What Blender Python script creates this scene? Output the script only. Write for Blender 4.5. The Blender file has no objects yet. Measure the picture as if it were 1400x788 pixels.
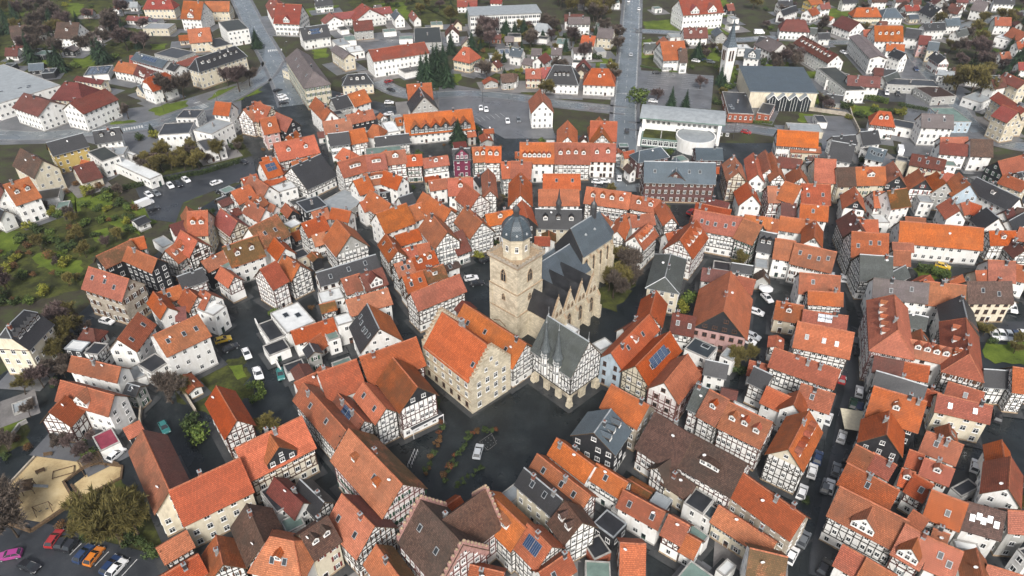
import bpy, math, random
from math import sin, cos, tan, radians, pi, atan2, hypot, sqrt
R0 = random.Random(7)
scn = bpy.context.scene
COL = scn.collection
# ------------------------------------------------------------------ camera, sky, sun, exposure
CAM_H, CAM_TILT, CAM_F = 120.0, radians(36.0), 980.0      # metres, below horizontal, focal length in photo pixels
cam = bpy.data.cameras.new('camera'); cam.sensor_width = 36.0; cam.lens = CAM_F/1400.0*36.0
cam.clip_start = 1.0; cam.clip_end = 20000.0
camo = bpy.data.objects.new('camera', cam); COL.objects.link(camo)
camo.location = (0, 0, CAM_H); camo.rotation_euler = (pi/2-CAM_TILT, 0, 0)
scn.camera = camo
SUN_EL, SUN_AZ = radians(42), radians(182)                # azimuth from +Y clockwise: light comes from behind the camera's left
w = bpy.data.worlds.new('World'); scn.world = w; w.use_nodes = True
wn = w.node_tree; wn.nodes.clear()
sky = wn.nodes.new('ShaderNodeTexSky'); sky.sky_type = 'NISHITA'; sky.sun_disc = False
sky.sun_elevation = SUN_EL; sky.sun_rotation = SUN_AZ; sky.air_density = 1.0; sky.dust_density = 4.0; sky.ozone_density = 1.0
hs = wn.nodes.new('ShaderNodeHueSaturation'); hs.inputs['Saturation'].default_value = 0.5
bg = wn.nodes.new('ShaderNodeBackground'); bg.inputs['Strength'].default_value = 0.075
wo = wn.nodes.new('ShaderNodeOutputWorld')
wn.links.new(sky.outputs[0], hs.inputs['Color']); wn.links.new(hs.outputs[0], bg.inputs['Color']); wn.links.new(bg.outputs[0], wo.inputs[0])
sun = bpy.data.lights.new('sun', 'SUN'); sun.energy = 1.5; sun.angle = radians(14); sun.color = (1.0, 0.975, 0.94)
suno = bpy.data.objects.new('sun', sun); COL.objects.link(suno)
suno.rotation_euler = (pi/2-SUN_EL, 0, -SUN_AZ+pi)
vs = scn.view_settings; vs.view_transform = 'Standard'; vs.look = 'None'; vs.exposure = 1.24; vs.gamma = 1.0; vs.use_curve_mapping = False
scn.cycles.max_bounces = 5; scn.cycles.diffuse_bounces = 2; scn.cycles.glossy_bounces = 2
scn.cycles.use_denoising = True

# ------------------------------------------------------------------ survey: a photo point at a known height -> a place on the map
def P(px, py, h=0.0):
    u = (px-700.0)/CAM_F; v = (py-394.0)/CAM_F
    s, c = sin(CAM_TILT), cos(CAM_TILT)
    t = (CAM_H-h)/(s+v*c)
    return (u*t, (c-v*s)*t)

# ------------------------------------------------------------------ materials
MAT = {}
def _ramp(nt, fac, stops):
    r = nt.nodes.new('ShaderNodeValToRGB'); e = r.color_ramp.elements
    e[0].position = stops[0][0]; e[0].color = (*stops[0][1], 1)
    e[1].position = stops[-1][0]; e[1].color = (*stops[-1][1], 1)
    for p, c in stops[1:-1]:
        n = e.new(p); n.color = (*c, 1)
    nt.links.new(fac, r.inputs[0]); return r.outputs[0]
def _noise(nt, vec, scale, detail=4, rough=.6):
    n = nt.nodes.new('ShaderNodeTexNoise'); n.inputs['Scale'].default_value = scale
    n.inputs['Detail'].default_value = detail; n.inputs['Roughness'].default_value = rough
    nt.links.new(vec, n.inputs['Vector']); return n.outputs['Fac']
def _mix(nt, a, b, fac, mode='MIX'):
    m = nt.nodes.new('ShaderNodeMix'); m.data_type = 'RGBA'; m.blend_type = mode
    for sock, val in ((m.inputs[0], fac), (m.inputs[6], a), (m.inputs[7], b)):
        if isinstance(val, (int, float)): sock.default_value = val
        elif isinstance(val, tuple): sock.default_value = (*val, 1)
        else: nt.links.new(val, sock)
    return m.outputs[2]
def _math(nt, op, a, b=None):
    m = nt.nodes.new('ShaderNodeMath'); m.operation = op
    for i, val in enumerate((a, b)):
        if val is None: continue
        if isinstance(val, (int, float)): m.inputs[i].default_value = val
        else: nt.links.new(val, m.inputs[i])
    return m.outputs[0]
def _new(name, rough=.8, spec=.3, metal=0):
    m = bpy.data.materials.new(name); m.use_nodes = True
    b = m.node_tree.nodes['Principled BSDF']
    b.inputs['Roughness'].default_value = rough; b.inputs['Specular IOR Level'].default_value = spec; b.inputs['Metallic'].default_value = metal
    MAT[name] = m
    return m, m.node_tree, b
def _bump(nt, b, h, strength, dist):
    n = nt.nodes.new('ShaderNodeBump'); n.inputs['Strength'].default_value = strength; n.inputs['Distance'].default_value = dist
    nt.links.new(h, n.inputs['Height']); nt.links.new(n.outputs[0], b.inputs['Normal'])
def plain(name, col, rough=.7, spec=.3, var=.12, scale=1.5, metal=0):
    m, nt, b = _new(name, rough, spec, metal)
    tc = nt.nodes.new('ShaderNodeTexCoord')
    oi = nt.nodes.new('ShaderNodeObjectInfo')
    f = _noise(nt, tc.outputs['Object'], scale, 5)
    dark = tuple(c*(1-2*var) for c in col); lite = tuple(min(1, c*(1+var)) for c in col)
    c = _ramp(nt, f, [(.3, dark), (.7, lite)])
    v = _math(nt, 'MULTIPLY_ADD', oi.outputs['Random'], .16); v.node.inputs[2].default_value = .92
    c2 = _mix(nt, c, v, 1.0, 'MULTIPLY')
    nt.links.new(c2, b.inputs['Base Color'])
    return m
def plaster(name, col, dirt=.35):
    m, nt, b = _new(name, .9, .2)
    tc = nt.nodes.new('ShaderNodeTexCoord'); oi = nt.nodes.new('ShaderNodeObjectInfo')
    mp = nt.nodes.new('ShaderNodeMapping'); mp.inputs['Scale'].default_value = (1, 1, .35)
    nt.links.new(tc.outputs['Object'], mp.inputs[0])
    f = _noise(nt, mp.outputs[0], 1.1, 6, .65)
    f2 = _noise(nt, tc.outputs['Object'], .25, 3)
    dk = tuple(c*(1-dirt)*k for c, k in zip(col, (1, .97, .92)))
    c = _ramp(nt, f, [(.28, dk), (.52, col), (.8, tuple(min(.85, x*1.06) for x in col))])
    c = _mix(nt, c, dk, _math(nt, 'MULTIPLY', f2, .35))
    v = _math(nt, 'MULTIPLY_ADD', oi.outputs['Random'], .22); v.node.inputs[2].default_value = .84
    c = _mix(nt, c, v, 1.0, 'MULTIPLY')
    nt.links.new(c, b.inputs['Base Color'])
    _bump(nt, b, f, .25, .05)
    return m
def rooftile(name, col, stain, row=.34, tw=.26, vary=.22, spec=.2, rough=.62, moss=.35):
    m, nt, b = _new(name, rough, spec)
    uv = nt.nodes.new('ShaderNodeUVMap'); oi = nt.nodes.new('ShaderNodeObjectInfo'); tc = nt.nodes.new('ShaderNodeTexCoord')
    br = nt.nodes.new('ShaderNodeTexBrick'); br.offset = .5
    br.inputs['Scale'].default_value = 1; br.inputs['Brick Width'].default_value = tw; br.inputs['Row Height'].default_value = row
    br.inputs['Mortar Size'].default_value = .045; br.inputs['Mortar Smooth'].default_value = .6; br.inputs['Bias'].default_value = 0
    c1 = tuple(min(.9, c*(1+vary)) for c in col); c2 = tuple(c*(1-vary) for c in col)
    br.inputs['Color1'].default_value = (*c1, 1); br.inputs['Color2'].default_value = (*c2, 1)
    br.inputs['Mortar'].default_value = (*[c*.34 for c in col], 1)
    nt.links.new(uv.outputs[0], br.inputs['Vector'])
    loc = nt.nodes.new('ShaderNodeVectorMath'); loc.operation = 'ADD'
    nt.links.new(tc.outputs['Object'], loc.inputs[0]); nt.links.new(oi.outputs['Location'], loc.inputs[1])
    n1 = _noise(nt, loc.outputs[0], .22, 6, .62)                # big weathered areas
    n2 = _noise(nt, loc.outputs[0], 1.6, 5, .7)                 # lichen patches
    mp = nt.nodes.new('ShaderNodeMapping'); mp.inputs['Scale'].default_value = (2.2, .16, 1)
    nt.links.new(uv.outputs[0], mp.inputs[0])
    n3 = _noise(nt, mp.outputs[0], 1.0, 4, .6)                  # streaks down the slope
    a = _math(nt, 'MULTIPLY', _math(nt, 'MAXIMUM', _math(nt, 'SUBTRACT', n1, .42), 0), 3.0*moss/.35)
    a = _math(nt, 'MINIMUM', _math(nt, 'MULTIPLY', a, _math(nt, 'ADD', oi.outputs['Random'], .25)), .75)
    c = _mix(nt, br.outputs[0], stain, a)
    bl = _math(nt, 'MINIMUM', _math(nt, 'MULTIPLY', _math(nt, 'MAXIMUM', _math(nt, 'SUBTRACT', n2, .62), 0), 2.2), .4)
    c = _mix(nt, c, tuple(x*.55 for x in stain), bl)
    st = _math(nt, 'MULTIPLY_ADD', n3, .44); st.node.inputs[2].default_value = .78
    c = _mix(nt, c, st, 1.0, 'MULTIPLY')
    b2 = nt.nodes.new('ShaderNodeTexBrick'); b2.offset = .37; b2.inputs['Scale'].default_value = 1; b2.inputs['Brick Width'].default_value = 2.7; b2.inputs['Row Height'].default_value = 1.7; b2.inputs['Mortar Size'].default_value = 0
    b2.inputs['Color1'].default_value = (.84, .84, .84, 1); b2.inputs['Color2'].default_value = (1.08, 1.08, 1.08, 1)     # re-laid patches of newer and older tiles
    nt.links.new(uv.outputs[0], b2.inputs['Vector']); c = _mix(nt, c, b2.outputs[0], .8, 'MULTIPLY')
    hv = nt.nodes.new('ShaderNodeHueSaturation')
    hh = _math(nt, 'MULTIPLY_ADD', oi.outputs['Random'], .016); hh.node.inputs[2].default_value = .495
    vv = _math(nt, 'MULTIPLY_ADD', _math(nt, 'FRACT', _math(nt, 'MULTIPLY', oi.outputs['Random'], 17.31)), .42); vv.node.inputs[2].default_value = .78
    ss = _math(nt, 'MULTIPLY_ADD', _math(nt, 'FRACT', _math(nt, 'MULTIPLY', oi.outputs['Random'], 7.77)), .22); ss.node.inputs[2].default_value = .85
    nt.links.new(hh, hv.inputs['Hue']); nt.links.new(vv, hv.inputs['Value']); nt.links.new(ss, hv.inputs['Saturation'])
    nt.links.new(c, hv.inputs['Color']); nt.links.new(hv.outputs[0], b.inputs['Base Color'])
    sep = nt.nodes.new('ShaderNodeSeparateXYZ'); nt.links.new(uv.outputs[0], sep.inputs[0])
    saw = _math(nt, 'FRACT', _math(nt, 'DIVIDE', sep.outputs[1], row))
    h = _math(nt, 'ADD', _math(nt, 'MULTIPLY', saw, -.6), br.outputs['Fac'])
    _bump(nt, b, h, .5, .05)
    return m
ROOF = {
 'o': rooftile('clay_tile_bright', (.47, .115, .036), (.22, .07, .03)),
 'O': rooftile('clay_tile_deep', (.34, .078, .030), (.14, .05, .026), vary=.2, moss=.5),
 's': rooftile('clay_tile_salmon', (.41, .10, .038), (.19, .062, .032), vary=.18),
 'p': rooftile('tile_rose', (.30, .062, .048), (.17, .06, .05)),
 'r': rooftile('tile_dark_red', (.17, .045, .035), (.09, .04, .032)),
 'b': rooftile('tile_brown', (.115, .062, .046), (.055, .042, .034), vary=.4),
 'q': rooftile('tile_mauve_grey', (.20, .165, .165), (.13, .11, .10), vary=.15),
 'm': rooftile('clay_tile_mossy', (.29, .08, .02), (.07, .048, .016), vary=.35, moss=.9),
 'k': rooftile('slate_black', (.032, .032, .036), (.022, .022, .022), row=.25, vary=.3, rough=.42, spec=.5),
 'y': rooftile('slate_blue', (.085, .115, .14), (.06, .08, .09), row=.25, vary=.15, rough=.4, spec=.5),
 'G': rooftile('slate_green_grey', (.095, .105, .10), (.06, .065, .055), row=.3, vary=.2, rough=.5),
 'g': plain('roof_sheet_grey', (.27, .29, .30), .45, .4, .12, .5),
 'W': plain('roof_sheet_white', (.6, .61, .6), .5, .4, .1, .4),
 'N': plain('roof_copper_green', (.14, .2, .175), .5, .4, .15, .5),
 'M': plain('roof_sheet_maroon', (.22, .035, .06), .45, .4, .2, .6),
 'B': plain('roof_felt_black', (.026, .027, .03), .35, .5, .3, .4),
}
ROOFWORD = {'o': 'bright orange', 'O': 'deep orange', 's': 'salmon red', 'p': 'rose red', 'r': 'dark red', 'b': 'brown', 'q': 'mauve grey', 'm': 'moss stained orange',
            'k': 'black slate', 'y': 'blue grey slate', 'G': 'green grey slate', 'g': 'pale grey', 'W': 'white', 'N': 'green', 'M': 'maroon', 'B': 'black felt'}
WALL = {
 'w': plaster('plaster_white', (.79, .785, .76), .2), 'c': plaster('plaster_cream', (.66, .60, .47)), 'g': plaster('plaster_grey', (.38, .38, .36)),
 'Y': plaster('plaster_yellow', (.58, .43, .15)), 'l': plaster('plaster_pale_blue', (.44, .53, .60)), 'P': plaster('plaster_pink', (.50, .32, .30)),
 'V': plaster('plaster_maroon', (.19, .035, .075)), 'T': plaster('panel_white', (.80, .795, .77), .15), 'N': plaster('panel_cream', (.68, .63, .52)),
 'R': plaster('panel_rose_white', (.70, .65, .63)), 'k': plain('slate_cladding', (.028, .029, .032), .5, .4, .2, 2), 'I': plain('brick_wall', (.13, .07, .065), .85, .2, .25, 3),
 'H': plain('brick_orange', (.30, .09, .05), .85, .2, .25, 3),
}
WALLWORD = {'w': 'white plastered', 'c': 'cream plastered', 'g': 'grey plastered', 'Y': 'yellow', 'l': 'pale blue', 'P': 'pink', 'V': 'maroon',
            'T': 'black and white timber framed', 'N': 'cream and brown timber framed', 'R': 'rose timbered white', 'k': 'dark slate clad', 'I': 'brown brick', 'H': 'orange brick'}
TIMB = {'T': plain('timber_black', (.020, .017, .015), .7, .3, .3, 2), 'N': plain('timber_brown', (.075, .035, .022), .7, .3, .3, 2), 'R': plain('timber_rose', (.15, .05, .045), .7, .3, .25, 2)}
plain('window_frame_white', (.72, .72, .70), .5, .4, .05); plain('window_frame_brown', (.10, .05, .03), .5, .4, .1)
m, nt, b = _new('window_glass', .12, .6); b.inputs['Base Color'].default_value = (.022, .026, .03, 1)
m, nt, b = _new('solar_glass', .15, .6); b.inputs['Base Color'].default_value = (.02, .045, .10, 1)
plain('door_wood', (.11, .05, .03), .6, .3, .3, 3); plain('door_green', (.03, .07, .05), .6, .3, .3, 3)
plain('chimney_brick', (.20, .075, .05), .85, .2, .3, 4); plain('chimney_grey', (.22, .21, .2), .85, .2, .2, 4); plain('metal_dark', (.05, .052, .055), .4, .5, .15)
plain('zinc', (.30, .32, .33), .4, .5, .15); plain('dish_white', (.7, .7, .7), .4, .4, .05); plain('ridge_tile', (.36, .12, .06), .7, .3, .3, 3)
plain('concrete', (.33, .32, .30), .85, .2, .2, .8); plain('wood_weathered', (.13, .085, .05), .8, .2, .3, 2)
def stone(name, col):
    m, nt, b = _new(name, .9, .2)
    tc = nt.nodes.new('ShaderNodeTexCoord')
    sep = nt.nodes.new('ShaderNodeSeparateXYZ'); nt.links.new(tc.outputs['Object'], sep.inputs[0])
    comb = nt.nodes.new('ShaderNodeCombineXYZ')
    nt.links.new(_math(nt, 'ADD', sep.outputs[0], sep.outputs[1]), comb.inputs[0]); nt.links.new(sep.outputs[2], comb.inputs[1])
    br = nt.nodes.new('ShaderNodeTexBrick'); br.inputs['Scale'].default_value = 1; br.inputs['Brick Width'].default_value = .8; br.inputs['Row Height'].default_value = .42
    br.inputs['Mortar Size'].default_value = .02
    br.inputs['Color1'].default_value = (*[c*1.12 for c in col], 1); br.inputs['Color2'].default_value = (*[c*.8 for c in col], 1); br.inputs['Mortar'].default_value = (*[c*.6 for c in col], 1)
    nt.links.new(comb.outputs[0], br.inputs['Vector'])
    n = _noise(nt, tc.outputs['Object'], .35, 7, .68)
    c = _mix(nt, br.outputs[0], tuple(c*k for c, k in zip(col, (.42, .40, .38))), _math(nt, 'MINIMUM', _math(nt, 'MULTIPLY', _math(nt, 'MAXIMUM', _math(nt, 'SUBTRACT', n, .46), 0), 3.2), .75))
    nt.links.new(c, b.inputs['Base Color']); _bump(nt, b, br.outputs['Fac'], -.4, .04)
    return m
WALL['S'] = stone('sandstone', (.60, .53, .40)); WALL['Q'] = stone('rubble_stone', (.42, .37, .30)); WALLWORD['S'] = 'sandstone'; WALLWORD['Q'] = 'rubble stone'
plain('slate_plain', (.10, .115, .12), .45, .5, .25, 3)
plain('stone_trim', (.36, .27, .18), .9, .2, .2, 2)
def ground_mat(name, stops, scale, rough, spec, bscale=3, bstr=.3, rvar=None):
    m, nt, b = _new(name, rough, spec)
    g = nt.nodes.new('ShaderNodeNewGeometry')
    n1 = _noise(nt, g.outputs['Position'], scale, 8, .62); n2 = _noise(nt, g.outputs['Position'], bscale, 6, .6)
    f = _math(nt, 'ADD', _math(nt, 'MULTIPLY', n1, .72), _math(nt, 'MULTIPLY', n2, .28))
    nt.links.new(_ramp(nt, f, stops), b.inputs['Base Color'])
    if rvar:
        n3 = _noise(nt, g.outputs['Position'], rvar[0], 4)
        r = nt.nodes.new('ShaderNodeMapRange'); r.inputs[1].default_value = .35; r.inputs[2].default_value = .65; r.inputs[3].default_value = rvar[1]; r.inputs[4].default_value = rvar[2]
        nt.links.new(n3, r.inputs[0]); nt.links.new(r.outputs[0], b.inputs['Roughness'])
    _bump(nt, b, n2, bstr, .06)
    return m
ground_mat('earth_and_grass', [(.30, (.018, .016, .013)), (.42, (.04, .035, .027)), (.5, (.05, .047, .03)), (.57, (.05, .062, .024)), (.64, (.072, .06, .046)), (.78, (.11, .10, .085))], .13, .95, .1, 1.2)
ground_mat('lawn', [(.3, (.03, .042, .010)), (.46, (.075, .105, .017)), (.6, (.12, .16, .024)), (.75, (.13, .13, .035))], .16, .95, .1, 2)
ground_mat('garden_soil', [(.32, (.02, .019, .011)), (.46, (.036, .04, .015)), (.57, (.07, .078, .02)), (.68, (.08, .075, .03)), (.8, (.08, .06, .04))], .2, .95, .1, 1.5)
ground_mat('sand', [(.3, (.26, .18, .09)), (.5, (.46, .35, .19)), (.7, (.55, .44, .26))], .25, .95, .1, 3)
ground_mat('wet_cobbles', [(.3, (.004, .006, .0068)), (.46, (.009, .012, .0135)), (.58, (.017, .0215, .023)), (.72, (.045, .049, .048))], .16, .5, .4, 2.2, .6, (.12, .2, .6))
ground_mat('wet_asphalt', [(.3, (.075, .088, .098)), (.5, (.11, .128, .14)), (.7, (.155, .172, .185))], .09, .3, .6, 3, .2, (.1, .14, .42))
ground_mat('dry_paving', [(.3, (.10, .095, .09)), (.5, (.17, .16, .155)), (.7, (.24, .23, .22))], .15, .7, .3, 2, .3)
ground_mat('car_park_asphalt', [(.3, (.07, .072, .078)), (.5, (.105, .108, .115)), (.7, (.15, .15, .155))], .12, .4, .45, 2, .2, (.1, .25, .6))
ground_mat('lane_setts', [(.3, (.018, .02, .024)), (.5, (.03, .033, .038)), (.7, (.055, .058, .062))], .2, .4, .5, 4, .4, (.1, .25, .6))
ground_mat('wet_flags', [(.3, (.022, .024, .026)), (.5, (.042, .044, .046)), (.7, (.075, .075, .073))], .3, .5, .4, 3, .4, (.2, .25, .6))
plain('road_paint', (.6, .6, .58), .6, .3, .25, .8)
def leafy(name, a, bcol, rough=.8):
    m, nt, b = _new(name, rough, .2)
    g = nt.nodes.new('ShaderNodeNewGeometry'); oi = nt.nodes.new('ShaderNodeObjectInfo')
    c = _ramp(nt, g.outputs['Random Per Island'], [(.1, a), (.9, bcol)])
    v = _math(nt, 'MULTIPLY_ADD', oi.outputs['Random'], .5); v.node.inputs[2].default_value = .75
    nt.links.new(_mix(nt, c, v, 1.0, 'MULTIPLY'), b.inputs['Base Color'])
    return m
leafy('twigs_brown', (.06, .048, .038), (.16, .125, .10)); leafy('twigs_purple', (.07, .048, .044), (.16, .115, .105)); leafy('twigs_olive', (.085, .074, .022), (.19, .155, .05))
leafy('needles', (.010, .022, .012), (.03, .055, .026)); leafy('leaves_green', (.035, .06, .014), (.12, .16, .035)); leafy('leaves_dark', (.02, .036, .012), (.065, .09, .028))
leafy('leaves_yellow', (.11, .12, .015), (.22, .21, .035)); leafy('leaves_autumn', (.06, .04, .018), (.17, .085, .035)); leafy('flowers_red', (.05, .03, .015), (.22, .07, .03))
plain('bark', (.06, .045, .032), .9, .2, .3, 3)

# ------------------------------------------------------------------ mesh helpers
class MB:
    def __init__(s): s.v = []; s.f = []; s.m = []; s.uv = {}
    def poly(s, pts, mi=0, uv=None):
        n = len(s.v); s.v.extend(pts); s.f.append(tuple(range(n, n+len(pts)))); s.m.append(mi)
        if uv: s.uv[len(s.f)-1] = uv
    def box(s, x0, x1, y0, y1, z0, z1, mi=0, bottom=False, top=True):
        a = [(x0,y0,z0),(x1,y0,z0),(x1,y1,z0),(x0,y1,z0),(x0,y0,z1),(x1,y0,z1),(x1,y1,z1),(x0,y1,z1)]
        fs = [(0,1,5,4),(1,2,6,5),(2,3,7,6),(3,0,4,7)]
        if top: fs.append((4,5,6,7))
        if bottom: fs.append((3,2,1,0))
        n = len(s.v); s.v.extend(a)
        for q in fs: s.f.append(tuple(n+i for i in q)); s.m.append(mi)
    def prism(s, pts, z0, z1, mi=0, top=None, bottom=False):
        n = len(pts)
        ar = sum(pts[i][0]*pts[(i+1)%n][1]-pts[(i+1)%n][0]*pts[i][1] for i in range(n))
        if ar < 0: pts = pts[::-1]
        for i in range(n):
            a, b = pts[i], pts[(i+1) % n]
            s.poly([(a[0],a[1],z0),(b[0],b[1],z0),(b[0],b[1],z1),(a[0],a[1],z1)], mi)
        s.poly([(a[0],a[1],z1) for a in pts], mi if top is None else top)
        if bottom: s.poly([(a[0],a[1],z0) for a in pts[::-1]], mi)
    def lathe(s, prof, seg, mi=0, cx=0, cy=0, ph=0):
        for (r0, z0), (r1, z1) in zip(prof, prof[1:]):
            for i in range(seg):
                a, b = ph+2*pi*i/seg, ph+2*pi*(i+1)/seg
                q = [(cx+r0*cos(a),cy+r0*sin(a),z0),(cx+r0*cos(b),cy+r0*sin(b),z0),(cx+r1*cos(b),cy+r1*sin(b),z1),(cx+r1*cos(a),cy+r1*sin(a),z1)]
                if r1 < 1e-4: q = q[:3]
                elif r0 < 1e-4: q = q[1:]
                s.poly(q, mi)
    def tube(s, p, q, r0, r1, seg=4, mi=0):
        dx, dy, dz = q[0]-p[0], q[1]-p[1], q[2]-p[2]
        L = sqrt(dx*dx+dy*dy+dz*dz) or 1e-6
        d = (dx/L, dy/L, dz/L)
        a = (0,0,1) if abs(d[2]) < .9 else (1,0,0)
        u = (d[1]*a[2]-d[2]*a[1], d[2]*a[0]-d[0]*a[2], d[0]*a[1]-d[1]*a[0]); l = sqrt(sum(x*x for x in u)); u = tuple(x/l for x in u)
        w_ = (d[1]*u[2]-d[2]*u[1], d[2]*u[0]-d[0]*u[2], d[0]*u[1]-d[1]*u[0])
        n = len(s.v)
        for c, r in ((p, r0), (q, r1)):
            for i in range(seg):
                t = 2*pi*i/seg
                s.v.append(tuple(c[k]+r*(u[k]*cos(t)+w_[k]*sin(t)) for k in range(3)))
        for i in range(seg):
            j = (i+1) % seg; s.f.append((n+i, n+j, n+seg+j, n+seg+i)); s.m.append(mi)
    def mesh(s, name, mats):
        me = bpy.data.meshes.new(name); me.from_pydata(s.v, [], s.f)
        for x in mats: me.materials.append(MAT[x] if isinstance(x, str) else x)
        if any(s.m): me.polygons.foreach_set('material_index', s.m)
        if s.uv:
            L = me.uv_layers.new(name='UVMap').data
            for pi_, uv in s.uv.items():
                st = me.polygons[pi_].loop_start
                for k, c in enumerate(uv): L[st+k].uv = c
        return me
def link(name, me, parent=None, loc=(0,0,0), rz=0, scale=None):
    o = bpy.data.objects.new(name, me); COL.objects.link(o)
    if parent: o.parent = parent
    o.location = loc
    if rz: o.rotation_euler = (0, 0, rz)
    if scale: o.scale = scale
    return o
def empty(name, loc, rz=0):
    o = link(name, None, None, loc, rz); o.empty_display_size = .5; return o
def tag(o, label, cat, group=None):
    o['label'] = label; o['category'] = cat
    if group: o['group'] = group
    return o
def struct(o): o['kind'] = 'structure'; return o

TIMBER_ALT = [MAT['timber_black'], MAT['timber_black'], plain('timber_umber', (.04, .026, .018), .7, .3, .3, 2), plain('timber_grey', (.05, .045, .04), .8, .2, .3, 2), plain('timber_oxblood', (.07, .022, .016), .7, .3, .3, 2)]
for n_, c_ in (('green', (.03, .075, .045)), ('brown', (.09, .045, .025)), ('red', (.16, .03, .025)), ('grey', (.2, .22, .22))): plain('shutter_'+n_, c_, .6, .3, .2, 2)
# ------------------------------------------------------------------ shared small meshes
def window_mesh(name, fr, bars=1):
    b = MB()                                         # unit window 1 x 1, facing -Y, centred
    t = .09
    for x0, x1, z0, z1 in ((-.5,.5,-.5,-.5+t), (-.5,.5,.5-t,.5), (-.5,-.5+t,-.5+t,.5-t), (.5-t,.5,-.5+t,.5-t)):
        b.box(x0, x1, -.07, .0, z0, z1, 0, True)
    b.box(-.03, .03, -.055, .0, -.5+t, .5-t, 0)
    if bars: b.box(-.5+t, .5-t, -.05, .0, .12, .17, 0, True)
    b.poly([(-.5+t,-.03,-.5+t), (.5-t,-.03,-.5+t), (.5-t,-.03,.5-t), (-.5+t,-.03,.5-t)], 1)
    b.box(-.56, .56, -.14, .0, -.56, -.5, 0, True)
    return b.mesh(name, [fr, 'window_glass'])
def shutter_window(c):
    b = MB(); t = .09
    for x0, x1, z0, z1 in ((-.5,.5,-.5,-.5+t), (-.5,.5,.5-t,.5), (-.5,-.5+t,-.5+t,.5-t), (.5-t,.5,-.5+t,.5-t)): b.box(x0, x1, -.07, .0, z0, z1, 0, True)
    b.box(-.03, .03, -.055, .0, -.5+t, .5-t, 0); b.box(-.5+t, .5-t, -.05, .0, .12, .17, 0, True)
    b.poly([(-.5+t,-.03,-.5+t), (.5-t,-.03,-.5+t), (.5-t,-.03,.5-t), (-.5+t,-.03,.5-t)], 1)
    for e in (-1, 1):
        x0, x1 = sorted((e*.52, e*.95)); b.box(x0, x1, -.1, -.04, -.5, .5, 2, True)
    return b.mesh('window_shuttered', ['window_frame_white', 'window_glass', 'shutter_'+c])
WIN = window_mesh('window', 'window_frame_white'); WINB = window_mesh('window_brown', 'window_frame_brown'); WIN1 = window_mesh('window_plain', 'window_frame_white', 0); WSH = [shutter_window(c) for c in ('green', 'brown', 'red', 'grey')]
def door_mesh(mat):
    b = MB()
    b.box(-.5, -.42, -.09, 0, 0, 1, 1); b.box(.42, .5, -.09, 0, 0, 1, 1); b.box(-.42, .42, -.09, 0, .94, 1, 1, True)
    b.poly([(-.42,-.03,0), (.42,-.03,0), (.42,-.03,.94), (-.42,-.03,.94)], 0)
    b.box(-.3, .3, -.05, 0, .5, .85, 2, True)
    return b.mesh('door', [mat, 'window_frame_white', 'window_glass'])
DOORS = [door_mesh('door_wood'), door_mesh('door_green')]
def chimney_mesh(mat):
    b = MB(); b.box(-.32, .32, -.32, .32, 0, 1.9, 0); b.box(-.4, .4, -.4, .4, 1.9, 2.05, 1, True); b.box(-.13, .13, -.2, .2, 2.05, 2.3, 2)
    b.box(-.38, .38, -.38, .38, .0, .75, 1)
    return b.mesh('chimney', [mat, 'zinc', 'chimney_brick'])
CHIM = [chimney_mesh('chimney_brick'), chimney_mesh('chimney_grey'), chimney_mesh('metal_dark')]
def skylight_mesh():
    b = MB(); b.box(-.45, .45, -.65, .65, -.05, .12, 0); b.poly([(-.36,-.55,.13), (.36,-.55,.13), (.36,.55,.13), (-.36,.55,.13)], 1)
    return b.mesh('skylight', ['zinc', 'window_glass'])
SKYL = skylight_mesh()
def solar_mesh():
    b = MB(); b.box(-.5, .5, -.5, .5, .0, .1, 0); b.poly([(-.48,-.48,.11), (.48,-.48,.11), (.48,.48,.11), (-.48,.48,.11)], 1)
    for k in (-.25, 0, .25): b.box(k-.008, k+.008, -.48, .48, .11, .125, 0)
    return b.mesh('solar_panel', ['zinc', 'solar_glass'])
SOLAR = solar_mesh()
def dish_mesh():
    b = MB(); b.tube((0,0,0), (0,0,.8), .03, .03, 4, 1)
    n = 8
    for i in range(n):
        a, c = 2*pi*i/n, 2*pi*(i+1)/n
        b.poly([(0,-.0,.8), (.38*cos(a),-.14,.8+.38*sin(a)), (.38*cos(c),-.14,.8+.38*sin(c))], 0)
    return b.mesh('satellite_dish', ['dish_white', 'zinc'])
DISH = dish_mesh()

WINGS = []          # every wing's footprint, for neighbours and for planting
class Wing: pass
HIPX = .66           # hips run steeper than the main slopes
def solve(x1, y1, x2, y2, ex, ey, he, pitch):
    tp = tan(radians(pitch))
    def at_h(hr):
        a, b, e = P(x1, y1, hr), P(x2, y2, hr), P(ex, ey, he)
        L = hypot(b[0]-a[0], b[1]-a[1]); d = ((b[0]-a[0])/L, (b[1]-a[1])/L)
        return a, b, L, d, (e[0]-a[0])*-d[1]+(e[1]-a[1])*d[0]
    sg = 1 if at_h(he)[4] > 0 else -1
    lo, hi = he, he+14.0
    for _ in range(40):
        hr = (lo+hi)/2; a, b, L, d, wd = at_h(hr)
        if he+tp*wd*sg > hr: lo = hr
        else: hi = hr
    hw = min(max(wd*sg, 2.3), 11); hr = he+hw*tp; wd = sg
    a, b, L, d, _ = at_h(hr)
    g = Wing(); g.he, g.hr, g.hw, g.tp, g.L = he, hr, hw, tp, L
    ang = atan2(d[1], d[0])
    if wd < 0: ang += pi
    g.ang = ang; g.c = ((a[0]+b[0])/2, (a[1]+b[1])/2)
    return g
def wpt(g, x, y):
    return (g.c[0]+x*cos(g.ang)-y*sin(g.ang), g.c[1]+x*sin(g.ang)+y*cos(g.ang))
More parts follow.
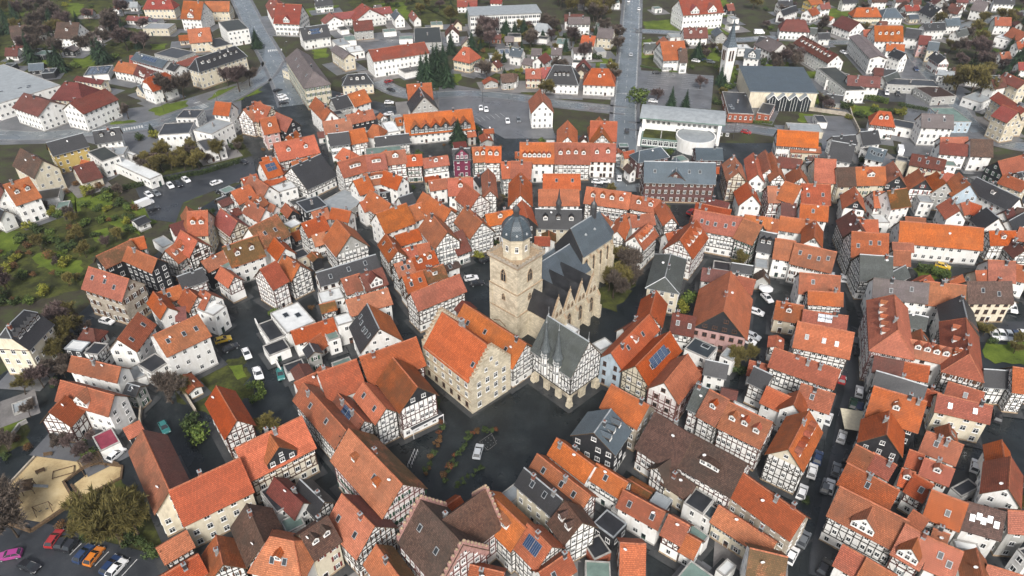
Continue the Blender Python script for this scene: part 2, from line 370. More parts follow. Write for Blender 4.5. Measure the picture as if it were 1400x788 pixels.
def inside_other(px, py, z, own):
    for g in WINGS:
        if g.owner is own: continue
        dx, dy = px-g.c[0], py-g.c[1]
        if abs(dx) > g.rad or abs(dy) > g.rad: continue
        x = dx*g.ca+dy*g.sa; y = -dx*g.sa+dy*g.ca
        if abs(x) < g.a and abs(y) < g.hw and z < g.he+max(0, g.hw-abs(y))*g.tp: return True
    return False
def rel(main, g):
    dx, dy = g.c[0]-main.c[0], g.c[1]-main.c[1]
    ca, sa = cos(main.ang), sin(main.ang)
    return (dx*ca+dy*sa, -dx*sa+dy*ca), g.ang-main.ang

def beam(mb, A, t, n, s0, z0, s1, z1, wd, d=.06, mi=0):
    ds, dz = s1-s0, z1-z0; l = hypot(ds, dz) or 1e-6
    ps, pz = -dz/l*wd/2, ds/l*wd/2
    q = [(s0+ps, z0+pz), (s0-ps, z0-pz), (s1-ps, z1-pz), (s1+ps, z1+pz)]
    f = [(A[0]+t[0]*s+n[0]*d, A[1]+t[1]*s+n[1]*d, z) for s, z in q]
    k = [(A[0]+t[0]*s, A[1]+t[1]*s, z) for s, z in q]
    mb.poly(f, mi)
    for i in range(4):
        j = (i+1) % 4; mb.poly([f[i], k[i], k[j], f[j]], mi)

def facade(root, g, off, rot, A, t, n, L, he, gable, wc, rng, tmb, ground=True, wins=True, plain_gable=False, hrz=None):
    """posts, rails, braces and windows of one wall; A, t, n in the wing's own frame"""
    timber = wc in TIMB
    tp = g.tp
    wd_world = (g.ang+atan2(n[1], n[0]))
    mid = wpt(g, A[0]+t[0]*L/2, A[1]+t[1]*L/2)
    if -(cos(wd_world)*mid[0]+sin(wd_world)*mid[1]) < -.12*hypot(*mid): return
    ns = max(1, round(he/2.75)); sh = he/ns
    levels = [(i*sh, (i+1)*sh) for i in range(ns)]
    if gable:
        top = hrz; z = he
        while z+1.4 < top: levels.append((z, min(z+2.5, top))); z += 2.5
    gfl = timber and rng.random() < .5
    bk = g.style[1]
    def span(z):
        if z <= he or not gable: return 0.0, L
        e = (z-he)/tp; return e, L-e
    wins_at = []
    for k, (z0, z1) in enumerate(levels):
        up = z0 >= he-.01
        if up and not gable: break
        sa, sb = span(min(z1, z0+1.9)); s0a, s0b = span(z0)
        Ls = sb-sa
        if timber and not (k == 0 and gfl) and not (up and plain_gable):
            if s0b-s0a > .6:
                beam(tmb, A, t, n, s0a, z0+.12, s0b, z0+.12, .24*bk)
                beam(tmb, A, t, n, *(lambda q: (q[0], z0+.95, q[1], z0+.95))(span(z0+1.0)), .13*bk, .05)
            nb = max(2, round((s0b-s0a)/g.style[0])); bw = (s0b-s0a)/nb
            for i in range(nb+1):
                s = s0a+i*bw
                zt = z1
                if gable and up: zt = min(z1, he+min(s, L-s)*tp-.1)
                s = min(max(s, .12), L-.12)
                if zt-z0 > .5: beam(tmb, A, t, n, s, z0, s, zt, .2*bk if i in (0, nb) else .155*bk, .055)
            for i in range(nb):
                edge = i in (0, nb-1)
                if (edge and rng.random() < .75) or rng.random() < .16:
                    sL, sR = s0a+i*bw, s0a+(i+1)*bw
                    if gable and up and edge: continue
                    if (i < nb/2): sL, sR = sR, sL
                    beam(tmb, A, t, n, sL, z0+.1, sR, min(z1-.1, z0+2.2), .14*bk, .045)
                    if g.style[3] == 2: beam(tmb, A, t, n, sR, z0+.1, sL, min(z1-.1, z0+2.2), .13*bk, .04)
            if Ls > 1.2:
                for i in range(nb):
                    c = s0a+(i+.5)*bw
                    if sa+.55 < c < sb-.55 and (i % 2 == 1 or (nb > 5 and rng.random() < .35)): wins_at.append((c, z0+1.55, min(.95, bw*.8), 1.15))
        else:
            if up and Ls < 1.6: continue
            sp = 2.1 if not up else 2.3
            nb = max(1, int(Ls/sp)); bw = Ls/nb
            for i in range(nb):
                if rng.random() < .93: wins_at.append((sa+(i+.5)*bw, z0+sh*.56 if not up else z0+1.35, 1.0, 1.3 if not up else 1.05))
    if timber and gable:
        r = span(he); 
        beam(tmb, A, t, n, r[0]+.1, he-.05, L/2, hrz-.15, .2, .05); beam(tmb, A, t, n, L/2, hrz-.15, r[1]-.1, he-.05, .2, .05)
    if not wins: return
    rz = rot+atan2(n[1], n[0])+pi/2
    ca, sa_ = cos(rot), sin(rot)
    doorat = rng.random()*.6+.2 if (ground and L > 4) else None
    for s, z, ww, wh in wins_at:
        if z < sh and doorat is not None and abs(s-L*doorat) < 1.1: continue
        lx, ly = A[0]+t[0]*s, A[1]+t[1]*s
        q = wpt(g, lx+n[0]*.7, ly+n[1]*.7)
        if inside_other(q[0], q[1], z, root): continue
        link('window', g.style[2], root, (off[0]+lx*ca-ly*sa_, off[1]+lx*sa_+ly*ca, z), rz, (ww*g.style[5], 1, wh*g.style[6]))
    if doorat is not None:
        lx, ly = A[0]+t[0]*L*doorat, A[1]+t[1]*L*doorat
        q = wpt(g, lx+n[0]*.7, ly+n[1]*.7)
        if not inside_other(q[0], q[1], 1, root):
            link('door', rng.choice(DOORS), root, (off[0]+lx*ca-ly*sa_, off[1]+lx*sa_+ly*ca, .02), rz, (1.1, 1, 2.1))

def roof_mesh(g, rc, rc2, shape, rng, ov=.38, vg=.28):
    """tiled shell over the wing: slopes with thickness, ridge and hip caps; UV in metres for the tile courses"""
    mb = MB(); a = g.L/2; hw = g.hw; tp = g.tp; hr = g.hr
    sl = sqrt(1+tp*tp); th = .17
    ye = hw+ov*.6; ze = hr-ye*tp
    def skirt(p, q, mi=2): mb.poly([p, q, (q[0], q[1], q[2]-th), (p[0], p[1], p[2]-th)], mi)
    clay = rc in 'oOspm'
    if shape == 'gable':
        X = a+vg; nx = max(2, int(2*X/2.2)); ny = 3
        sag = [rng.uniform(-.07, .05) for _ in range(nx+1)]; s2 = {}
        for side in (1, -1):
            mi = 0 if side == 1 else 1
            for i in range(nx):
                for j in range(ny):
                    q = []; uv = []
                    for (ii, jj) in ((i, j), (i+1, j), (i+1, j+1), (i, j+1)):
                        x = -X+2*X*ii/nx; y = ye*(1-jj/ny)
                        z = hr-y*tp+sag[ii]
                        if 0 < jj < ny and 0 < ii < nx: z += s2.setdefault((side, ii, jj), rng.uniform(-.05, .05))
                        q.append((x, side*y, z)); uv.append((x, (ye-y)*sl))
                    if side == 1: q.reverse(); uv.reverse()
                    mb.poly(q, mi, uv)
            pe = [(-X+2*X*i/nx, side*ye, ze+sag[i]) for i in range(nx+1)]
            for p, q in zip(pe, pe[1:]): skirt(p, q)
            for e in (-1, 1):
                sg = sag[0] if e < 0 else sag[-1]
                skirt((e*X, side*ye, ze+sg), (e*X, 0, hr+sg), 3)
            mb.poly([(-X, 0, hr-th-.05), (X, 0, hr-th-.05), (X, side*ye, ze-th-.05), (-X, side*ye, ze-th-.05)], 3)
        for i in range(nx):
            x0, x1 = -X+2*X*i/nx, -X+2*X*(i+1)/nx; z0, z1 = hr+sag[i]+.09, hr+sag[i+1]+.09
            for side in (1, -1):
                q = [(x0, 0, z0), (x1, 0, z1), (x1, side*.17, z1-.17*tp-.03), (x0, side*.17, z0-.17*tp-.03)]
                if side == 1: q.reverse()
                mb.poly(q, 2)
    else:
        k = hw*HIPX if shape == 'hip' else hw*.38          # how far the hips cut in
        X = a+(hw*HIPX if shape == 'hip' else 0)+vg*.6
        lr = max(X-k-(0 if shape == 'hip' else 0), .2)
        zc = hr-(X-lr)*tp*(ye/hw if shape == 'hip' else 1.0)
        if shape == 'hip': zc = ze
        zc = max(zc, ze)
        yc = (hr-zc)/tp
        for side in (1, -1):
            mi = 0 if side == 1 else 1
            pts = [(-X, side*ye, ze), (X, side*ye, ze)]
            if shape != 'hip': pts += [(X, side*yc, zc)]
            pts += [(lr, 0, hr), (-lr, 0, hr)]
            if shape != 'hip': pts += [(-X, side*yc, zc)]
            uv = [(p[0], (ye-abs(p[1]))*sl) for p in pts]
            if side == 1: pts = pts[::-1]; uv = uv[::-1]
            mb.poly(pts, mi, uv)
            skirt((-X, side*ye, ze), (X, side*ye, ze))
            for e in (-1, 1):
                if shape != 'hip': skirt((e*X, side*ye, ze), (e*X, side*yc, zc), 3)
                mb.tube((e*X, side*yc, zc+.02), (e*lr, 0, hr+.03), .13, .13, 4, 2)
        for e in (-1, 1):
            pts = [(e*X, -yc, zc), (e*X, yc, zc), (e*lr, 0, hr)]
            h = hypot(X-lr, hr-zc)
            uv = [(-yc, 0), (yc, 0), (0, h)]
            if e < 0: pts = pts[::-1]; uv = uv[::-1]
            mb.poly(pts, 0, uv); skirt((e*X, -yc, zc), (e*X, yc, zc))
        mb.tube((-lr, 0, hr+.03), (lr, 0, hr+.03), .14, .14, 4, 2)
        mb.poly([(-X, -ye, ze-th), (X, -ye, ze-th), (X, ye, ze-th), (-X, ye, ze-th)], 3)
        g.X = X
    edge = 'ridge_tile' if clay else ('zinc' if rc in 'yGk' else ROOF[rc])
    return mb.mesh('roof', [ROOF[rc], ROOF[rc2], edge, 'wood_weathered'])

def dormer(root, g, off, rot, x, rc, wc, kind, rng, side=1, wd=1.35, frac=None):
    tp = g.tp; hw = g.hw
    fr = frac if frac is not None else rng.uniform(.55, .62)
    yf = hw*fr if kind != 'big' else hw*.97
    zb = g.hr-yf*tp
    h = 1.25 if kind != 'big' else 1.6
    w2 = wd/2; gp = .75 if kind == 'gable' else (1.0 if kind == 'big' else .12)
    rise = w2*gp
    mb = MB(); zt = zb+h; zr = zt+rise
    yb = max(0.05, (g.hr-zt)/tp); yr = max(0.02, (g.hr-zr)/tp)
    mb.poly([(-w2, yf, zb-.3), (w2, yf, zb-.3), (w2, yf, zt), (0, yf, zr), (-w2, yf, zt)][::-1], 0)
    for e in (-1, 1):
        mb.poly([(e*w2, yf, zb-.3), (e*w2, yf, zt), (e*w2, yb, zt)], 0)
    o = .18
    for e in (-1, 1):
        zo = zt-o*gp
        q = [(e*(w2+o), yf+.22, zo), (0, yf+.22, zr), (0, yr, zr), (e*(w2+o), yb+o*gp/tp, zo)]
        q = [(p[0], p[1], p[2]+.08) for p in q]
        uv = [(p[1], abs(p[0])) for p in q]
        if e < 0: q.reverse(); uv.reverse()
        mb.poly(q, 1, uv)
        mb.poly([(p[0], p[1], p[2]-.1) for p in q][::-1], 2)
        mb.poly([(e*(w2+o), yf+.22, zo+.08), (0, yf+.22, zr+.08), (0, yf+.22, zr-.04), (e*(w2+o), yf+.22, zo-.04)], 2)
    wm = WALL[wc] if kind == 'big' else (WALL['k'] if rc in 'kyG' and rng.random() < .6 else WALL['w'])
    if kind == 'small_clay': wm = ROOF[rc]
    lx = x
    ca, sa = cos(rot), sin(rot)
    o_ = link('dormer', mb.mesh('dormer', [wm, ROOF[rc], 'wood_weathered']), root, (off[0]+lx*ca, off[1]+lx*sa, 0), rot if side == 1 else rot+pi)
    nw = 1 if wd < 2 else 2 if wd < 3.2 else 3
    for i in range(nw):
        link('window', WIN, o_, ((i-(nw-1)/2)*wd/nw, yf+.01, zb+h*.55), pi, (min(1.0, wd/nw*.72), 1, h*.72))
    if kind == 'big': link('window', WIN, o_, (0, yf+.01, zt+rise*.3), pi, (.8, 1, .8))

HOUSES = []
def on_slope(link_mesh, name, root, g, off, rot, x, y, side=1, scale=None, lift=.02):
    ca, sa = cos(rot), sin(rot)
    z = g.hr-y*g.tp+lift
    yy = y*side
    o = link(name, link_mesh, root, (off[0]+x*ca-yy*sa, off[1]+x*sa+yy*ca, z), 0, scale)
    o.rotation_euler = (-math.atan(g.tp)*1.0, 0, rot if side == 1 else rot+pi)
    return o

def build_wing(root, main, g, rng, first):
    off, rot = rel(main, g)
    wc, rc = g.wc, g.rc
    a = g.L/2+(g.hw*HIPX if g.shape == 'hip' else 0); b = g.hw-.3
    a_in = a-.12
    zt = g.hr-b*g.tp-.12
    mb = MB()
    gmi = 1 if g.opt.get('u') or g.opt.get('U') else 0
    hip = g.shape == 'hip'
    zap = g.hr-.2
    for e in (-1, 1):
        x = e*a_in
        if hip: pts = [(x, -b, 0), (x, b, 0), (x, b, zt), (x, -b, zt)]; 
        else: pts = [(x, -b, 0), (x, b, 0), (x, b, zt), (x, -b, zt)]
        mb.poly(pts if e > 0 else pts[::-1], 0)
        if not hip:
            if g.shape == 'half':
                yk = b*.40; zk = zt+(b-yk)*g.tp
                tri = [(x, -b, zt), (x, b, zt), (x, yk, zk), (x, -yk, zk)]
            else: tri = [(x, -b, zt), (x, b, zt), (x, 0, zap)]
            mb.poly(tri if e > 0 else tri[::-1], gmi)
    mb.poly([(-a_in, b, 0), (-a_in, b, zt), (a_in, b, zt), (a_in, b, 0)], 0)
    mb.poly([(-a_in, -b, 0), (a_in, -b, 0), (a_in, -b, zt), (-a_in, -b, zt)], 0)
    # stone plinth
    for x0, x1, y0, y1 in ((-a_in-.06, a_in+.06, b, b+.06), (-a_in-.06, a_in+.06, -b-.06, -b), (-a_in-.06, -a_in, -b, b), (a_in, a_in+.06, -b, b)):
        mb.box(x0, x1, y0, y1, 0, .55, 2)
    gm = WALL['k'] if g.opt.get('U') else WALL.get(g.opt.get('u', 'w'), WALL['w'])
    ca, sa = cos(rot), sin(rot)
    loc = (off[0], off[1], 0)
    link('wall', mb.mesh('wall', [WALL[wc], gm, 'stone_trim' if wc not in 'kw' else 'concrete']), root, loc, rot)
    link('roof', roof_mesh(g, rc, g.opt.get('rc2', rc), g.shape, rng), root, loc, rot)
    tmb = MB(); tw = g.opt.get('tim', wc)
    pg = bool(gmi)
    far = hypot(*g.c) > 330
    facade(root, g, off, rot, (-a_in, b), (1, 0), (0, 1), 2*a_in, zt, False, tw, rng, tmb, first)
    facade(root, g, off, rot, (-a_in, -b), (1, 0), (0, -1), 2*a_in, zt, False, tw, rng, tmb, False)
    for e in (-1, 1):
        facade(root, g, off, rot, (e*a_in, -b), (0, 1), (e, 0), 2*b, zt, g.shape == 'gable', tw, rng, tmb, False, plain_gable=pg, hrz=zap)
    if tmb.f:
        o = link('timber_frame', tmb.mesh('timber_frame', [g.style[4] if tw == 'T' else TIMB[tw]]), root, loc, rot); o['kind'] = 'stuff'
    # roof furniture
    nd = g.opt.get('d', 0)
    span = g.L*.86 if not hip else g.L*1.0
    for i in range(nd):
        x = (i+.5)/nd*span-span/2
        dormer(root, g, off, rot, x, rc, wc, g.opt.get('dk', 'gable'), rng, 1, g.opt.get('dw', 1.35), g.opt.get('df'))
    for i in range(g.opt.get('D', 0)):
        n = g.opt['D']; x = (i+.5)/n*span-span/2
        if True:
            # back slope: the same dormer turned round
            g2 = g; dormer(root, g2, off, rot, x, rc, wc, g.opt.get('dk', 'gable'), rng, -1)
    if g.opt.get('z'):
        n = g.opt['z']
        for i in range(n): dormer(root, g, off, rot, (i+.5)/n*span-span/2, rc, g.opt.get('zk', wc), 'big', rng, 1, g.opt.get('zw', 3.4))
    ns = g.opt.get('s', 0)
    for i in range(ns):
        x = (i+.5+rng.uniform(-.2, .2))/ns*span-span/2
        on_slope(SKYL, 'skylight', root, g, off, rot, x, g.hw*rng.uniform(.4, .6))
    if g.opt.get('S'):
        nx = max(2, int(g.L*.5/1.8)); 
        for i in range(nx):
            for j in range(2):
                on_slope(SOLAR, 'solar_panel', root, g, off, rot, (i-(nx-1)/2)*1.75, g.hw*.36+j*1.02*g.hw*.22, 1, (1.65, 1.25, 1), .12)
    nc = g.opt.get('c', None)
    if nc is None: nc = (rng.random() < .72)+(rng.random() < .22) if g.L > 6 else (rng.random() < .3)
    if g.opt.get('nc'): nc = 0
    for i in range(int(nc)):
        x = rng.uniform(-.38, .38)*g.L; y = rng.uniform(.1, .8)*(1 if rng.random() < .7 else -1)
        q = wpt(g, x, y)
        link('chimney', rng.choice(CHIM), root, (off[0]+x*ca-y*sa, off[1]+x*sa+y*ca, g.hr-abs(y)*g.tp-.75), rot)
    g.opt['nchim'] = int(nc)
    if g.opt.get('X'):
        m2 = MB(); h0 = g.hr; m2.lathe([(.8, h0-1), (.8, h0+1.8), (1.0, h0+1.9), (.45, h0+3.4), (.04, h0+7)], 6)
        link('bell_turret', m2.mesh('bell_turret', ['metal_dark']), root, (off[0], off[1], 0))
    if first and rng.random() < .3 and rc not in 'W':
        x = rng.uniform(-.4, .4)*g.L; y = rng.uniform(.2, .5)*g.hw
        link('satellite_dish', DISH, root, (off[0]+x*ca-y*sa, off[1]+x*sa+y*ca, g.hr-y*g.tp-.1), -.3-main.ang+rng.uniform(-.3, .3))

def parse_opts(tok):
    o = {}
    for t in tok:
        if t in ('h', 'j'): o['shape'] = {'h': 'hip', 'j': 'half'}[t]
        elif t == 'S': o['S'] = 1
        elif t == 'U': o['U'] = 1
        elif t == 'X': o['X'] = 1
        elif t == 'nc': o['nc'] = 1
        elif t[0] == '2': o['rc2'] = t[1]
        elif t[0] == 't': o['tim'] = t[1]
        elif t[0] == 'u': o['u'] = t[1] if len(t) > 1 else 'w'
        elif t[0] == 'p' and t[1:].isdigit(): o['pitch'] = int(t[1:])
        elif t[0] in 'dDscz' and '=' not in t and t[1:].isdigit(): o[t[0]] = int(t[1:])
        elif t.startswith('dk='): o['dk'] = t[3:]
        elif t.startswith('zk='): o['zk'] = t[3:]
        elif t.startswith('dw='): o['dw'] = float(t[3:])
        elif t.startswith('df='): o['df'] = float(t[3:])
        elif t.startswith('zw='): o['zw'] = float(t[3:])
        else: raise ValueError(t)
    return o

class House: pass
def read_houses(text):
    ox = oy = 0; sc = 1; out = []
    for ln in text.strip().splitlines():
        ln = ln.split('#')[0].strip()
        if not ln: continue
        if ln[0] == '@':
            q = ln[1:].split()
            if len(q) == 2: ox, oy, sc = 350*int(q[0]), (0, 200, 400, 588)[int(q[1])], 3.94
            else: ox, oy, sc = float(q[0]), float(q[1]), float(q[2])
            continue
        add = ln[0] == '+'
        tok = ln.lstrip('+').split()
        flat = tok[0] == 'F'
        if flat: tok = tok[1:]
        n = [float(x) for x in tok[:7]]
        px = [ox+n[0]/sc, oy+n[1]/sc, ox+n[2]/sc, oy+n[3]/sc, ox+n[4]/sc, oy+n[5]/sc]
        he, rc, wc = n[6], tok[7], tok[8]
        opt = parse_opts(tok[9:])
        if flat:
            c1, c2, c3 = P(px[0], px[1], he), P(px[2], px[3], he), P(px[4], px[5], he)
            g = Wing(); g.flat = True
            # the roof edge c1-c2 fixed, the depth squared up against it
            L = hypot(c2[0]-c1[0], c2[1]-c1[1]); d = ((c2[0]-c1[0])/L, (c2[1]-c1[1])/L)
            wd = (c3[0]-c2[0])*-d[1]+(c3[1]-c2[1])*d[0]
            if wd < 0: d = (-d[0], -d[1])
            g.L = L; g.hw = max(1.0, abs(wd)/2); g.ang = atan2(d[1], d[0])
            m = ((c1[0]+c2[0])/2, (c1[1]+c2[1])/2)
            g.c = (m[0]-d[1]*g.hw, m[1]+d[0]*g.hw)
            g.he = g.hr = he; g.tp = .0; g.shape = 'flat'; g.a = L/2
        else:
            g = solve(*px, he, opt.get('pitch', 47)); g.flat = False
            g.shape = opt.get('shape', 'gable'); g.a = g.L/2+(g.hw*HIPX if g.shape == 'hip' else 0)
        g.rc, g.wc, g.opt = rc, wc, opt
        g.ca, g.sa = cos(g.ang), sin(g.ang); g.rad = hypot(g.a, g.hw)+.5
        if add: h = out[-1]
        else: h = House(); h.w = []; out.append(h)
        h.w.append(g); g.owner = h; WINGS.append(g)
    return out

def build_flat(root, main, g, rng, first):
    off, rot = rel(main, g); a, b, h = g.L/2, g.hw, g.he
    mb = MB(); t = .25
    mb.box(-a, a, -b, b, 0, h-.35, 0, top=False)
    for x0, x1, y0, y1 in ((-a, a, b-t, b), (-a, a, -b, -b+t), (-a, -a+t, -b+t, b-t), (a-t, a, -b+t, b-t)): mb.box(x0-.0, x1, y0, y1, h-.35, h, 1)
    loc = (off[0], off[1], 0)
    link('wall', mb.mesh('wall', [WALL[g.wc], 'concrete' if g.wc != 'k' else 'zinc']), root, loc, rot)
    mb = MB(); mb.box(-a+t, a-t, -b+t, b-t, h-.6, h-.2, 0)
    link('roof', mb.mesh('roof', [ROOF[g.rc]]), root, loc, rot)
    tmb = MB()
    for A, tt, n, L in (((-a, b), (1, 0), (0, 1), 2*a), ((-a, -b), (1, 0), (0, -1), 2*a), ((-a, -b), (0, 1), (-1, 0), 2*b), ((a, -b), (0, 1), (1, 0), 2*b)):
        if h > 3.4: facade(root, g, off, rot, A, tt, n, L, h-.3, False, g.wc, rng, tmb, first and A == (-a, b))
        elif n == (0, -1): facade(root, g, off, rot, A, tt, n, L, h-.3, False, g.wc, rng, tmb, True)
    if tmb.f: o = link('timber_frame', tmb.mesh('timber_frame', [TIMB[g.wc]]), root, loc, rot); o['kind'] = 'stuff'
    for i in range(g.opt.get('s', 0)):
        ca, sa = cos(rot), sin(rot); x, y = rng.uniform(-.7, .7)*a, rng.uniform(-.6, .6)*b
        link('skylight', SKYL, root, (off[0]+x*ca-y*sa, off[1]+x*sa+y*ca, h-.15), rot, (1.6, 1.6, 1))
    if g.opt.get('S'):
        ca, sa = cos(rot), sin(rot); nx = max(2, int(2*a/2.4)); ny = max(1, int(2*b/2.2))
        for i in range(nx):
            for j in range(ny):
                x, y = (i-(nx-1)/2)*2.2, (j-(ny-1)/2)*2.0
                link('solar_panel', SOLAR, root, (off[0]+x*ca-y*sa, off[1]+x*sa+y*ca, h-.12), rot, (1.9, 1.6, 1))
    if first and rng.random() < .5 and g.L > 6:
        link('chimney', CHIM[1], root, (off[0], off[1], h-.9), rot)

def build_house(h, idx):
    rng = random.Random(1000+idx)
    main = h.w[0]
    wc = main.wc
    big = main.L > 22 or main.hw > 8
    if getattr(h, 'annex', None): nm = 'annex'
    elif main.flat: nm = 'flat_roofed_building' if main.he > 3.4 else 'flat_roofed_shed'
    elif wc in TIMB: nm = 'timber_framed_house'
    elif main.he < 3.3: nm = 'shed'
    else: nm = 'house' if not big else 'large_house'
    root = empty(nm, (main.c[0], main.c[1], 0), main.ang)
    near = hypot(*main.c) < 200
    r_ = rng.random(); wm = WIN if r_ < .5 else WIN1 if r_ < .68 else WINB if r_ < .74 else rng.choice(WSH)
    if main.flat: wm = WIN1
    st = (rng.uniform(1.0, 1.35) if near else rng.uniform(1.25, 1.6), rng.uniform(.85, 1.2), wm, rng.choice((1, 1, 2)), rng.choice(TIMBER_ALT), rng.uniform(.85, 1.15), rng.uniform(.9, 1.12))
    for g in h.w: g.style = st
    h.root = root; h.name = nm
    for i, g in enumerate(h.w):
        (build_flat if g.flat else build_wing)(root, main, g, rng, i == 0)
    return root
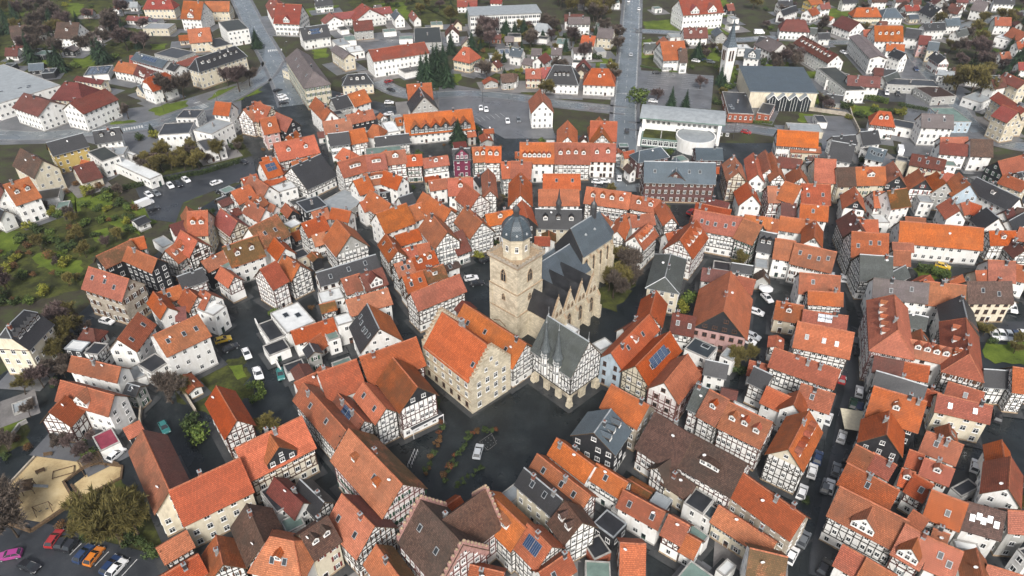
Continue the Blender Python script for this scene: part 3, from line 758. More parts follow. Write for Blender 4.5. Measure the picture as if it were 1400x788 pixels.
# ------------------------------------------------------------------ house survey
# ridge end, ridge end, a point on the eave seen, eave height, roof, wall, features;  F: two roof corners and a third across, height;  + a wing of the same house
SURVEY = """
@0 0
50 142 138 133 70 205 4.5 b w p38
170 150 230 140 250 172 4.5 b w p38
308 118 426 122 330 205 5 b w d1
700 10 740 10 695 35 3 g w
800 -8 912 -8 830 48 6 p c d2 h
990 5 1095 10 945 97 7 s w d1 z1
+ 1105 8 1235 8 1150 60 6 s c
690 85 800 92 690 108 3 p w p25
F 785 98 880 100 880 122 3 y w S
F 810 125 945 127 945 155 4 g c
1010 158 1128 148 1090 225 5.5 s c d1
F 1175 118 1285 102 1325 155 8 G w
F 1095 222 1185 203 1235 240 4 k c
1055 315 1265 248 1100 378 8.5 k c h d7 p50
735 282 905 327 708 320 4.5 y w S p30
900 330 965 350 880 365 3.5 k w p30
640 330 742 348 612 380 4.5 s w p35
740 352 830 383 735 405 4.5 r w z1
775 425 905 385 795 500 6.5 s w j s3
350 442 420 446 370 540 6 r c h p40
415 410 560 432 400 430 5 r c p25
375 553 565 478 440 616 8 r w p32
130 500 268 545 65 578 7 r w p32
F 325 458 20 345 -180 500 7 g w s4
500 705 640 685 510 775 6 k w d2
F 885 665 1050 655 1050 715 7 B w
F 990 590 1100 590 1105 635 5.5 B w
1163 546 1244 554 1135 612 9 o w
F 1040 700 1160 640 1200 690 7 g w
F 1060 760 1165 735 1200 790 5 B w
1310 590 1400 545 1345 665 7 s T
930 345 1060 300 945 375 3 p w p25
F 830 290 930 255 1000 300 3.5 B g
700 300 730 300 700 330 3 p w
30 258 95 258 30 300 3 r w
F 480 360 610 350 620 395 3 y w S
@1 0
110 20 245 25 130 125 7 p w z1
90 -30 130 40 60 45 7 p w d2
400 75 720 35 370 115 4.5 p w p30
+ 570 18 612 50 530 112 4.5 p w p30
+ 395 70 420 90 365 122 4.5 p w p30
840 57 868 88 825 75 3.5 p w
1085 2 1190 2 1090 35 4 p w
1265 -12 1325 -10 1265 15 4 p w
235 150 380 130 250 218 5.5 k w S d2
F 405 215 470 205 480 240 3 g w
F 470 195 530 190 540 215 3 N w
F 480 255 560 245 570 275 3.6 W w
222 262 310 385 175 345 10 q c h p42 s3
430 243 500 290 390 262 6.5 q c p32
495 402 590 396 470 460 5 k c h d3 p35
607 270 905 226 630 330 8.5 p w p30
F 765 370 860 350 865 380 3 B w
F 850 150 990 145 950 230 4 G g
1270 185 1320 185 1275 208 3 r H p30
1120 252 1150 258 1100 328 5.5 s c h d1
F 1300 265 1365 262 1367 290 2.6 g w S
1320 400 1385 395 1310 445 4 b g
812 455 942 446 830 545 6 o g
+ 880 470 905 520 830 590 5.5 k g
795 618 1160 585 820 728 4.5 o w z6 zw=4.4 zk=k c1 p40
-10 545 80 578 -30 640 7 s N d2
110 605 195 642 145 700 7 s k
160 740 215 705 165 765 6 s T
20 640 100 625 60 720 7 s P d1
320 522 400 600 290 575 8 s w
495 508 582 480 520 578 5 o w c1
405 530 490 508 440 590 5 k g
485 620 625 590 520 665 5 s k
360 655 505 635 390 718 8 s w s1
390 720 495 708 400 785 7 k w
490 705 580 688 520 775 6 o T
630 672 655 675 620 738 5 s w h
F 675 660 740 650 740 710 5 W w
640 738 820 718 650 788 5 k T
F 140 375 190 360 200 400 4 g c
700 735 760 730 700 780 4 s w
@2 0
140 125 190 130 120 165 4 g w h
305 93 417 92 310 130 6 q w p35
470 150 550 158 455 200 6 q c p38
380 188 450 195 365 240 4 s c
F 245 205 310 208 305 240 3 N w
F 435 255 485 252 487 280 3 g g
0 255 60 265 0 300 5 y w
75 370 155 370 60 422 5 s c d1
158 365 208 362 160 420 5 p c
228 350 318 354 200 450 5 k w h d4
432 368 520 372 415 455 5.5 s w h d1
900 0 1115 -15 885 85 9 p w p38 z2 zw=5
925 150 1050 148 920 205 4.5 r w d2
800 225 925 220 805 325 6 s w p38
+ 900 262 940 262 900 335 6 b w p38
1260 258 1340 265 1265 310 5 y w z1
F 1195 240 1265 238 1265 262 4 W w
F 1165 608 1305 615 1290 500 4 B H s2
F 1320 606 1390 618 1395 560 3.6 B H
150 480 166 545 105 615 7 o w
300 648 300 735 245 690 5 o T
425 650 565 655 425 755 6 o T
+ 470 630 488 722 418 755 6 o T
1335 195 1390 205 1330 245 5 k w
F 385 -10 570 -10 570 15 4 N w
0 395 30 398 0 430 4 b w
715 235 770 232 715 262 3 G g
F 835 180 905 178 905 200 3 g w
@3 0
70 55 150 28 95 80 5 k w
55 5 130 0 60 30 5 k w
100 105 200 110 85 165 5 r w h
-20 190 80 235 -30 260 5 q w p35
187 190 377 296 150 238 7 r w d8 p40
400 85 495 120 365 140 5 r w p38
480 42 585 42 460 90 5 s c h d1
640 45 685 45 610 95 4.5 y w h p35
575 138 725 140 580 220 8 o w d4
515 160 575 160 520 195 6 s w
485 185 600 300 438 198 8 q w p18 nc
640 235 735 240 650 272 6 s w
680 262 742 285 655 300 7 k w
750 150 830 160 735 200 6 k w
840 125 950 120 845 165 5.5 k w s2
955 100 1030 95 960 140 5 y w
865 15 935 45 830 70 5.5 k w d1
990 18 1050 30 945 60 5.5 r w
1120 0 1190 12 1090 50 6 q w
1220 -10 1330 -5 1225 15 5 k w
1225 92 1310 95 1230 135 5.5 s w
1320 148 1400 180 1290 195 6 s w
1340 225 1400 220 1350 262 5 s w
820 190 880 195 795 235 7 r P
870 222 925 228 850 265 6.5 y c
905 275 960 310 885 320 6 k w
920 375 1005 385 910 400 4 g w p30
950 410 1030 405 960 450 4 y w
F 265 365 365 362 405 488 6 G w
320 505 405 515 315 530 3 k g
F 372 385 440 400 440 455 5 B w
432 405 605 415 437 460 6 r w s2
575 365 622 368 575 400 5 r P
F 615 420 890 432 890 465 4 B g
F 790 470 920 462 965 520 3.8 b g
600 598 660 605 560 668 6 s w h d2
830 612 998 618 845 685 8 q w s2
F 870 580 1000 580 1065 655 5 N l
500 710 590 700 490 785 5 k w
350 735 470 725 350 790 5 k w
F 680 640 790 660 800 700 4 B w
55 698 272 712 45 780 6 o w
930 740 1075 738 935 795 7 s w
1280 390 1390 440 1250 430 9 p c
F 1130 490 1230 520 1200 570 4 g w
270 178 330 175 275 210 4 k w
230 150 265 152 228 180 4 G w
F 95 660 275 668 280 710 3 g c
280 20 330 15 280 45 5 p w
400 -10 480 -15 405 15 5 k w
560 -25 640 -25 565 10 5 b w
690 -20 760 -20 695 10 5 r w
1010 165 1070 150 1020 200 4 G w
1250 285 1300 278 1255 305 4 s w
1350 335 1400 335 1350 375 5 p w
1180 -30 1250 -35 1185 -5 5 r w
@0 1
110 10 225 75 65 100 8 b c
+ 190 50 240 85 175 112 8 b c
250 -20 440 -70 285 50 8 k Y
395 110 500 80 450 195 3.5 r c p35
440 72 480 80 430 125 5 o c
F 470 30 565 0 600 65 6.5 G w
F 590 80 655 55 765 195 4 W w
F 560 10 690 0 695 42 5 g w
18 208 150 165 80 320 8 o w d2
-40 180 20 240 -60 260 7 r w
-30 320 20 345 -50 370 5 k w
F 200 240 330 220 375 265 3 B w
F 310 300 380 290 385 325 2.2 N g
480 648 692 712 420 757 9 s Q s3
520 590 700 505 600 640 9 m k
+ 690 540 845 605 670 615 9.5 s k
700 500 770 485 740 545 9 s w
890 560 965 505 930 652 6 s T d2
975 452 1062 508 1012 592 7 s T
1010 350 1115 345 1085 478 8 o c d2
+ 1005 325 1035 400 975 375 7 o c
915 425 985 400 940 460 5 r w
1188 336 1278 403 1225 472 7 p N
1245 245 1340 205 1290 310 6 o T
1320 310 1400 255 1350 370 7 s w d2
1085 620 1220 552 1120 655 7 o k
F 1155 625 1215 595 1245 640 7 N l
1200 540 1380 480 1290 635 7 m w d2
955 700 1085 655 1000 760 7 k T
1190 648 1260 700 1170 690 6 o T
840 790 1000 735 880 830 5 s N s1
720 400 780 375 745 430 2.6 k w p20
F 820 505 880 480 910 530 3 g w
F 640 20 660 12 690 60 4 W w
@1 1
95 -15 310 -60 150 75 7 s T d2
190 85 330 45 200 105 6 o T
188 112 346 42 240 250 4.5 k T p42
20 85 100 60 45 180 7 s w S
+ 75 130 112 85 60 160 6 s w
40 190 170 130 65 212 5 s w p30
-30 150 68 216 30 285 6 s w
F 80 215 190 185 215 220 6 W w
30 285 105 320 60 350 4 s w
-40 290 48 340 -30 380 7 s w
F 330 310 475 230 545 320 4 g g
F 215 300 330 265 350 330 6 B k
410 330 510 350 400 385 6 s w
300 355 380 330 320 390 6 s w s1
-40 440 108 366 20 560 8 m w s2
F 145 415 205 388 243 415 5 W Y
245 415 360 372 285 487 7 s T
435 393 508 478 430 590 8 s T ug
300 480 365 460 330 525 5 o w
100 492 155 548 50 545 7 o w
150 580 235 640 175 712 7 o T
22 660 105 618 60 785 8 O T
325 680 640 582 350 752 6 k w s3
460 715 555 685 480 800 7 O T
562 690 675 652 590 780 8 r T z1
440 85 590 45 480 165 8 s T dk=shed d1 dw=3.8
590 48 690 35 620 130 8 s T dk=shed d1 dw=3
690 30 800 18 712 98 8 s T d1 dw=2
470 10 510 25 430 60 7 o w h
808 48 890 43 812 106 7 s T d1
897 66 1030 48 900 112 6 s T d1
1060 15 1150 10 1040 75 7.5 k V z1 zw=4.5
1165 5 1240 0 1170 85 8 o T d2
1240 0 1318 0 1243 85 8 o T d2
1320 85 1400 80 1325 172 8 s T
525 185 600 160 560 262 7 s w
580 150 705 130 605 210 7 s w dk=shed d1 dw=4
690 130 788 165 740 225 7 s w
F 650 200 740 188 745 240 5 r k
770 275 840 250 800 320 4 k w
615 235 725 310 570 310 7 s T
648 362 806 306 690 472 7 o w
820 325 895 300 845 405 6 s w
900 245 1050 342 1000 415 8 s T
930 185 1020 172 935 225 6 s w
1035 172 1165 168 1000 265 8 s w d1
+ 1130 200 1205 258 1145 340 7 s T
1250 120 1262 240 1230 180 8 s T
1170 170 1235 130 1190 225 5 k w
1130 322 1218 408 1157 500 7 s T
940 355 1030 462 965 552 8 s T
1040 475 1110 450 1085 585 4.5 r w
1237 365 1378 340 1262 425 7 o T d1
750 480 875 442 765 530 5 o w
700 470 762 562 655 525 7 s T s2
770 555 870 530 800 590 5 s w
745 635 832 606 775 705 7 s T s2
835 600 955 560 862 668 7 s T d2
868 530 930 518 890 565 6 s w
790 700 892 668 838 785 7 s T s2
895 670 1005 635 925 735 7 m T d1 dk=shed
835 790 1092 688 875 883 8 O T
560 300 640 270 590 345 6 s w
640 55 700 20 650 60 6 s w
F 590 10 780 -5 790 35 5 N w
@2 1
45 -22 225 -20 50 90 8 s w d6 df=.72
228 -20 420 -18 238 92 7 s T d4
420 -18 558 -14 423 78 7 s w d2
0 80 105 85 0 170 8 s w
+ 45 140 45 262 108 310 8 s T
170 148 365 150 172 232 6 o w p35 nc s2
145 232 358 232 147 318 5 o w p35 nc
55 290 85 380 145 450 8 s k tT U
405 218 640 250 400 305 7 o T d4
650 262 800 290 650 335 7 o T d2
812 296 862 385 780 350 8 s T
480 360 545 410 470 400 6 s w
605 365 568 455 605 505 7 o T uw
742 408 662 482 707 556 8 o T d5 uw
640 375 760 360 660 410 8 s w
715 80 1095 88 712 192 8 y I s4
+ 885 60 885 135 812 172 8 y I p42
690 25 800 5 690 85 7 y I h p40
990 8 1130 10 990 72 6 y I p30
1195 50 1222 138 1158 185 8 s N s2
1300 35 1325 150 1275 190 8 s w
1268 192 1296 262 1230 335 6 s w
1365 20 1390 120 1345 100 8 s T
1050 275 1170 305 1060 330 4 r w p30
995 305 1180 340 990 350 6 O w
990 340 1245 385 985 445 8 s T s5
1250 388 1348 425 1215 497 8 o T c1
1258 368 1400 385 1260 410 7 o w
1345 455 1420 470 1315 560 7 k w d2
990 395 905 502 975 602 8 s T d4
830 470 930 440 830 520 6 s w
1030 655 1180 675 1050 720 5 r w
1178 675 1140 885 1275 968 6 s P uk
+ 1190 690 1310 718 1190 770 5.5 s P
F 1310 600 1380 610 1375 660 5 g w
@3 1
20 30 65 150 10 185 8 s T
165 105 185 165 105 185 7 s T
60 55 180 70 70 110 7 r w
255 65 365 70 255 192 7 o c
205 85 255 80 215 130 6 k w
350 -30 470 -10 370 75 6 k w
372 115 465 113 350 215 7 b c
472 112 628 110 475 208 7 s c d1 dw=2.4
675 80 708 158 628 208 7 s k tT U
812 122 848 178 758 238 7 s T U
910 135 962 195 895 265 7 s g
1030 142 1090 205 990 265 7 s l
940 135 1005 150 975 195 8 s w
780 40 960 72 755 95 6 r c s3
1130 168 1358 278 1125 260 6 k w d1
985 278 1035 345 955 385 6 s w
1040 305 1085 295 1070 365 5 s w
1090 300 1150 320 1100 365 5 s w
1180 330 1245 385 1125 425 5 k w
1195 455 1333 455 1200 530 6 o T d1
1320 495 1385 560 1300 560 5 r T
1240 80 1400 40 1300 150 5 s k
1275 150 1400 195 1235 195 5 s c
930 -20 1075 -10 940 40 6 r w
1095 -40 1210 -35 1100 50 6.5 b w
1275 355 1320 330 1310 380 5 r w
1300 400 1390 350 1330 430 5 k w
715 402 1160 440 712 518 6 o w c0
645 240 745 225 640 340 8 m w
570 242 628 242 568 328 6 o w
F 550 365 620 365 612 410 4 W w
468 218 482 290 398 300 7 s w U
455 345 500 440 400 470 7 r T
485 395 590 395 500 465 6 s w
455 458 648 470 443 592 8 o T s3
500 582 670 592 492 720 7 G T
680 558 765 562 735 640 6 s w
0 215 85 215 5 300 7 s T s1
95 188 180 215 95 295 8 s w
182 200 335 205 178 308 7 O T s2
178 310 325 322 172 390 6 o w s1
75 305 150 308 75 370 5 r w
70 375 255 400 75 450 6 s w
+ 255 400 250 490 180 525 7 s w
45 495 148 510 25 600 7 s w
150 520 368 568 122 628 7 s w s4
175 680 388 698 165 788 7 O w s1
0 388 55 392 0 465 6 o w
0 462 48 470 0 590 5 k w
575 708 865 740 555 810 8 q w s2
842 725 1065 748 850 850 7 o w
1190 612 1330 620 1190 725 6 O w c1
1120 670 1195 665 1130 750 5 s c
1335 635 1420 650 1335 720 6 s w
1075 755 1310 765 1075 840 6 b c s2
550 0 640 20 520 60 5 y w s4
1360 435 1420 450 1340 500 5 s T
1345 330 1400 340 1350 380 5 b w
120 0 280 5 120 30 4 o c p25
640 690 740 640 650 740 5 G T
F 500 10 560 0 600 40 4 B w
@0 2
10 210 150 75 95 368 9 k c d6 j p50
460 190 500 195 430 245 3 r w h
740 108 632 248 735 312 7 O w s2
826 -5 898 78 868 126 7 s w
828 226 1062 120 900 342 9.5 o w s3 p35
F 738 385 835 325 905 375 5 B w
1000 -30 1060 20 970 60 7 s T
1085 -20 1135 10 1060 75 7 s w
945 80 995 75 930 115 5 r T
388 340 648 402 370 412 7 s w
330 472 612 552 470 628 7 O w z1
345 555 265 640 360 740 6 O T
1166 503 1273 686 1207 778 7 s T
F 1060 90 1130 40 1165 110 7 W w
F 690 405 760 380 800 440 3 g w
F 170 560 60 600 110 640 .8 g g
@0 3
F 495 35 600 -15 650 60 3 M w
765 0 912 322 880 555 8 O c 2r
+ 912 322 1285 150 890 560 8 s c
1165 570 1200 720 1080 625 5 O T
860 790 1060 670 960 860 6 O w
1330 400 1420 600 1250 540 6 b T
@1 2
F 75 110 225 50 305 160 5 W w s2
190 205 410 135 205 262 5 s w
F 350 190 410 170 465 235 5 N w
F 415 130 500 105 515 155 7 W w
280 265 350 215 310 310 3 s w
F 145 390 245 355 275 395 3 B w
F 330 0 450 -30 460 30 5 W w
F 10 170 90 140 130 240 3.5 B w
485 40 705 -25 510 125 7 o w
600 60 664 192 555 302 7 k w 2o s5
560 345 858 240 640 490 8 s T
740 350 868 505 772 642 9 O T U
335 430 535 358 400 580 8 O w
210 480 330 425 230 510 7 s w
256 488 482 738 385 790 8 O T s2
445 545 580 688 520 722 7 O T S
580 482 698 622 648 712 8 o T s2
495 715 570 830 450 790 7 O T
@0 0 1
322 612 411 569 346 655 8 o N z1 zw=6 zk=k
@1 3
503 -5 786 288 697 488 9 o R 2m d2 dk=small_clay s1
100 255 250 390 180 405 5 r w
240 265 365 385 300 440 5 k T
F 20 330 95 285 185 400 5 B w
F 130 490 230 440 275 500 4 N w
465 345 635 515 512 660 7 o T s2 2r
240 560 380 465 310 700 8 b c d2
80 575 200 600 140 800 7 o w h s2 d1
650 620 780 800 575 710 7 o w 2m
1160 725 1330 765 1120 790 7 s R
F 0 470 60 440 110 520 4 B w
@2 3
-135 325 70 520 -205 450 8 o T dk=shed d1 dw=5
88 505 210 625 18 640 8 o T S
245 45 440 190 195 130 7 o w c2
140 130 420 350 95 205 7 s T s3
70 205 270 370 0 280 8 k c s2
+ 290 385 375 495 180 480 8 b T d2
460 180 622 278 412 260 6 o w s1 tT
605 322 822 440 562 385 6 O w s2
850 455 952 512 780 545 6 s T
942 558 1015 600 897 632 4 s w
590 605 715 612 640 790 5 o w
970 18 1262 175 885 190 8 b T d1 dk=shed dw=4
850 205 988 295 810 275 5 b c
890 130 790 200 750 215 6 b T
1248 232 1576 462 1187 362 7 s Q c2
1120 408 1420 600 1078 490 5 o c
1290 635 1480 680 1130 810 7 m w
F 890 790 965 700 1120 800 4 N w
F 935 480 1065 570 1030 610 4 N w
F 380 600 470 560 570 640 2.8 B H
F 925 390 990 310 1085 380 6 B w
F 1010 440 1060 390 1130 420 5 y w
F 535 420 560 395 668 468 3 g w
F 1100 750 1160 690 1200 720 3 W w
150 760 300 660 220 830 7 O w s1
@3 3
480 78 570 125 430 165 6 O T
575 122 690 185 535 205 6 O w
435 180 705 320 398 300 7 O w s1
395 305 757 485 332 462 8 s T z1 zw=4
750 508 897 588 668 665 8 o T z1
900 590 1048 652 850 745 8 s w s2
410 618 540 690 350 720 7 O w
540 690 690 780 490 830 7 s w
730 205 790 225 685 280 6 s w d1
795 235 890 290 742 330 6 s T s1
850 150 1002 208 812 235 6 s w d1
890 322 1075 392 850 470 7 s w s1
1080 385 1278 440 1045 530 7 b w s5
1308 145 1296 312 1150 335 7 O w
1260 55 1275 150 1195 165 6 s w
1300 430 1420 440 1265 545 8 s g
1125 640 1160 790 1035 660 6 O w
1190 725 1400 790 1170 800 5 o w
862 5 1050 78 820 110 6 s w s1
F 985 310 1080 260 1100 330 3 B w
790 430 865 480 780 475 5 o w
F 1345 640 1420 620 1420 700 6 B w
900 530 975 560 890 600 4 s w
F 995 585 1130 610 1120 640 4 W w
770 105 840 130 765 150 5 s w
@2 2
775 -10 745 110 670 140 8 s T
740 115 535 322 598 405 8 s l s2 d1
848 210 668 392 740 495 8 o c S s3 tT
945 332 822 482 1005 455 8 o R u
1000 490 1060 515 940 620 8 G T
1070 522 1168 575 1010 668 8 O T d1
1172 588 1400 695 1108 722 8 s T d3
540 495 735 605 482 618 8 s Q
775 645 980 775 690 848 7 b T
870 110 990 130 840 210 6 r T s2
F 930 300 985 240 1105 300 5 y w s1
1050 360 1165 385 1020 430 5 k w
1310 400 1400 440 1270 480 7 k T
1285 365 1390 390 1290 400 4 s w
600 190 690 135 640 215 5 r w
F 430 275 500 240 540 280 4 W w
@3 2
50 45 190 70 40 138 5 s c d1
220 -10 402 0 218 55 7 s T
195 92 428 125 180 145 6 O w S
165 155 462 215 112 285 8 o T s3
40 298 388 415 5 395 8 s T c3
185 490 358 545 150 590 7 O w s1
0 505 135 565 -40 590 6 s w
165 530 140 600 200 650 7 s w
220 640 112 841 180 976 8 s T d6 dk=small_clay uc
680 15 700 200 545 200 10 s R h d5
770 250 1065 315 785 345 8 s w d5
1068 140 1085 330 940 440 8 s T h d3
1045 15 1075 140 935 170 8 k w
580 340 730 370 570 425 7 r w
730 370 868 395 712 450 7 o w
590 420 855 500 565 480 7 k T
578 503 852 585 520 660 8 s k d1
+ 655 640 640 760 490 790 8 s k
920 545 1207 608 895 635 7 O c s2
865 520 930 540 860 570 5 s w
978 480 1163 535 972 548 5 s w s1
1075 -60 1310 -60 1075 55 7 b c s2
1170 410 1295 420 1185 505 6 k T
1325 400 1420 410 1300 530 7 o T
760 110 860 130 760 170 6 G T
@760 540 6.567
345 335 490 130 525 548 8 y k d3 s3 p36
@500 270 2.543
345 370 557 508 510 592 7 o T s3
@2 1
130 335 372 340 150 440 6 k c d3 X
@1190 100 6.567
1150 170 1400 330 1120 240 9 p S
+ 1190 285 1330 345 1135 400 9 p S
1090 60 1200 40 1110 140 8 r w
@1190 0 6.567
1120 -30 1290 -20 1130 20 5 k w
780 -30 880 -25 790 10 5 r w
560 -30 660 -25 570 10 5 r w
F 1120 330 1210 290 1230 370 5 W w
120 690 240 640 150 740 3.5 G g
@850 330 4.637
310 85 275 225 160 272 7.5 G c h p30 c1
"""
# ------------------------------------------------------------------ the ground
def inpoly(x, y, pts):
    c = False; n = len(pts)
    for i in range(n):
        a, b = pts[i], pts[i-1]
        if (a[1] > y) != (b[1] > y) and x < (b[0]-a[0])*(y-a[1])/(b[1]-a[1])+a[0]: c = not c
    return c
mb = MB(); S = 9000
mb.poly([(-S, -S, 0), (S, -S, 0), (S, S, 0), (-S, S, 0)])
struct(link('ground', mb.mesh('ground', ['earth_and_grass'])))
LAYER = [.004]; SHEETS = {}
def sheet(name, px, mat, s=None, step=.0012):
    ox, oy, sc = s or (0, 0, 1)
    pts = [P(ox+x/sc, oy+y/sc) for x, y in px]
    ar = sum(pts[i-1][0]*pts[i][1]-pts[i][0]*pts[i-1][1] for i in range(len(pts)))
    if ar < 0: pts = pts[::-1]
    SHEETS.setdefault(name, []).append(pts)
    if name in ('lawn', 'garden', 'playground_sand'):            # ragged natural edges
        rng = random.Random(len(SHEETS[name])*7+len(name)); out = []
        for i, a in enumerate(pts):
            b = pts[(i+1) % len(pts)]; l = hypot(b[0]-a[0], b[1]-a[1]); n = max(2, int(l/1.6)); k = min(1.3, l*.09) if name != 'playground_sand' else .25
            for j in range(n): out.append((a[0]+(b[0]-a[0])*j/n+rng.uniform(-k, k), a[1]+(b[1]-a[1])*j/n+rng.uniform(-k, k)))
        pts = out
    mb = MB(); mb.poly([(x, y, LAYER[0]) for x, y in pts])
    o = struct(link(name, mb.mesh(name, [mat]))); LAYER[0] += step
    return o
ROADS = []
def road(px, width, mat='wet_asphalt', name='road', kerb=True, pave='car_park_asphalt'):
    pts = [P(x, y) for x, y in px]
    # smooth the centre line
    c = []
    for i in range(len(pts)-1):
        p0, p1, p2, p3 = pts[max(i-1, 0)], pts[i], pts[i+1], pts[min(i+2, len(pts)-1)]
        for k in range(6):
            t = k/6
            c.append(tuple(.5*(2*p1[j]+(p2[j]-p0[j])*t+(2*p0[j]-5*p1[j]+4*p2[j]-p3[j])*t*t+(3*p1[j]-p0[j]-3*p2[j]+p3[j])*t**3) for j in (0, 1)))
    c.append(pts[-1])
    def side(o):
        out = []
        for i, p in enumerate(c):
            a, b = c[max(i-1, 0)], c[min(i+1, len(c)-1)]
            l = hypot(b[0]-a[0], b[1]-a[1]) or 1
            out.append((p[0]-(b[1]-a[1])/l*o, p[1]+(b[0]-a[0])/l*o))
        return out
    L, R = side(width/2), side(-width/2)
    mb = MB(); z = LAYER[0]; LAYER[0] += .0015
    for i in range(len(c)-1): mb.poly([(*R[i], z), (*R[i+1], z), (*L[i+1], z), (*L[i], z)])
    struct(link(name, mb.mesh(name, [mat])))
    for q in range(len(c)): ROADS.append((c[q], width/2))
    if kerb:
        for sgn in (1, -1):
            I, O = side(sgn*width/2), side(sgn*(width/2+1.7)); K = side(sgn*(width/2+.15))
            mb = MB()
            for i in range(len(c)-1):
                q = [[(*I[i], .0), (*I[i+1], .0), (*I[i+1], .12), (*I[i], .12)], [(*I[i], .12), (*I[i+1], .12), (*K[i+1], .12), (*K[i], .12)], [(*K[i], .118), (*K[i+1], .118), (*O[i+1], .118), (*O[i], .118)], [(*O[i], .118), (*O[i+1], .118), (*O[i+1], 0), (*O[i], 0)]]
                for k, f in enumerate(q): mb.poly(f if sgn < 0 else f[::-1], 0 if k < 2 else 1)
            struct(link('pavement', mb.mesh('pavement', ['concrete' if pave == 'car_park_asphalt' else 'lane_setts', pave])))
    return c
def dashes(c, w_, on, gap, off=0, z=None):
    mb = MB(); z = LAYER[0]+.004; acc = 0; 
    for a, b in zip(c, c[1:]):
        l = hypot(b[0]-a[0], b[1]-a[1])
        if l < 1e-6: continue
        d = ((b[0]-a[0])/l, (b[1]-a[1])/l); n = (-d[1], d[0]); s = 0
        while s < l:
            ph = acc % (on+gap)
            st = min(l-s, (on-ph) if ph < on else (on+gap-ph)); st = max(st, .01)
            if ph < on:
                p = (a[0]+d[0]*s+n[0]*off, a[1]+d[1]*s+n[1]*off); q = (p[0]+d[0]*st, p[1]+d[1]*st)
                mb.poly([(p[0]-n[0]*w_, p[1]-n[1]*w_, z), (q[0]-n[0]*w_, q[1]-n[1]*w_, z), (q[0]+n[0]*w_, q[1]+n[1]*w_, z), (p[0]+n[0]*w_, p[1]+n[1]*w_, z)])
            s += st; acc += st
    if mb.f: struct(link('road_marking', mb.mesh('road_marking', ['road_paint'])))
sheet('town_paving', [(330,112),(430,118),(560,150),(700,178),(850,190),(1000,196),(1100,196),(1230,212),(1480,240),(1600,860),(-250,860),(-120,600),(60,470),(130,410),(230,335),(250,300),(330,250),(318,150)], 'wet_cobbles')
sheet('town_paving', [(-60,150),(60,165),(165,150),(240,140),(330,112),(330,250),(250,250),(200,215),(120,195),(-60,200)], 'car_park_asphalt')
T00, T01, T02, T03 = (0,0,3.94), (0,200,3.94), (0,400,3.94), (0,588,3.94)
for p in ([(-30,300),(30,312),(62,300),(100,265),(115,230),(130,235),(150,250),(170,270),(210,305),(185,330),(130,350),(115,395),(60,410),(-30,420)],
          [(-40,-20),(195,-10),(210,40),(190,70),(100,105),(-40,92)], [(470,-10),(640,-10),(640,35),(590,60),(560,20),(480,12)],
          [(655,42),(845,40),(842,130),(760,138),(660,125)], [(815,420),(840,350),(872,352),(868,385),(845,425)], [(875,55),(1000,60),(1000,95),(980,92),(880,90)],
          [(190,215),(330,195),(345,212),(230,262),(200,275),(180,250)], [(-30,560),(40,570),(40,605),(10,620),(-30,640)], [(88,690),(165,655),(215,700),(235,760),(200,790),(150,760),(95,728)],
          [(235,520),(330,490),(345,540),(300,570),(240,545)]):
    sheet('garden', p, 'garden_soil')
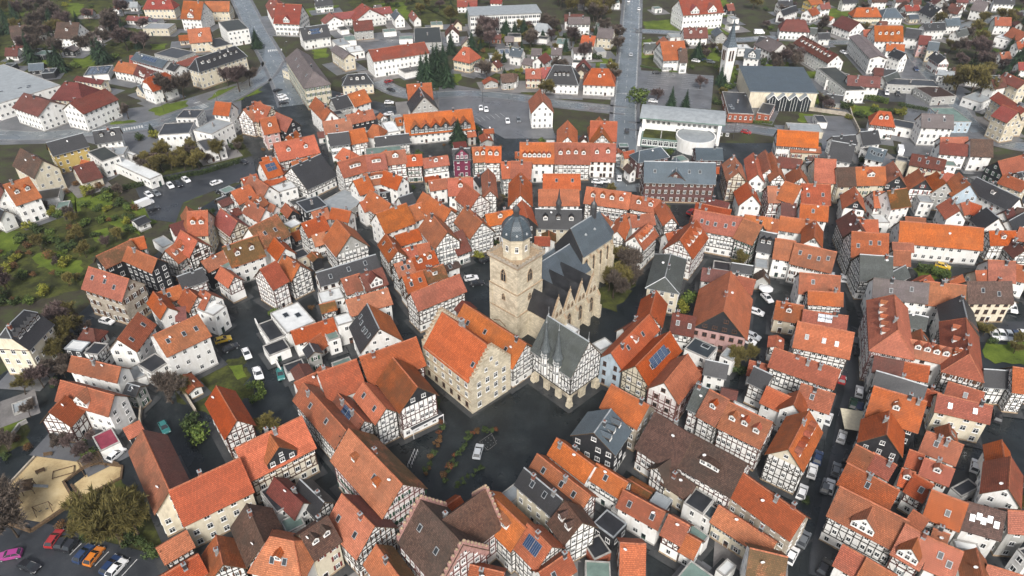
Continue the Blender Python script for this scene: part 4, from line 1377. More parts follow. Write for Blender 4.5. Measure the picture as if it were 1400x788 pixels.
for s, p in [(T00, [(350,20),(430,15),(470,60),(400,95)]), (T00, [(110,70),(160,60),(190,100),(130,125)]), (T00, [(390,290),(500,270),(520,350),(440,370),(390,330)]), (T00, [(150,315),(280,320),(280,350),(170,345)]),
             (T00, [(1110,560),(1180,490),(1290,455),(1400,430),(1400,500),(1240,560),(1120,600)]), (T00, [(800,590),(900,560),(1010,540),(1000,580),(860,630)]), (T00, [(590,660),(720,645),(740,660),(620,690)]), (T00, [(810,240),(900,235),(890,265),(820,270)]),
             (T01, [(-20,470),(80,440),(130,520),(60,580),(-20,600)]), (T01, [(170,600),(260,550),(430,620),(440,680),(330,700),(200,640)]), (T01, [(460,290),(560,250),(600,300),(560,370),(470,330)]), (T01, [(380,170),(440,170),(470,280),(420,380),(370,340)]),
             (T01, [(560,370),(640,380),(740,440),(760,480),(660,450),(580,420)]), (T01, [(700,290),(800,340),(850,410),(820,420),(710,350)]), (T01, [(950,280),(1080,245),(1090,270),(980,310)]), (T01, [(490,460),(580,440),(590,510),(520,520)]),
             (T02, [(-20,640),(90,625),(150,680),(40,790),(-20,800)]), (T02, [(1240,400),(1300,390),(1330,450),(1280,470)]),
             ((350,0,3.94), [(260,50),(440,30),(450,70),(280,90)]), ((350,0,3.94), [(640,20),(800,10),(830,90),(790,120),(740,60)]), ((350,0,3.94), [(300,270),(385,260),(390,310),(310,320)]), ((350,0,3.94), [(1060,400),(1110,400),(1090,470),(1050,470)]),
             ((700,0,3.94), [(710,120),(900,100),(1090,110),(1170,100),(1180,190),(1030,180),(800,170),(720,160)]), ((700,0,3.94), [(1110,0),(1160,0),(1180,90),(1120,90)]), ((700,0,3.94), [(690,220),(750,210),(760,310),(690,315)]), ((700,0,3.94), [(1030,240),(1110,230),(1120,330),(1040,320)]), ((700,0,3.94), [(440,310),(520,320),(530,360),(440,360)]), ((700,0,3.94), [(1180,360),(1220,360),(1200,470),(1170,460)]), ((700,0,3.94), [(95,260),(220,260),(220,310),(95,310)]),
             ((1050,0,3.94), [(190,390),(270,380),(310,510),(240,580),(145,570)]), ((1050,0,3.94), [(420,560),(560,580),(640,590),(560,620),(470,620)]), ((1050,0,3.94), [(160,610),(250,620),(270,665),(165,660)]), ((1050,0,3.94), [(730,50),(830,50),(830,150),(740,150)]), ((1050,0,3.94), [(1200,50),(1290,80),(1379,60),(1379,30),(1260,40)]), ((1050,0,3.94), [(1110,155),(1190,150),(1200,195),(1120,195)]), ((1050,0,3.94), [(0,320),(110,335),(110,365),(0,365)]), ((1050,0,3.94), [(260,50),(430,40),(440,90),(280,100)]), ((1050,0,3.94), [(580,10),(640,10),(640,45),(580,45)]),
             ((1050,400,3.94), [(1160,270),(1400,270),(1400,390),(1180,370)]), ((1050,200,3.94), [(800,620),(990,640),(980,720),(800,720)])]:
    sheet('lawn', p, 'lawn', s)
sheet('playground_sand', [(60,290),(190,150),(235,75),(400,110),(470,160),(455,205),(345,285),(405,390),(170,548),(50,505),(-5,420)], 'sand', T03)
sheet('playground_sand', [(385,300),(540,190),(662,200),(655,262),(440,372)], 'sand', T03)
sheet('car_park', [(868,96),(976,104),(972,150),(868,143)], 'car_park_asphalt')
sheet('car_park', [(600,112),(745,140),(760,190),(690,190),(645,165),(600,150)], 'car_park_asphalt')
sheet('car_park', [(455,50),(560,45),(600,60),(600,75),(500,75)], 'car_park_asphalt')
sheet('car_park', [(185,258),(225,240),(345,215),(350,240),(290,262),(250,278),(240,305),(205,300)], 'lane_setts')
sheet('car_park', [(1115,158),(1165,160),(1178,202),(1125,205)], 'car_park_asphalt')
sheet('car_park', [(1148,115),(1245,110),(1250,140),(1150,138)], 'lane_setts')
sheet('car_park', [(1330,440),(1420,440),(1420,468),(1340,468)], 'lane_setts')
sheet('courtyard', [(188,585),(265,555),(300,620),(270,660),(215,620)], 'wet_cobbles')
sheet('courtyard', [(1165,45),(1260,70),(1330,140),(1345,210),(1230,215),(1240,120)], 'car_park_asphalt')
LAYER[0] += .003
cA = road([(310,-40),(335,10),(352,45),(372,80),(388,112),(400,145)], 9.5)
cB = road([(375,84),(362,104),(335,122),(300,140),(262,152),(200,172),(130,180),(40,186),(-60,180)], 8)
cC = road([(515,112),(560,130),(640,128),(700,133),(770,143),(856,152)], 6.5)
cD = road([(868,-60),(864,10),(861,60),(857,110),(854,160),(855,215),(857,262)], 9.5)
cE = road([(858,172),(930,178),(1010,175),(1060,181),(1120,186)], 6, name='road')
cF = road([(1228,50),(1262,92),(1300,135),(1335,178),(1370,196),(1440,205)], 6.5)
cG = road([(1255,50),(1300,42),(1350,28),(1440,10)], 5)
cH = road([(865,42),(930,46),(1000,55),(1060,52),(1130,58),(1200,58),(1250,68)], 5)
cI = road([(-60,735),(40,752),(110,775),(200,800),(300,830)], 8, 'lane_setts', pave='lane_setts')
for c in (cA, cB, cC, cD): dashes(c, .07, 3, 5)
dashes(cD, .06, 400, 1, 4.4); dashes(cD, .06, 400, 1, -4.4)
def zebra(px, py, qx, qy, n, wd, ln):
    a, b = P(px, py), P(qx, qy); l = hypot(b[0]-a[0], b[1]-a[1]); d = ((b[0]-a[0])/l, (b[1]-a[1])/l); nn = (-d[1], d[0])
    z = LAYER[0]+.006
    mb = MB()
    for i in range(n):
        s = (i+.5)/n*l; c = (a[0]+d[0]*s, a[1]+d[1]*s)
        q = [(c[0]+d[0]*e*wd/2+nn[0]*f*ln/2, c[1]+d[1]*e*wd/2+nn[1]*f*ln/2, z) for e, f in ((-1,-1),(1,-1),(1,1),(-1,1))]
        mb.poly(q)
    struct(link('zebra_crossing', mb.mesh('zebra_crossing', ['road_paint'])))
zebra(366, 70, 386, 68, 8, .55, 3.2); zebra(268, 140, 282, 148, 6, .5, 3); zebra(168, 178, 196, 173, 8, .5, 3); zebra(843, 128, 866, 129, 1, 8, .25)
# bay lines
def bays(ax, ay, bx, by, n, ln, sgn=1):
    a, b = P(ax, ay), P(bx, by); l = hypot(b[0]-a[0], b[1]-a[1]); d = ((b[0]-a[0])/l, (b[1]-a[1])/l); nn = (-d[1]*sgn, d[0]*sgn); z = LAYER[0]+.005
    mb = MB()
    for i in range(n+1):
        c = (a[0]+d[0]*l*i/n, a[1]+d[1]*l*i/n); w_ = .06
        mb.poly([(c[0]-d[0]*w_, c[1]-d[1]*w_, z), (c[0]+d[0]*w_, c[1]+d[1]*w_, z), (c[0]+d[0]*w_+nn[0]*ln, c[1]+d[1]*w_+nn[1]*ln, z), (c[0]-d[0]*w_+nn[0]*ln, c[1]-d[1]*w_+nn[1]*ln, z)])
    struct(link('bay_lines', mb.mesh('bay_lines', ['road_paint'])))
bays(903, 99, 898, 122, 8, 5); bays(903, 99, 898, 122, 8, 5, -1); bays(948, 103, 946, 122, 8, 5); bays(948, 103, 946, 122, 8, 5, -1)
bays(62, 745, 165, 790, 12, 4.5, 1); bays(650, 168, 690, 160, 6, 4.5, 1); bays(300, 232, 335, 222, 5, 4.5, 1)
# ------------------------------------------------------------------ landmarks
def gothic(w_=1, h=1, name='window'):
    b = MB()
    def arch(wd, z0, z1, n=5):
        pts = [(-wd/2, z0), (wd/2, z0)]; zs = z1-wd*.85
        for i in range(n+1):
            t = i/n; pts.append((wd/2*(1-t)**1.0*(1+.35*t), zs+(z1-zs)*(1-(1-t)**1.6)))
        for i in range(n-1, -1, -1):
            t = i/n; pts.append((-wd/2*(1-t)*(1+.35*t), zs+(z1-zs)*(1-(1-t)**1.6)))
        return pts
    o = arch(w_*1.35, -.15, h*1.06); i_ = arch(w_, 0, h)
    n = len(o)
    for k in range(n):
        j = (k+1) % n
        b.poly([(o[k][0], -.12, o[k][1]), (o[j][0], -.12, o[j][1]), (i_[j][0], -.12, i_[j][1]), (i_[k][0], -.12, i_[k][1])], 0)
        b.poly([(o[k][0], -.12, o[k][1]), (o[k][0], 0, o[k][1]), (o[j][0], 0, o[j][1]), (o[j][0], -.12, o[j][1])], 0)
        b.poly([(i_[k][0], -.12, i_[k][1]), (i_[j][0], -.12, i_[j][1]), (i_[j][0], -.02, i_[j][1]), (i_[k][0], -.02, i_[k][1])], 0)
    b.poly([(x, -.02, z) for x, z in i_], 1)
    b.box(-.06, .06, -.09, -.02, 0, h*.85, 0)
    b.box(-w_/2, w_/2, -.07, -.02, h*.62, h*.62+.1, 0, True)
    return b.mesh(name, ['stone_trim', 'window_glass'])
def mkwing(c, ang, L, hw, he, hr, rc, wc, shape='gable', **opt):
    g = Wing(); g.c = c; g.ang = ang; g.L = L; g.hw = hw; g.he = he; g.hr = hr; g.tp = (hr-he)/hw; g.flat = False
    g.shape = shape; g.a = L/2+(hw*HIPX if shape == 'hip' else 0); g.rc, g.wc, g.opt = rc, wc, dict(opt); g.ca, g.sa = cos(ang), sin(ang); g.rad = hypot(g.a, hw)+.5
    g.owner = opt.get('owner', 'landmark'); WINGS.append(g); return g
def gable_walls(g, mats, thick=0, zbase=0):
    mb = MB(); a, b = g.a-.1, g.hw-.15; zt = g.hr-b*g.tp-.15
    for e in (-1, 1):
        p = [(e*a, -b, zbase), (e*a, b, zbase), (e*a, b, zt)]+([(e*a, 0, g.hr-.2)] if g.shape == 'gable' else [])+[(e*a, -b, zt)]
        mb.poly(p if e > 0 else p[::-1])
        q = [(-a, e*b, zbase), (a, e*b, zbase), (a, e*b, zt), (-a, e*b, zt)]
        mb.poly(q if e < 0 else q[::-1])
    return mb.mesh('wall', mats)
def build_church():
    TC = (1.0, 148.2); ang = radians(47.5)
    root = empty('church', (TC[0], TC[1], 0), ang)
    tag(root, 'sandstone gothic church with square tower, blue domed top and steep slate roofs', 'church')
    rng = random.Random(3)
    s = 4.6; ht = 22.7
    # tower
    mb = MB(); mb.box(-s-.12, s+.12, -s-.12, s+.12, 0, 8, 0); mb.box(-s, s, -s, s, 8, ht, 0)
    for z in (7.9, 14.6, ht-.35): mb.box(-s-.26, s+.26, -s-.26, s+.26, z, z+.24, 1, True)
    for ex in (-1, 1):
        for ey in (-1, 1):
            mb.box(ex*s-.42-ex*.22, ex*s+.42-ex*.22, ey*s-.42-ey*.22, ey*s+.42-ey*.22, 0, 14.4, 0)
    tw = link('tower', mb.mesh('tower', [WALL['S'], 'stone_trim']), root)
    gl, gs = gothic(1.5, 3.4), gothic(.9, 1.9)
    for n in range(4):
        a = n*pi/2; nx, ny = -sin(a)*-1, -cos(a)
        nx, ny = (0, -1) if n == 0 else (1, 0) if n == 1 else (0, 1) if n == 2 else (-1, 0)
        rz = atan2(ny, nx)+pi/2
        link('window', gl, tw, (nx*s, ny*s, 17), rz); link('window', gs, tw, (nx*s, ny*s, 11.2), rz)
    dm = MB(); dm.lathe([(1.3, 0), (1.3, 2.6), (.95, 3.5), (.01, 4.1)], 8)
    link('door', gothic(2.4, 4.2, 'portal'), tw, (s+.12, 0, .05), pi/2)
    # gallery: floor, parapet of posts and rail
    mb = MB(); mb.box(-s-.5, s+.5, -s-.5, s+.5, ht, ht+.25, 0, True)
    for x0, x1, y0, y1 in ((-s-.5, s+.5, s+.25, s+.5), (-s-.5, s+.5, -s-.5, -s-.25), (-s-.5, -s-.25, -s-.25, s+.25), (s+.25, s+.5, -s-.25, s+.25)): mb.box(x0, x1, y0, y1, ht+.25, ht+1.15, 1)
    for i in range(9):
        t = -s-.37+i*(2*s+.74)/8
        for q in ((t, s+.37), (t, -s-.37), (s+.37, t), (-s-.37, t)): mb.box(q[0]-.18, q[0]+.18, q[1]-.18, q[1]+.18, ht+1.15, ht+1.35, 0)
    link('gallery', mb.mesh('gallery', ['stone_trim', WALL['Q']]), tw)
    mb = MB(); mb.lathe([(3.5, ht), (3.5, ht+5.6), (3.8, ht+5.7), (3.8, ht+6.1), (3.3, ht+6.1)], 8, 0, ph=pi/8)
    oc = link('octagon', mb.mesh('octagon', [WALL['S']]), tw)
    for n in range(8):
        a = n*pi/4; r = 3.5*cos(pi/8)
        link('window', WIN, tw, (r*cos(a), r*sin(a), ht+3.2), a+pi/2, (.9, 1, 1.6))
    mb = MB(); z = ht+6.0
    mb.lathe([(3.95, z), (3.9, z+.3), (3.75, z+1.3), (3.4, z+2.4), (2.8, z+3.4), (2.0, z+4.2), (1.1, z+4.75), (.75, z+4.95)], 8, 0, ph=pi/8)
    for n in range(8):
        a = n*pi/4+pi/8; pr = [(3.95, z+.3), (3.75, z+1.3), (3.4, z+2.4), (2.8, z+3.4), (2.0, z+4.2), (1.1, z+4.75)]
        for (r0, z0), (r1, z1) in zip(pr, pr[1:]): mb.tube((r0*cos(a), r0*sin(a), z0), (r1*cos(a), r1*sin(a), z1), .09, .09, 4, 1)
    me = mb.mesh('dome', [ROOF['y'], 'metal_dark'])
    uv = me.uv_layers.new(name='UVMap')
    link('dome', me, tw)
    for n in range(8):
        a = n*pi/4; b = MB(); b.lathe([(.35, 0), (.35, .3), (.0, .65)], 6)
        link('dormer', b.mesh('dormer', ['zinc']), tw, (3.4*cos(a), 3.4*sin(a), z+1.0))
    mb = MB(); zz = z+4.85
    mb.lathe([(.7, zz), (.7, zz+1.5), (.95, zz+1.6), (.8, zz+2.1), (.35, zz+2.7), (.08, zz+3.2), (.05, zz+4.2)], 8, 0); mb.lathe([(.05, zz+4.1), (.22, zz+4.25), (.05, zz+4.45), (.03, zz+5.1)], 6, 1)
    link('lantern', mb.mesh('lantern', ['metal_dark', 'zinc']), tw)
    # nave, aisles with cross gables, choir  (x along the axis eastwards, -y to the south)
    def world(x, y): return (TC[0]+x*cos(ang)-y*sin(ang), TC[1]+x*sin(ang)+y*cos(ang))
    def wing(x, y, da, L, hw, he, hr, rc, shape='gable'):
        return mkwing(world(x, y), ang+da, L, hw, he, hr, rc, 'S', shape, owner='church')
    def put(g, x, y, da, nm='wall', thick=.0):
        link(nm, gable_walls(g, [WALL['S']]), root, (x, y, 0), da); link('roof', roof_mesh(g, g.rc, g.rc, g.shape, rng, .2, .05 if g.shape == 'gable' else .2), root, (x, y, 0), da)
    g = wing(14, .3, 0, 19.5, 6.4, 9.0, 15.3, 'y'); put(g, 14, .3, 0)
    g = wing(15, 6.5, 0, 16, 3.8, 6.0, 10.8, 'y'); put(g, 15, 6.5, 0)
    wn_ = gothic(1.5, 4.6); wn2 = gothic(.8, 1.5)
    for i, x in enumerate((1.6, 6.2, 10.8, 15.5)):
        da = -pi/2; cy = -7.4
        g = wing(x, cy, da, 10.6, 2.28, 8.6, 13.6, 'B'); put(g, x, cy, da)
        yf = cy-5.3
        # stone gable with coping rising above the roof
        b = MB()
        prof = [(-2.3, 8.2), (2.3, 8.2), (2.3, 8.9), (0, 14.4), (-2.3, 8.9)]
        b.poly([(p[0], -.18, p[1]) for p in prof]); b.poly([(p[0], .45, p[1]) for p in prof[::-1]])
        for p, q in zip(prof, prof[1:]+prof[:1]): b.poly([(p[0], -.18, p[1]), (p[0], .45, p[1]), (q[0], .45, q[1]), (q[0], -.18, q[1])], 1)
        b.lathe([(.22, 14.3), (.3, 14.8), (.08, 15.1), (.03, 15.9)], 6, 1)
        link('gable', b.mesh('gable', [WALL['S'], 'stone_trim']), root, (x, yf, 0))
        link('window', wn_, root, (x, yf-.0, 2.6)); 
        for e in (-.75, .75): link('window', wn2, root, (x+e, yf-.19, 9.3))
    for x in (-.7, 3.9, 8.5, 13.15, 17.8):
        b = MB(); b.box(-.4, .4, -1.7, 0, 0, 4.2); b.box(-.4, .4, -1.1, 0, 4.2, 7.2); b.poly([(-.4,-1.1,7.2),(.4,-1.1,7.2),(.4,0,8.8),(-.4,0,8.8)], 1); b.poly([(.4,-1.1,7.2),(.4,0,7.2),(.4,0,8.8)]); b.poly([(-.4,-1.1,7.2),(-.4,0,8.8),(-.4,0,7.2)])
        link('buttress', b.mesh('buttress', [WALL['S'], 'stone_trim']), root, (x, -12.7, 0))
    g = wing(28.5, .3, 0, 13, 4.9, 13.2, 20.2, 'y'); put(g, 28.5, .3, 0)
    b = MB(); b.poly([(-.02, -4.7, 13.3), (-.02, 0, 20.05), (-.02, 4.7, 13.3)]); b.poly([(-.02, -4.7, 9.5), (-.02, -4.7, 13.3), (-.02, 4.7, 13.3), (-.02, 4.7, 9.5)])
    link('slate_gable', b.mesh('slate_gable', [WALL['k']]), root, (22.02, .3, 0))
    # polygonal apse end
    b = MB(); pts = [(35, 5.0), (35, -4.4), (37.8, -3.2), (39.3, .3), (37.8, 3.8)]; b.prism(pts, 0, 13.2, 0, 0)
    for p, q in zip(pts, pts[1:]+pts[:1]): b.poly([(p[0]*1.005, p[1], 13.2), (q[0]*1.005, q[1], 13.2), (34.8, .3, 20.1)], 1, [(0, 0), (4, 0), (2, 8)])
    link('apse', b.mesh('apse', [WALL['S'], ROOF['y']]), root)
    tall = gothic(1.25, 7.6)
    for i, x in enumerate((23.6, 26.8, 30.0, 33.2)):
        link('window', tall, root, (x, -4.45, 3.8))
        if i < 4:
            b = MB(); b.box(-.38, .38, -1.4, 0, 0, 8); b.box(-.38, .38, -.85, 0, 8, 11.4); b.poly([(-.38,-.85,11.4),(.38,-.85,11.4),(.38,0,12.8),(-.38,0,12.8)], 1)
            link('buttress', b.mesh('buttress', [WALL['S'], 'stone_trim']), root, (x+1.6, -4.45, 0))
    for x in (26, 30): 
        b = MB(); b.lathe([(.4, 0), (.4, .3), (.0, .7)], 5); link('dormer', b.mesh('dormer', ['zinc']), root, (x, -2, 17.1))
    b = MB(); b.lathe([(.9, 18.6), (.9, 22.6), (1.05, 22.7), (.75, 23.6), (.2, 24.4), (.04, 26)], 6); link('ridge_turret', b.mesh('ridge_turret', ['metal_dark']), root, (32, .3, 0))
build_church()

def arch_wall(mb, L, z1, n, A, t, nrm, th=.7, mi=0):
    """arcade: n round arches in a wall of length L"""
    bw = L/n; r = bw*.30; zs = z1-.75-r
    def pt(s, d, z): return (A[0]+t[0]*s-nrm[0]*d, A[1]+t[1]*s-nrm[1]*d, z)
    for i in range(n):
        s0 = i*bw; c = s0+bw/2
        for d, fl in ((0, 1), (th, -1)):
            qs = [[(s0, 0), (c-r, 0), (c-r, zs), (s0, zs)], [(c+r, 0), (s0+bw, 0), (s0+bw, zs), (c+r, zs)]]
            K = 8
            for k in range(K):
                a0, a1 = pi-k*pi/K, pi-(k+1)*pi/K
                x0, x1 = c+r*cos(a0), c+r*cos(a1)
                e0 = s0 if k == 0 else x0; e1 = s0+bw if k == K-1 else x1
                qs.append([(x0, zs+r*sin(a0)), (x1, zs+r*sin(a1)), (e1, z1), (e0, z1)])
                if k == 0: qs.append([(s0, zs), (x0, zs), (s0, z1)])
                if k == K-1: qs.append([(x1, zs), (s0+bw, zs), (s0+bw, z1)])
            for q in qs: mb.poly([pt(s, d, z) for s, z in q], mi)
        K = 8; prev = [(c-r, 0), (c-r, zs)]+[(c+r*cos(pi-k*pi/K), zs+r*sin(pi-k*pi/K)) for k in range(1, K)]+[(c+r, zs), (c+r, 0)]
        for p, q in zip(prev, prev[1:]): mb.poly([pt(p[0], 0, p[1]), pt(q[0], 0, q[1]), pt(q[0], th, q[1]), pt(p[0], th, p[1])], mi)
def Z2(x, y): return (560+x/3.94, 400+y/3.94)
def build_townhall():
    g = solve(*Z2(748, 125), *Z2(965, 262), *Z2(870, 455), 10, 54)
    g.flat = False; g.shape = 'gable'; g.a = g.L/2; g.rc, g.wc, g.opt = 'G', 'T', {}; g.ca, g.sa = cos(g.ang), sin(g.ang); g.rad = 12; g.owner = 'town hall'; WINGS.append(g)
    root = empty('town_hall', (*g.c, 0), g.ang); rng = random.Random(5)
    tag(root, 'timber framed town hall with twin spired oriel turrets on a sandstone arcade', 'town hall')
    a, b = g.L/2-.15, g.hw-.3; zt = g.hr-b*g.tp-.12; z0 = 3.9
    mb = MB(); ai, bi = a-.35, b-.35
    for A, t, n, L, k in (((-ai, bi), (1, 0), (0, 1), 2*ai, 3), ((-ai, -bi), (1, 0), (0, -1), 2*ai, 3), ((ai, -bi), (0, 1), (1, 0), 2*bi, 2), ((-ai, -bi), (0, 1), (-1, 0), 2*bi, 2)): arch_wall(mb, L, z0, k, A, t, n)
    mb.box(-ai+1.6, ai-1.6, -bi+1.6, bi-1.6, 0, z0-.3, 1)
    link('arcade', mb.mesh('arcade', [WALL['S'], WALL['Q']]), root)
    for sx in (-1, 1):
        for sy in (-1, 1):
            m2 = MB(); m2.box(-.6, .6, -.6, .6, 0, 1.2); m2.box(-.45, .45, -.45, .45, 1.2, 2.4); link('buttress', m2.mesh('buttress', [WALL['S']]), root, (sx*(ai+.1), sy*(bi+.1), 0))
    mb = MB(); mb.box(-a, a, -b, b, z0, zt, 0, True, False)
    for e in (-1, 1):
        p = [(e*a, -b, zt), (e*a, b, zt), (e*a, 0, g.hr-.2)]; mb.poly(p if e > 0 else p[::-1])
    link('wall', mb.mesh('wall', [WALL['T']]), root)
    link('roof', roof_mesh(g, 'G', 'G', 'gable', rng), root)
    tm = MB(); hgt = zt-z0; n2 = 2; sh = hgt/n2
    def face(A, t, n, L, gable):
        for k in range(n2+(3 if gable else 0)):
            za = z0+k*sh; zb = za+sh
            e = max(0, (za-zt)/g.tp); sa, sb = e, L-e
            if sb-sa < 1: break
            beam(tm, A, t, n, sa, za+.1, sb, za+.1, .26); beam(tm, A, t, n, max(0, (za+1-zt)/g.tp), za+1, L-max(0, (za+1-zt)/g.tp), za+1, .15, .05)
            nb = max(3, round((sb-sa)/.95)); bw = (sb-sa)/nb
            for i in range(nb+1):
                s = sa+i*bw; top = min(zb, zt+min(s, L-s)*g.tp-.1) if za >= zt-.1 else zb
                if top-za > .5: beam(tm, A, t, n, min(max(s, .1), L-.1), za, min(max(s, .1), L-.1), top, .17, .055)
                if i < nb and (i in (0, nb-1) or rng.random() < .3) and top-za > 1.5 and za < zt-.1:
                    s1 = sa+(i+1)*bw; beam(tm, A, t, n, (s, s1)[i >= nb/2], za+.1, (s1, s)[i >= nb/2], za+sh*.95, .15, .045)
            rz = atan2(n[1], n[0])+pi/2
            for i in range(1, nb-1, 2):
                c = sa+(i+.5)*bw
                if c > max(0, (za+2.2-zt)/g.tp)+.4 and c < L-max(0, (za+2.2-zt)/g.tp)-.4:
                    link('window', WIN, root, (A[0]+t[0]*c, A[1]+t[1]*c, za+1.65), rz, (.8, 1, 1.15))
    face((-a, b), (1, 0), (0, 1), 2*a, False); face((a, -b), (0, 1), (1, 0), 2*b, True); face((-a, -b), (0, 1), (-1, 0), 2*b, True); face((-a, -b), (1, 0), (0, -1), 2*a, False)
    link('timber_frame', tm.mesh('timber_frame', [TIMB['T']]), root)['kind'] = 'stuff'
    for x in (-1.9, 1.9):                                   # the two oriel turrets at the eaves, street side
        m2 = MB(); y = b+.1
        m2.lathe([(.25, z0+.6), (1.0, z0+1.8), (1.0, zt+.3)], 8, 0, ph=pi/8)
        for k in range(8):
            an = k*pi/4+pi/8; m2.tube((1.02*cos(an), 1.02*sin(an), z0+1.8), (1.02*cos(an), 1.02*sin(an), zt+.3), .09, .09, 4, 2)
        m2.lathe([(1.0, zt+.3), (1.0, zt+2.6)], 8, 1, ph=pi/8)
        m2.lathe([(1.3, zt+2.5), (1.1, zt+2.9), (.78, zt+4.0), (.45, zt+6.6), (.1, zt+10.2)], 8, 1, ph=pi/8)
        m2.lathe([(.07, zt+10.1), (.2, zt+10.4), (.07, zt+10.7), (.05, zt+12.2)], 6, 3)
        t_ = link('oriel_turret', m2.mesh('oriel_turret', [WALL['T'], 'slate_plain', TIMB['T'], 'zinc']), root, (x, y, 0))
        for an in (pi/4, pi/2, 3*pi/4): link('window', WIN, t_, (.94*cos(an), .94*sin(an), zt-1.6), an+pi/2, (.55, 1, 1.1)); link('window', WIN, t_, (.94*cos(an), .94*sin(an), zt+1.2), an+pi/2, (.5, 1, .9))
    for e in (-1, 1):
        m2 = MB(); m2.lathe([(.12, g.hr-.1), (.2, g.hr+.5), (.06, g.hr+.8), (.04, g.hr+2.6)], 6); link('finial', m2.mesh('finial', ['zinc']), root, (e*(a+.1), 0, 0))
build_townhall()
def build_winehouse():
    g = solve(*Z2(170, 100), *Z2(430, 290), *Z2(345, 505), 9.5, 50)
    g.flat = False; g.shape = 'gable'; g.a = g.L/2; g.rc, g.wc, g.opt = 'o', 'S', {}; g.ca, g.sa = cos(g.ang), sin(g.ang); g.rad = 14; g.owner = 'wine house'; WINGS.append(g)
    root = empty('stepped_gable_house', (*g.c, 0), g.ang); rng = random.Random(6)
    tag(root, 'large sandstone house with orange roof and stepped gable on the market square', 'house')
    link('wall', gable_walls(g, [WALL['S']]), root); link('roof', roof_mesh(g, 'o', 'o', 'gable', rng, .3, -.3), root)
    b = g.hw-.1
    for e in (-1, 1):
        mb = MB(); n = 9; x0, x1 = sorted((e*(g.a-.05), e*(g.a+.45)))
        for i in range(n):
            y0, y1 = b*(1-i/n), b*(1-(i+1)/n); zt = g.hr-y1*g.tp+.5
            for s in (-1, 1):
                q = sorted((s*y0, s*y1)); mb.box(x0, x1, q[0], q[1], 0 if i == 0 else .0, zt, 0); mb.box(x0-.08, x1+.08, q[0]-.03, q[1]+.03, zt, zt+.14, 1, True)
        link('stepped_gable', mb.mesh('stepped_gable', [WALL['S'], 'stone_trim']), root)
    ye = g.hw-.15
    for k, z in enumerate((1.8, 4.9, 7.8)):
        for i in range(6):
            x = -g.a+1.5+i*(2*g.a-3)/5
            link('window', WINB if k == 0 else WIN, root, (x, ye, z), pi, (1.0, 1, 1.5))
        for e in (-1, 1):
            for i in range(4):
                y = (i-1.5)*2.5
                if not (k == 0 and i == 2): link('window', WIN, root, (e*(g.a+.45), y, z), e*pi/2, (1.15, 1, 1.6))
    for e in (-1, 1):
        for y, z in ((-1.6, 11), (1.6, 11), (0, 13.4)): link('window', WIN, root, (e*(g.a+.45), y, z), e*pi/2, (.85, 1, 1.1))
    mb = MB()
    for e in (1,):
        for z in (3.2, 6.4, 9.4): mb.box(-g.a, g.a, ye, ye+.12, z, z+.2, 0, True); mb.box(g.a+.45, g.a+.57, -b, b, z, z+.2, 0, True)
    link('string_course', mb.mesh('string_course', ['stone_trim']), root)
    link('door', DOORS[0], root, (g.a+.46, 1.2, .02), pi/2, (1.6, 1, 2.6))
    link('chimney', CHIM[1], root, (1.5, -.4, g.hr-1.0), 0, (1.5, 1.5, 1.2))
    on_slope(SKYL, 'skylight', root, g, (0, 0), 0, -g.a+1.6, g.hw*.6)
build_winehouse()
def build_wedding_house():
    ox, oy, s = 350, 588, 3.94
    z = lambda x, y: (ox+x/s, oy+y/s)
    g = solve(*z(880, 368), *z(1112, 612), *z(750, 580), 9.5, 52); h = House(); h.w = []
    for q in (g,):
        q.flat = False; q.shape = 'gable'; q.a = q.L/2; q.rc, q.wc, q.opt = 'b', 'R', {'c': 0, 's': 2}; q.ca, q.sa = cos(q.ang), sin(q.ang); q.rad = 16; q.owner = h; WINGS.append(q); h.w.append(q)
    root = empty('gabled_hall', (*g.c, 0), g.ang); rng = random.Random(8); h.root = root
    g.style = (1.5, 1.1, WIN, 1, MAT['timber_black'], 1, 1)
    tag(root, 'large white hall with brown tiled cross roof and rose scrolled gables by the square', 'hall')
    build_wing(root, g, g, rng, True)
    # the wing towards the square (away from the surveyed eave)
    c2 = wpt(g, g.L*.02, -g.hw*1.0); g2 = mkwing(c2, g.ang-pi/2, g.hw*1.9, g.hw*.78, g.he, g.hr-.6, 'b', 'R', owner=h); g2.style = g.style
    build_wing(root, g, g2, rng, False)
    for q, es in ((g, (-1, 1)), (g2, (1,))):
        off, rot = rel(g, q)
        for e in es:
            mb = MB(); a = q.a+.02; n = 7
            for i in range(n):
                y0, y1 = q.hw*(1-i/n), q.hw*(1-(i+1)/n); zt = q.hr-(y0+y1)/2*q.tp+.75
                for sd in (-1, 1):
                    yy = sorted((sd*y0, sd*y1)); x0, x1 = sorted((e*(a-.35), e*(a+.12))); mb.box(x0, x1, yy[0], yy[1], q.hr-y0*q.tp-1.2, zt, 0, True)
                    mb.lathe([(.26, zt), (.3, zt+.25), (.0, zt+.5)], 6, 1, e*(a-.1), sd*(y0+y1)/2)
            link('scrolled_gable', mb.mesh('scrolled_gable', [plain('sandstone_rose', (.42, .24, .21), .85, .2, .2, 3) if 'sandstone_rose' not in MAT else MAT['sandstone_rose'], 'stone_trim']), root, (*off, 0), rot)
build_wedding_house()
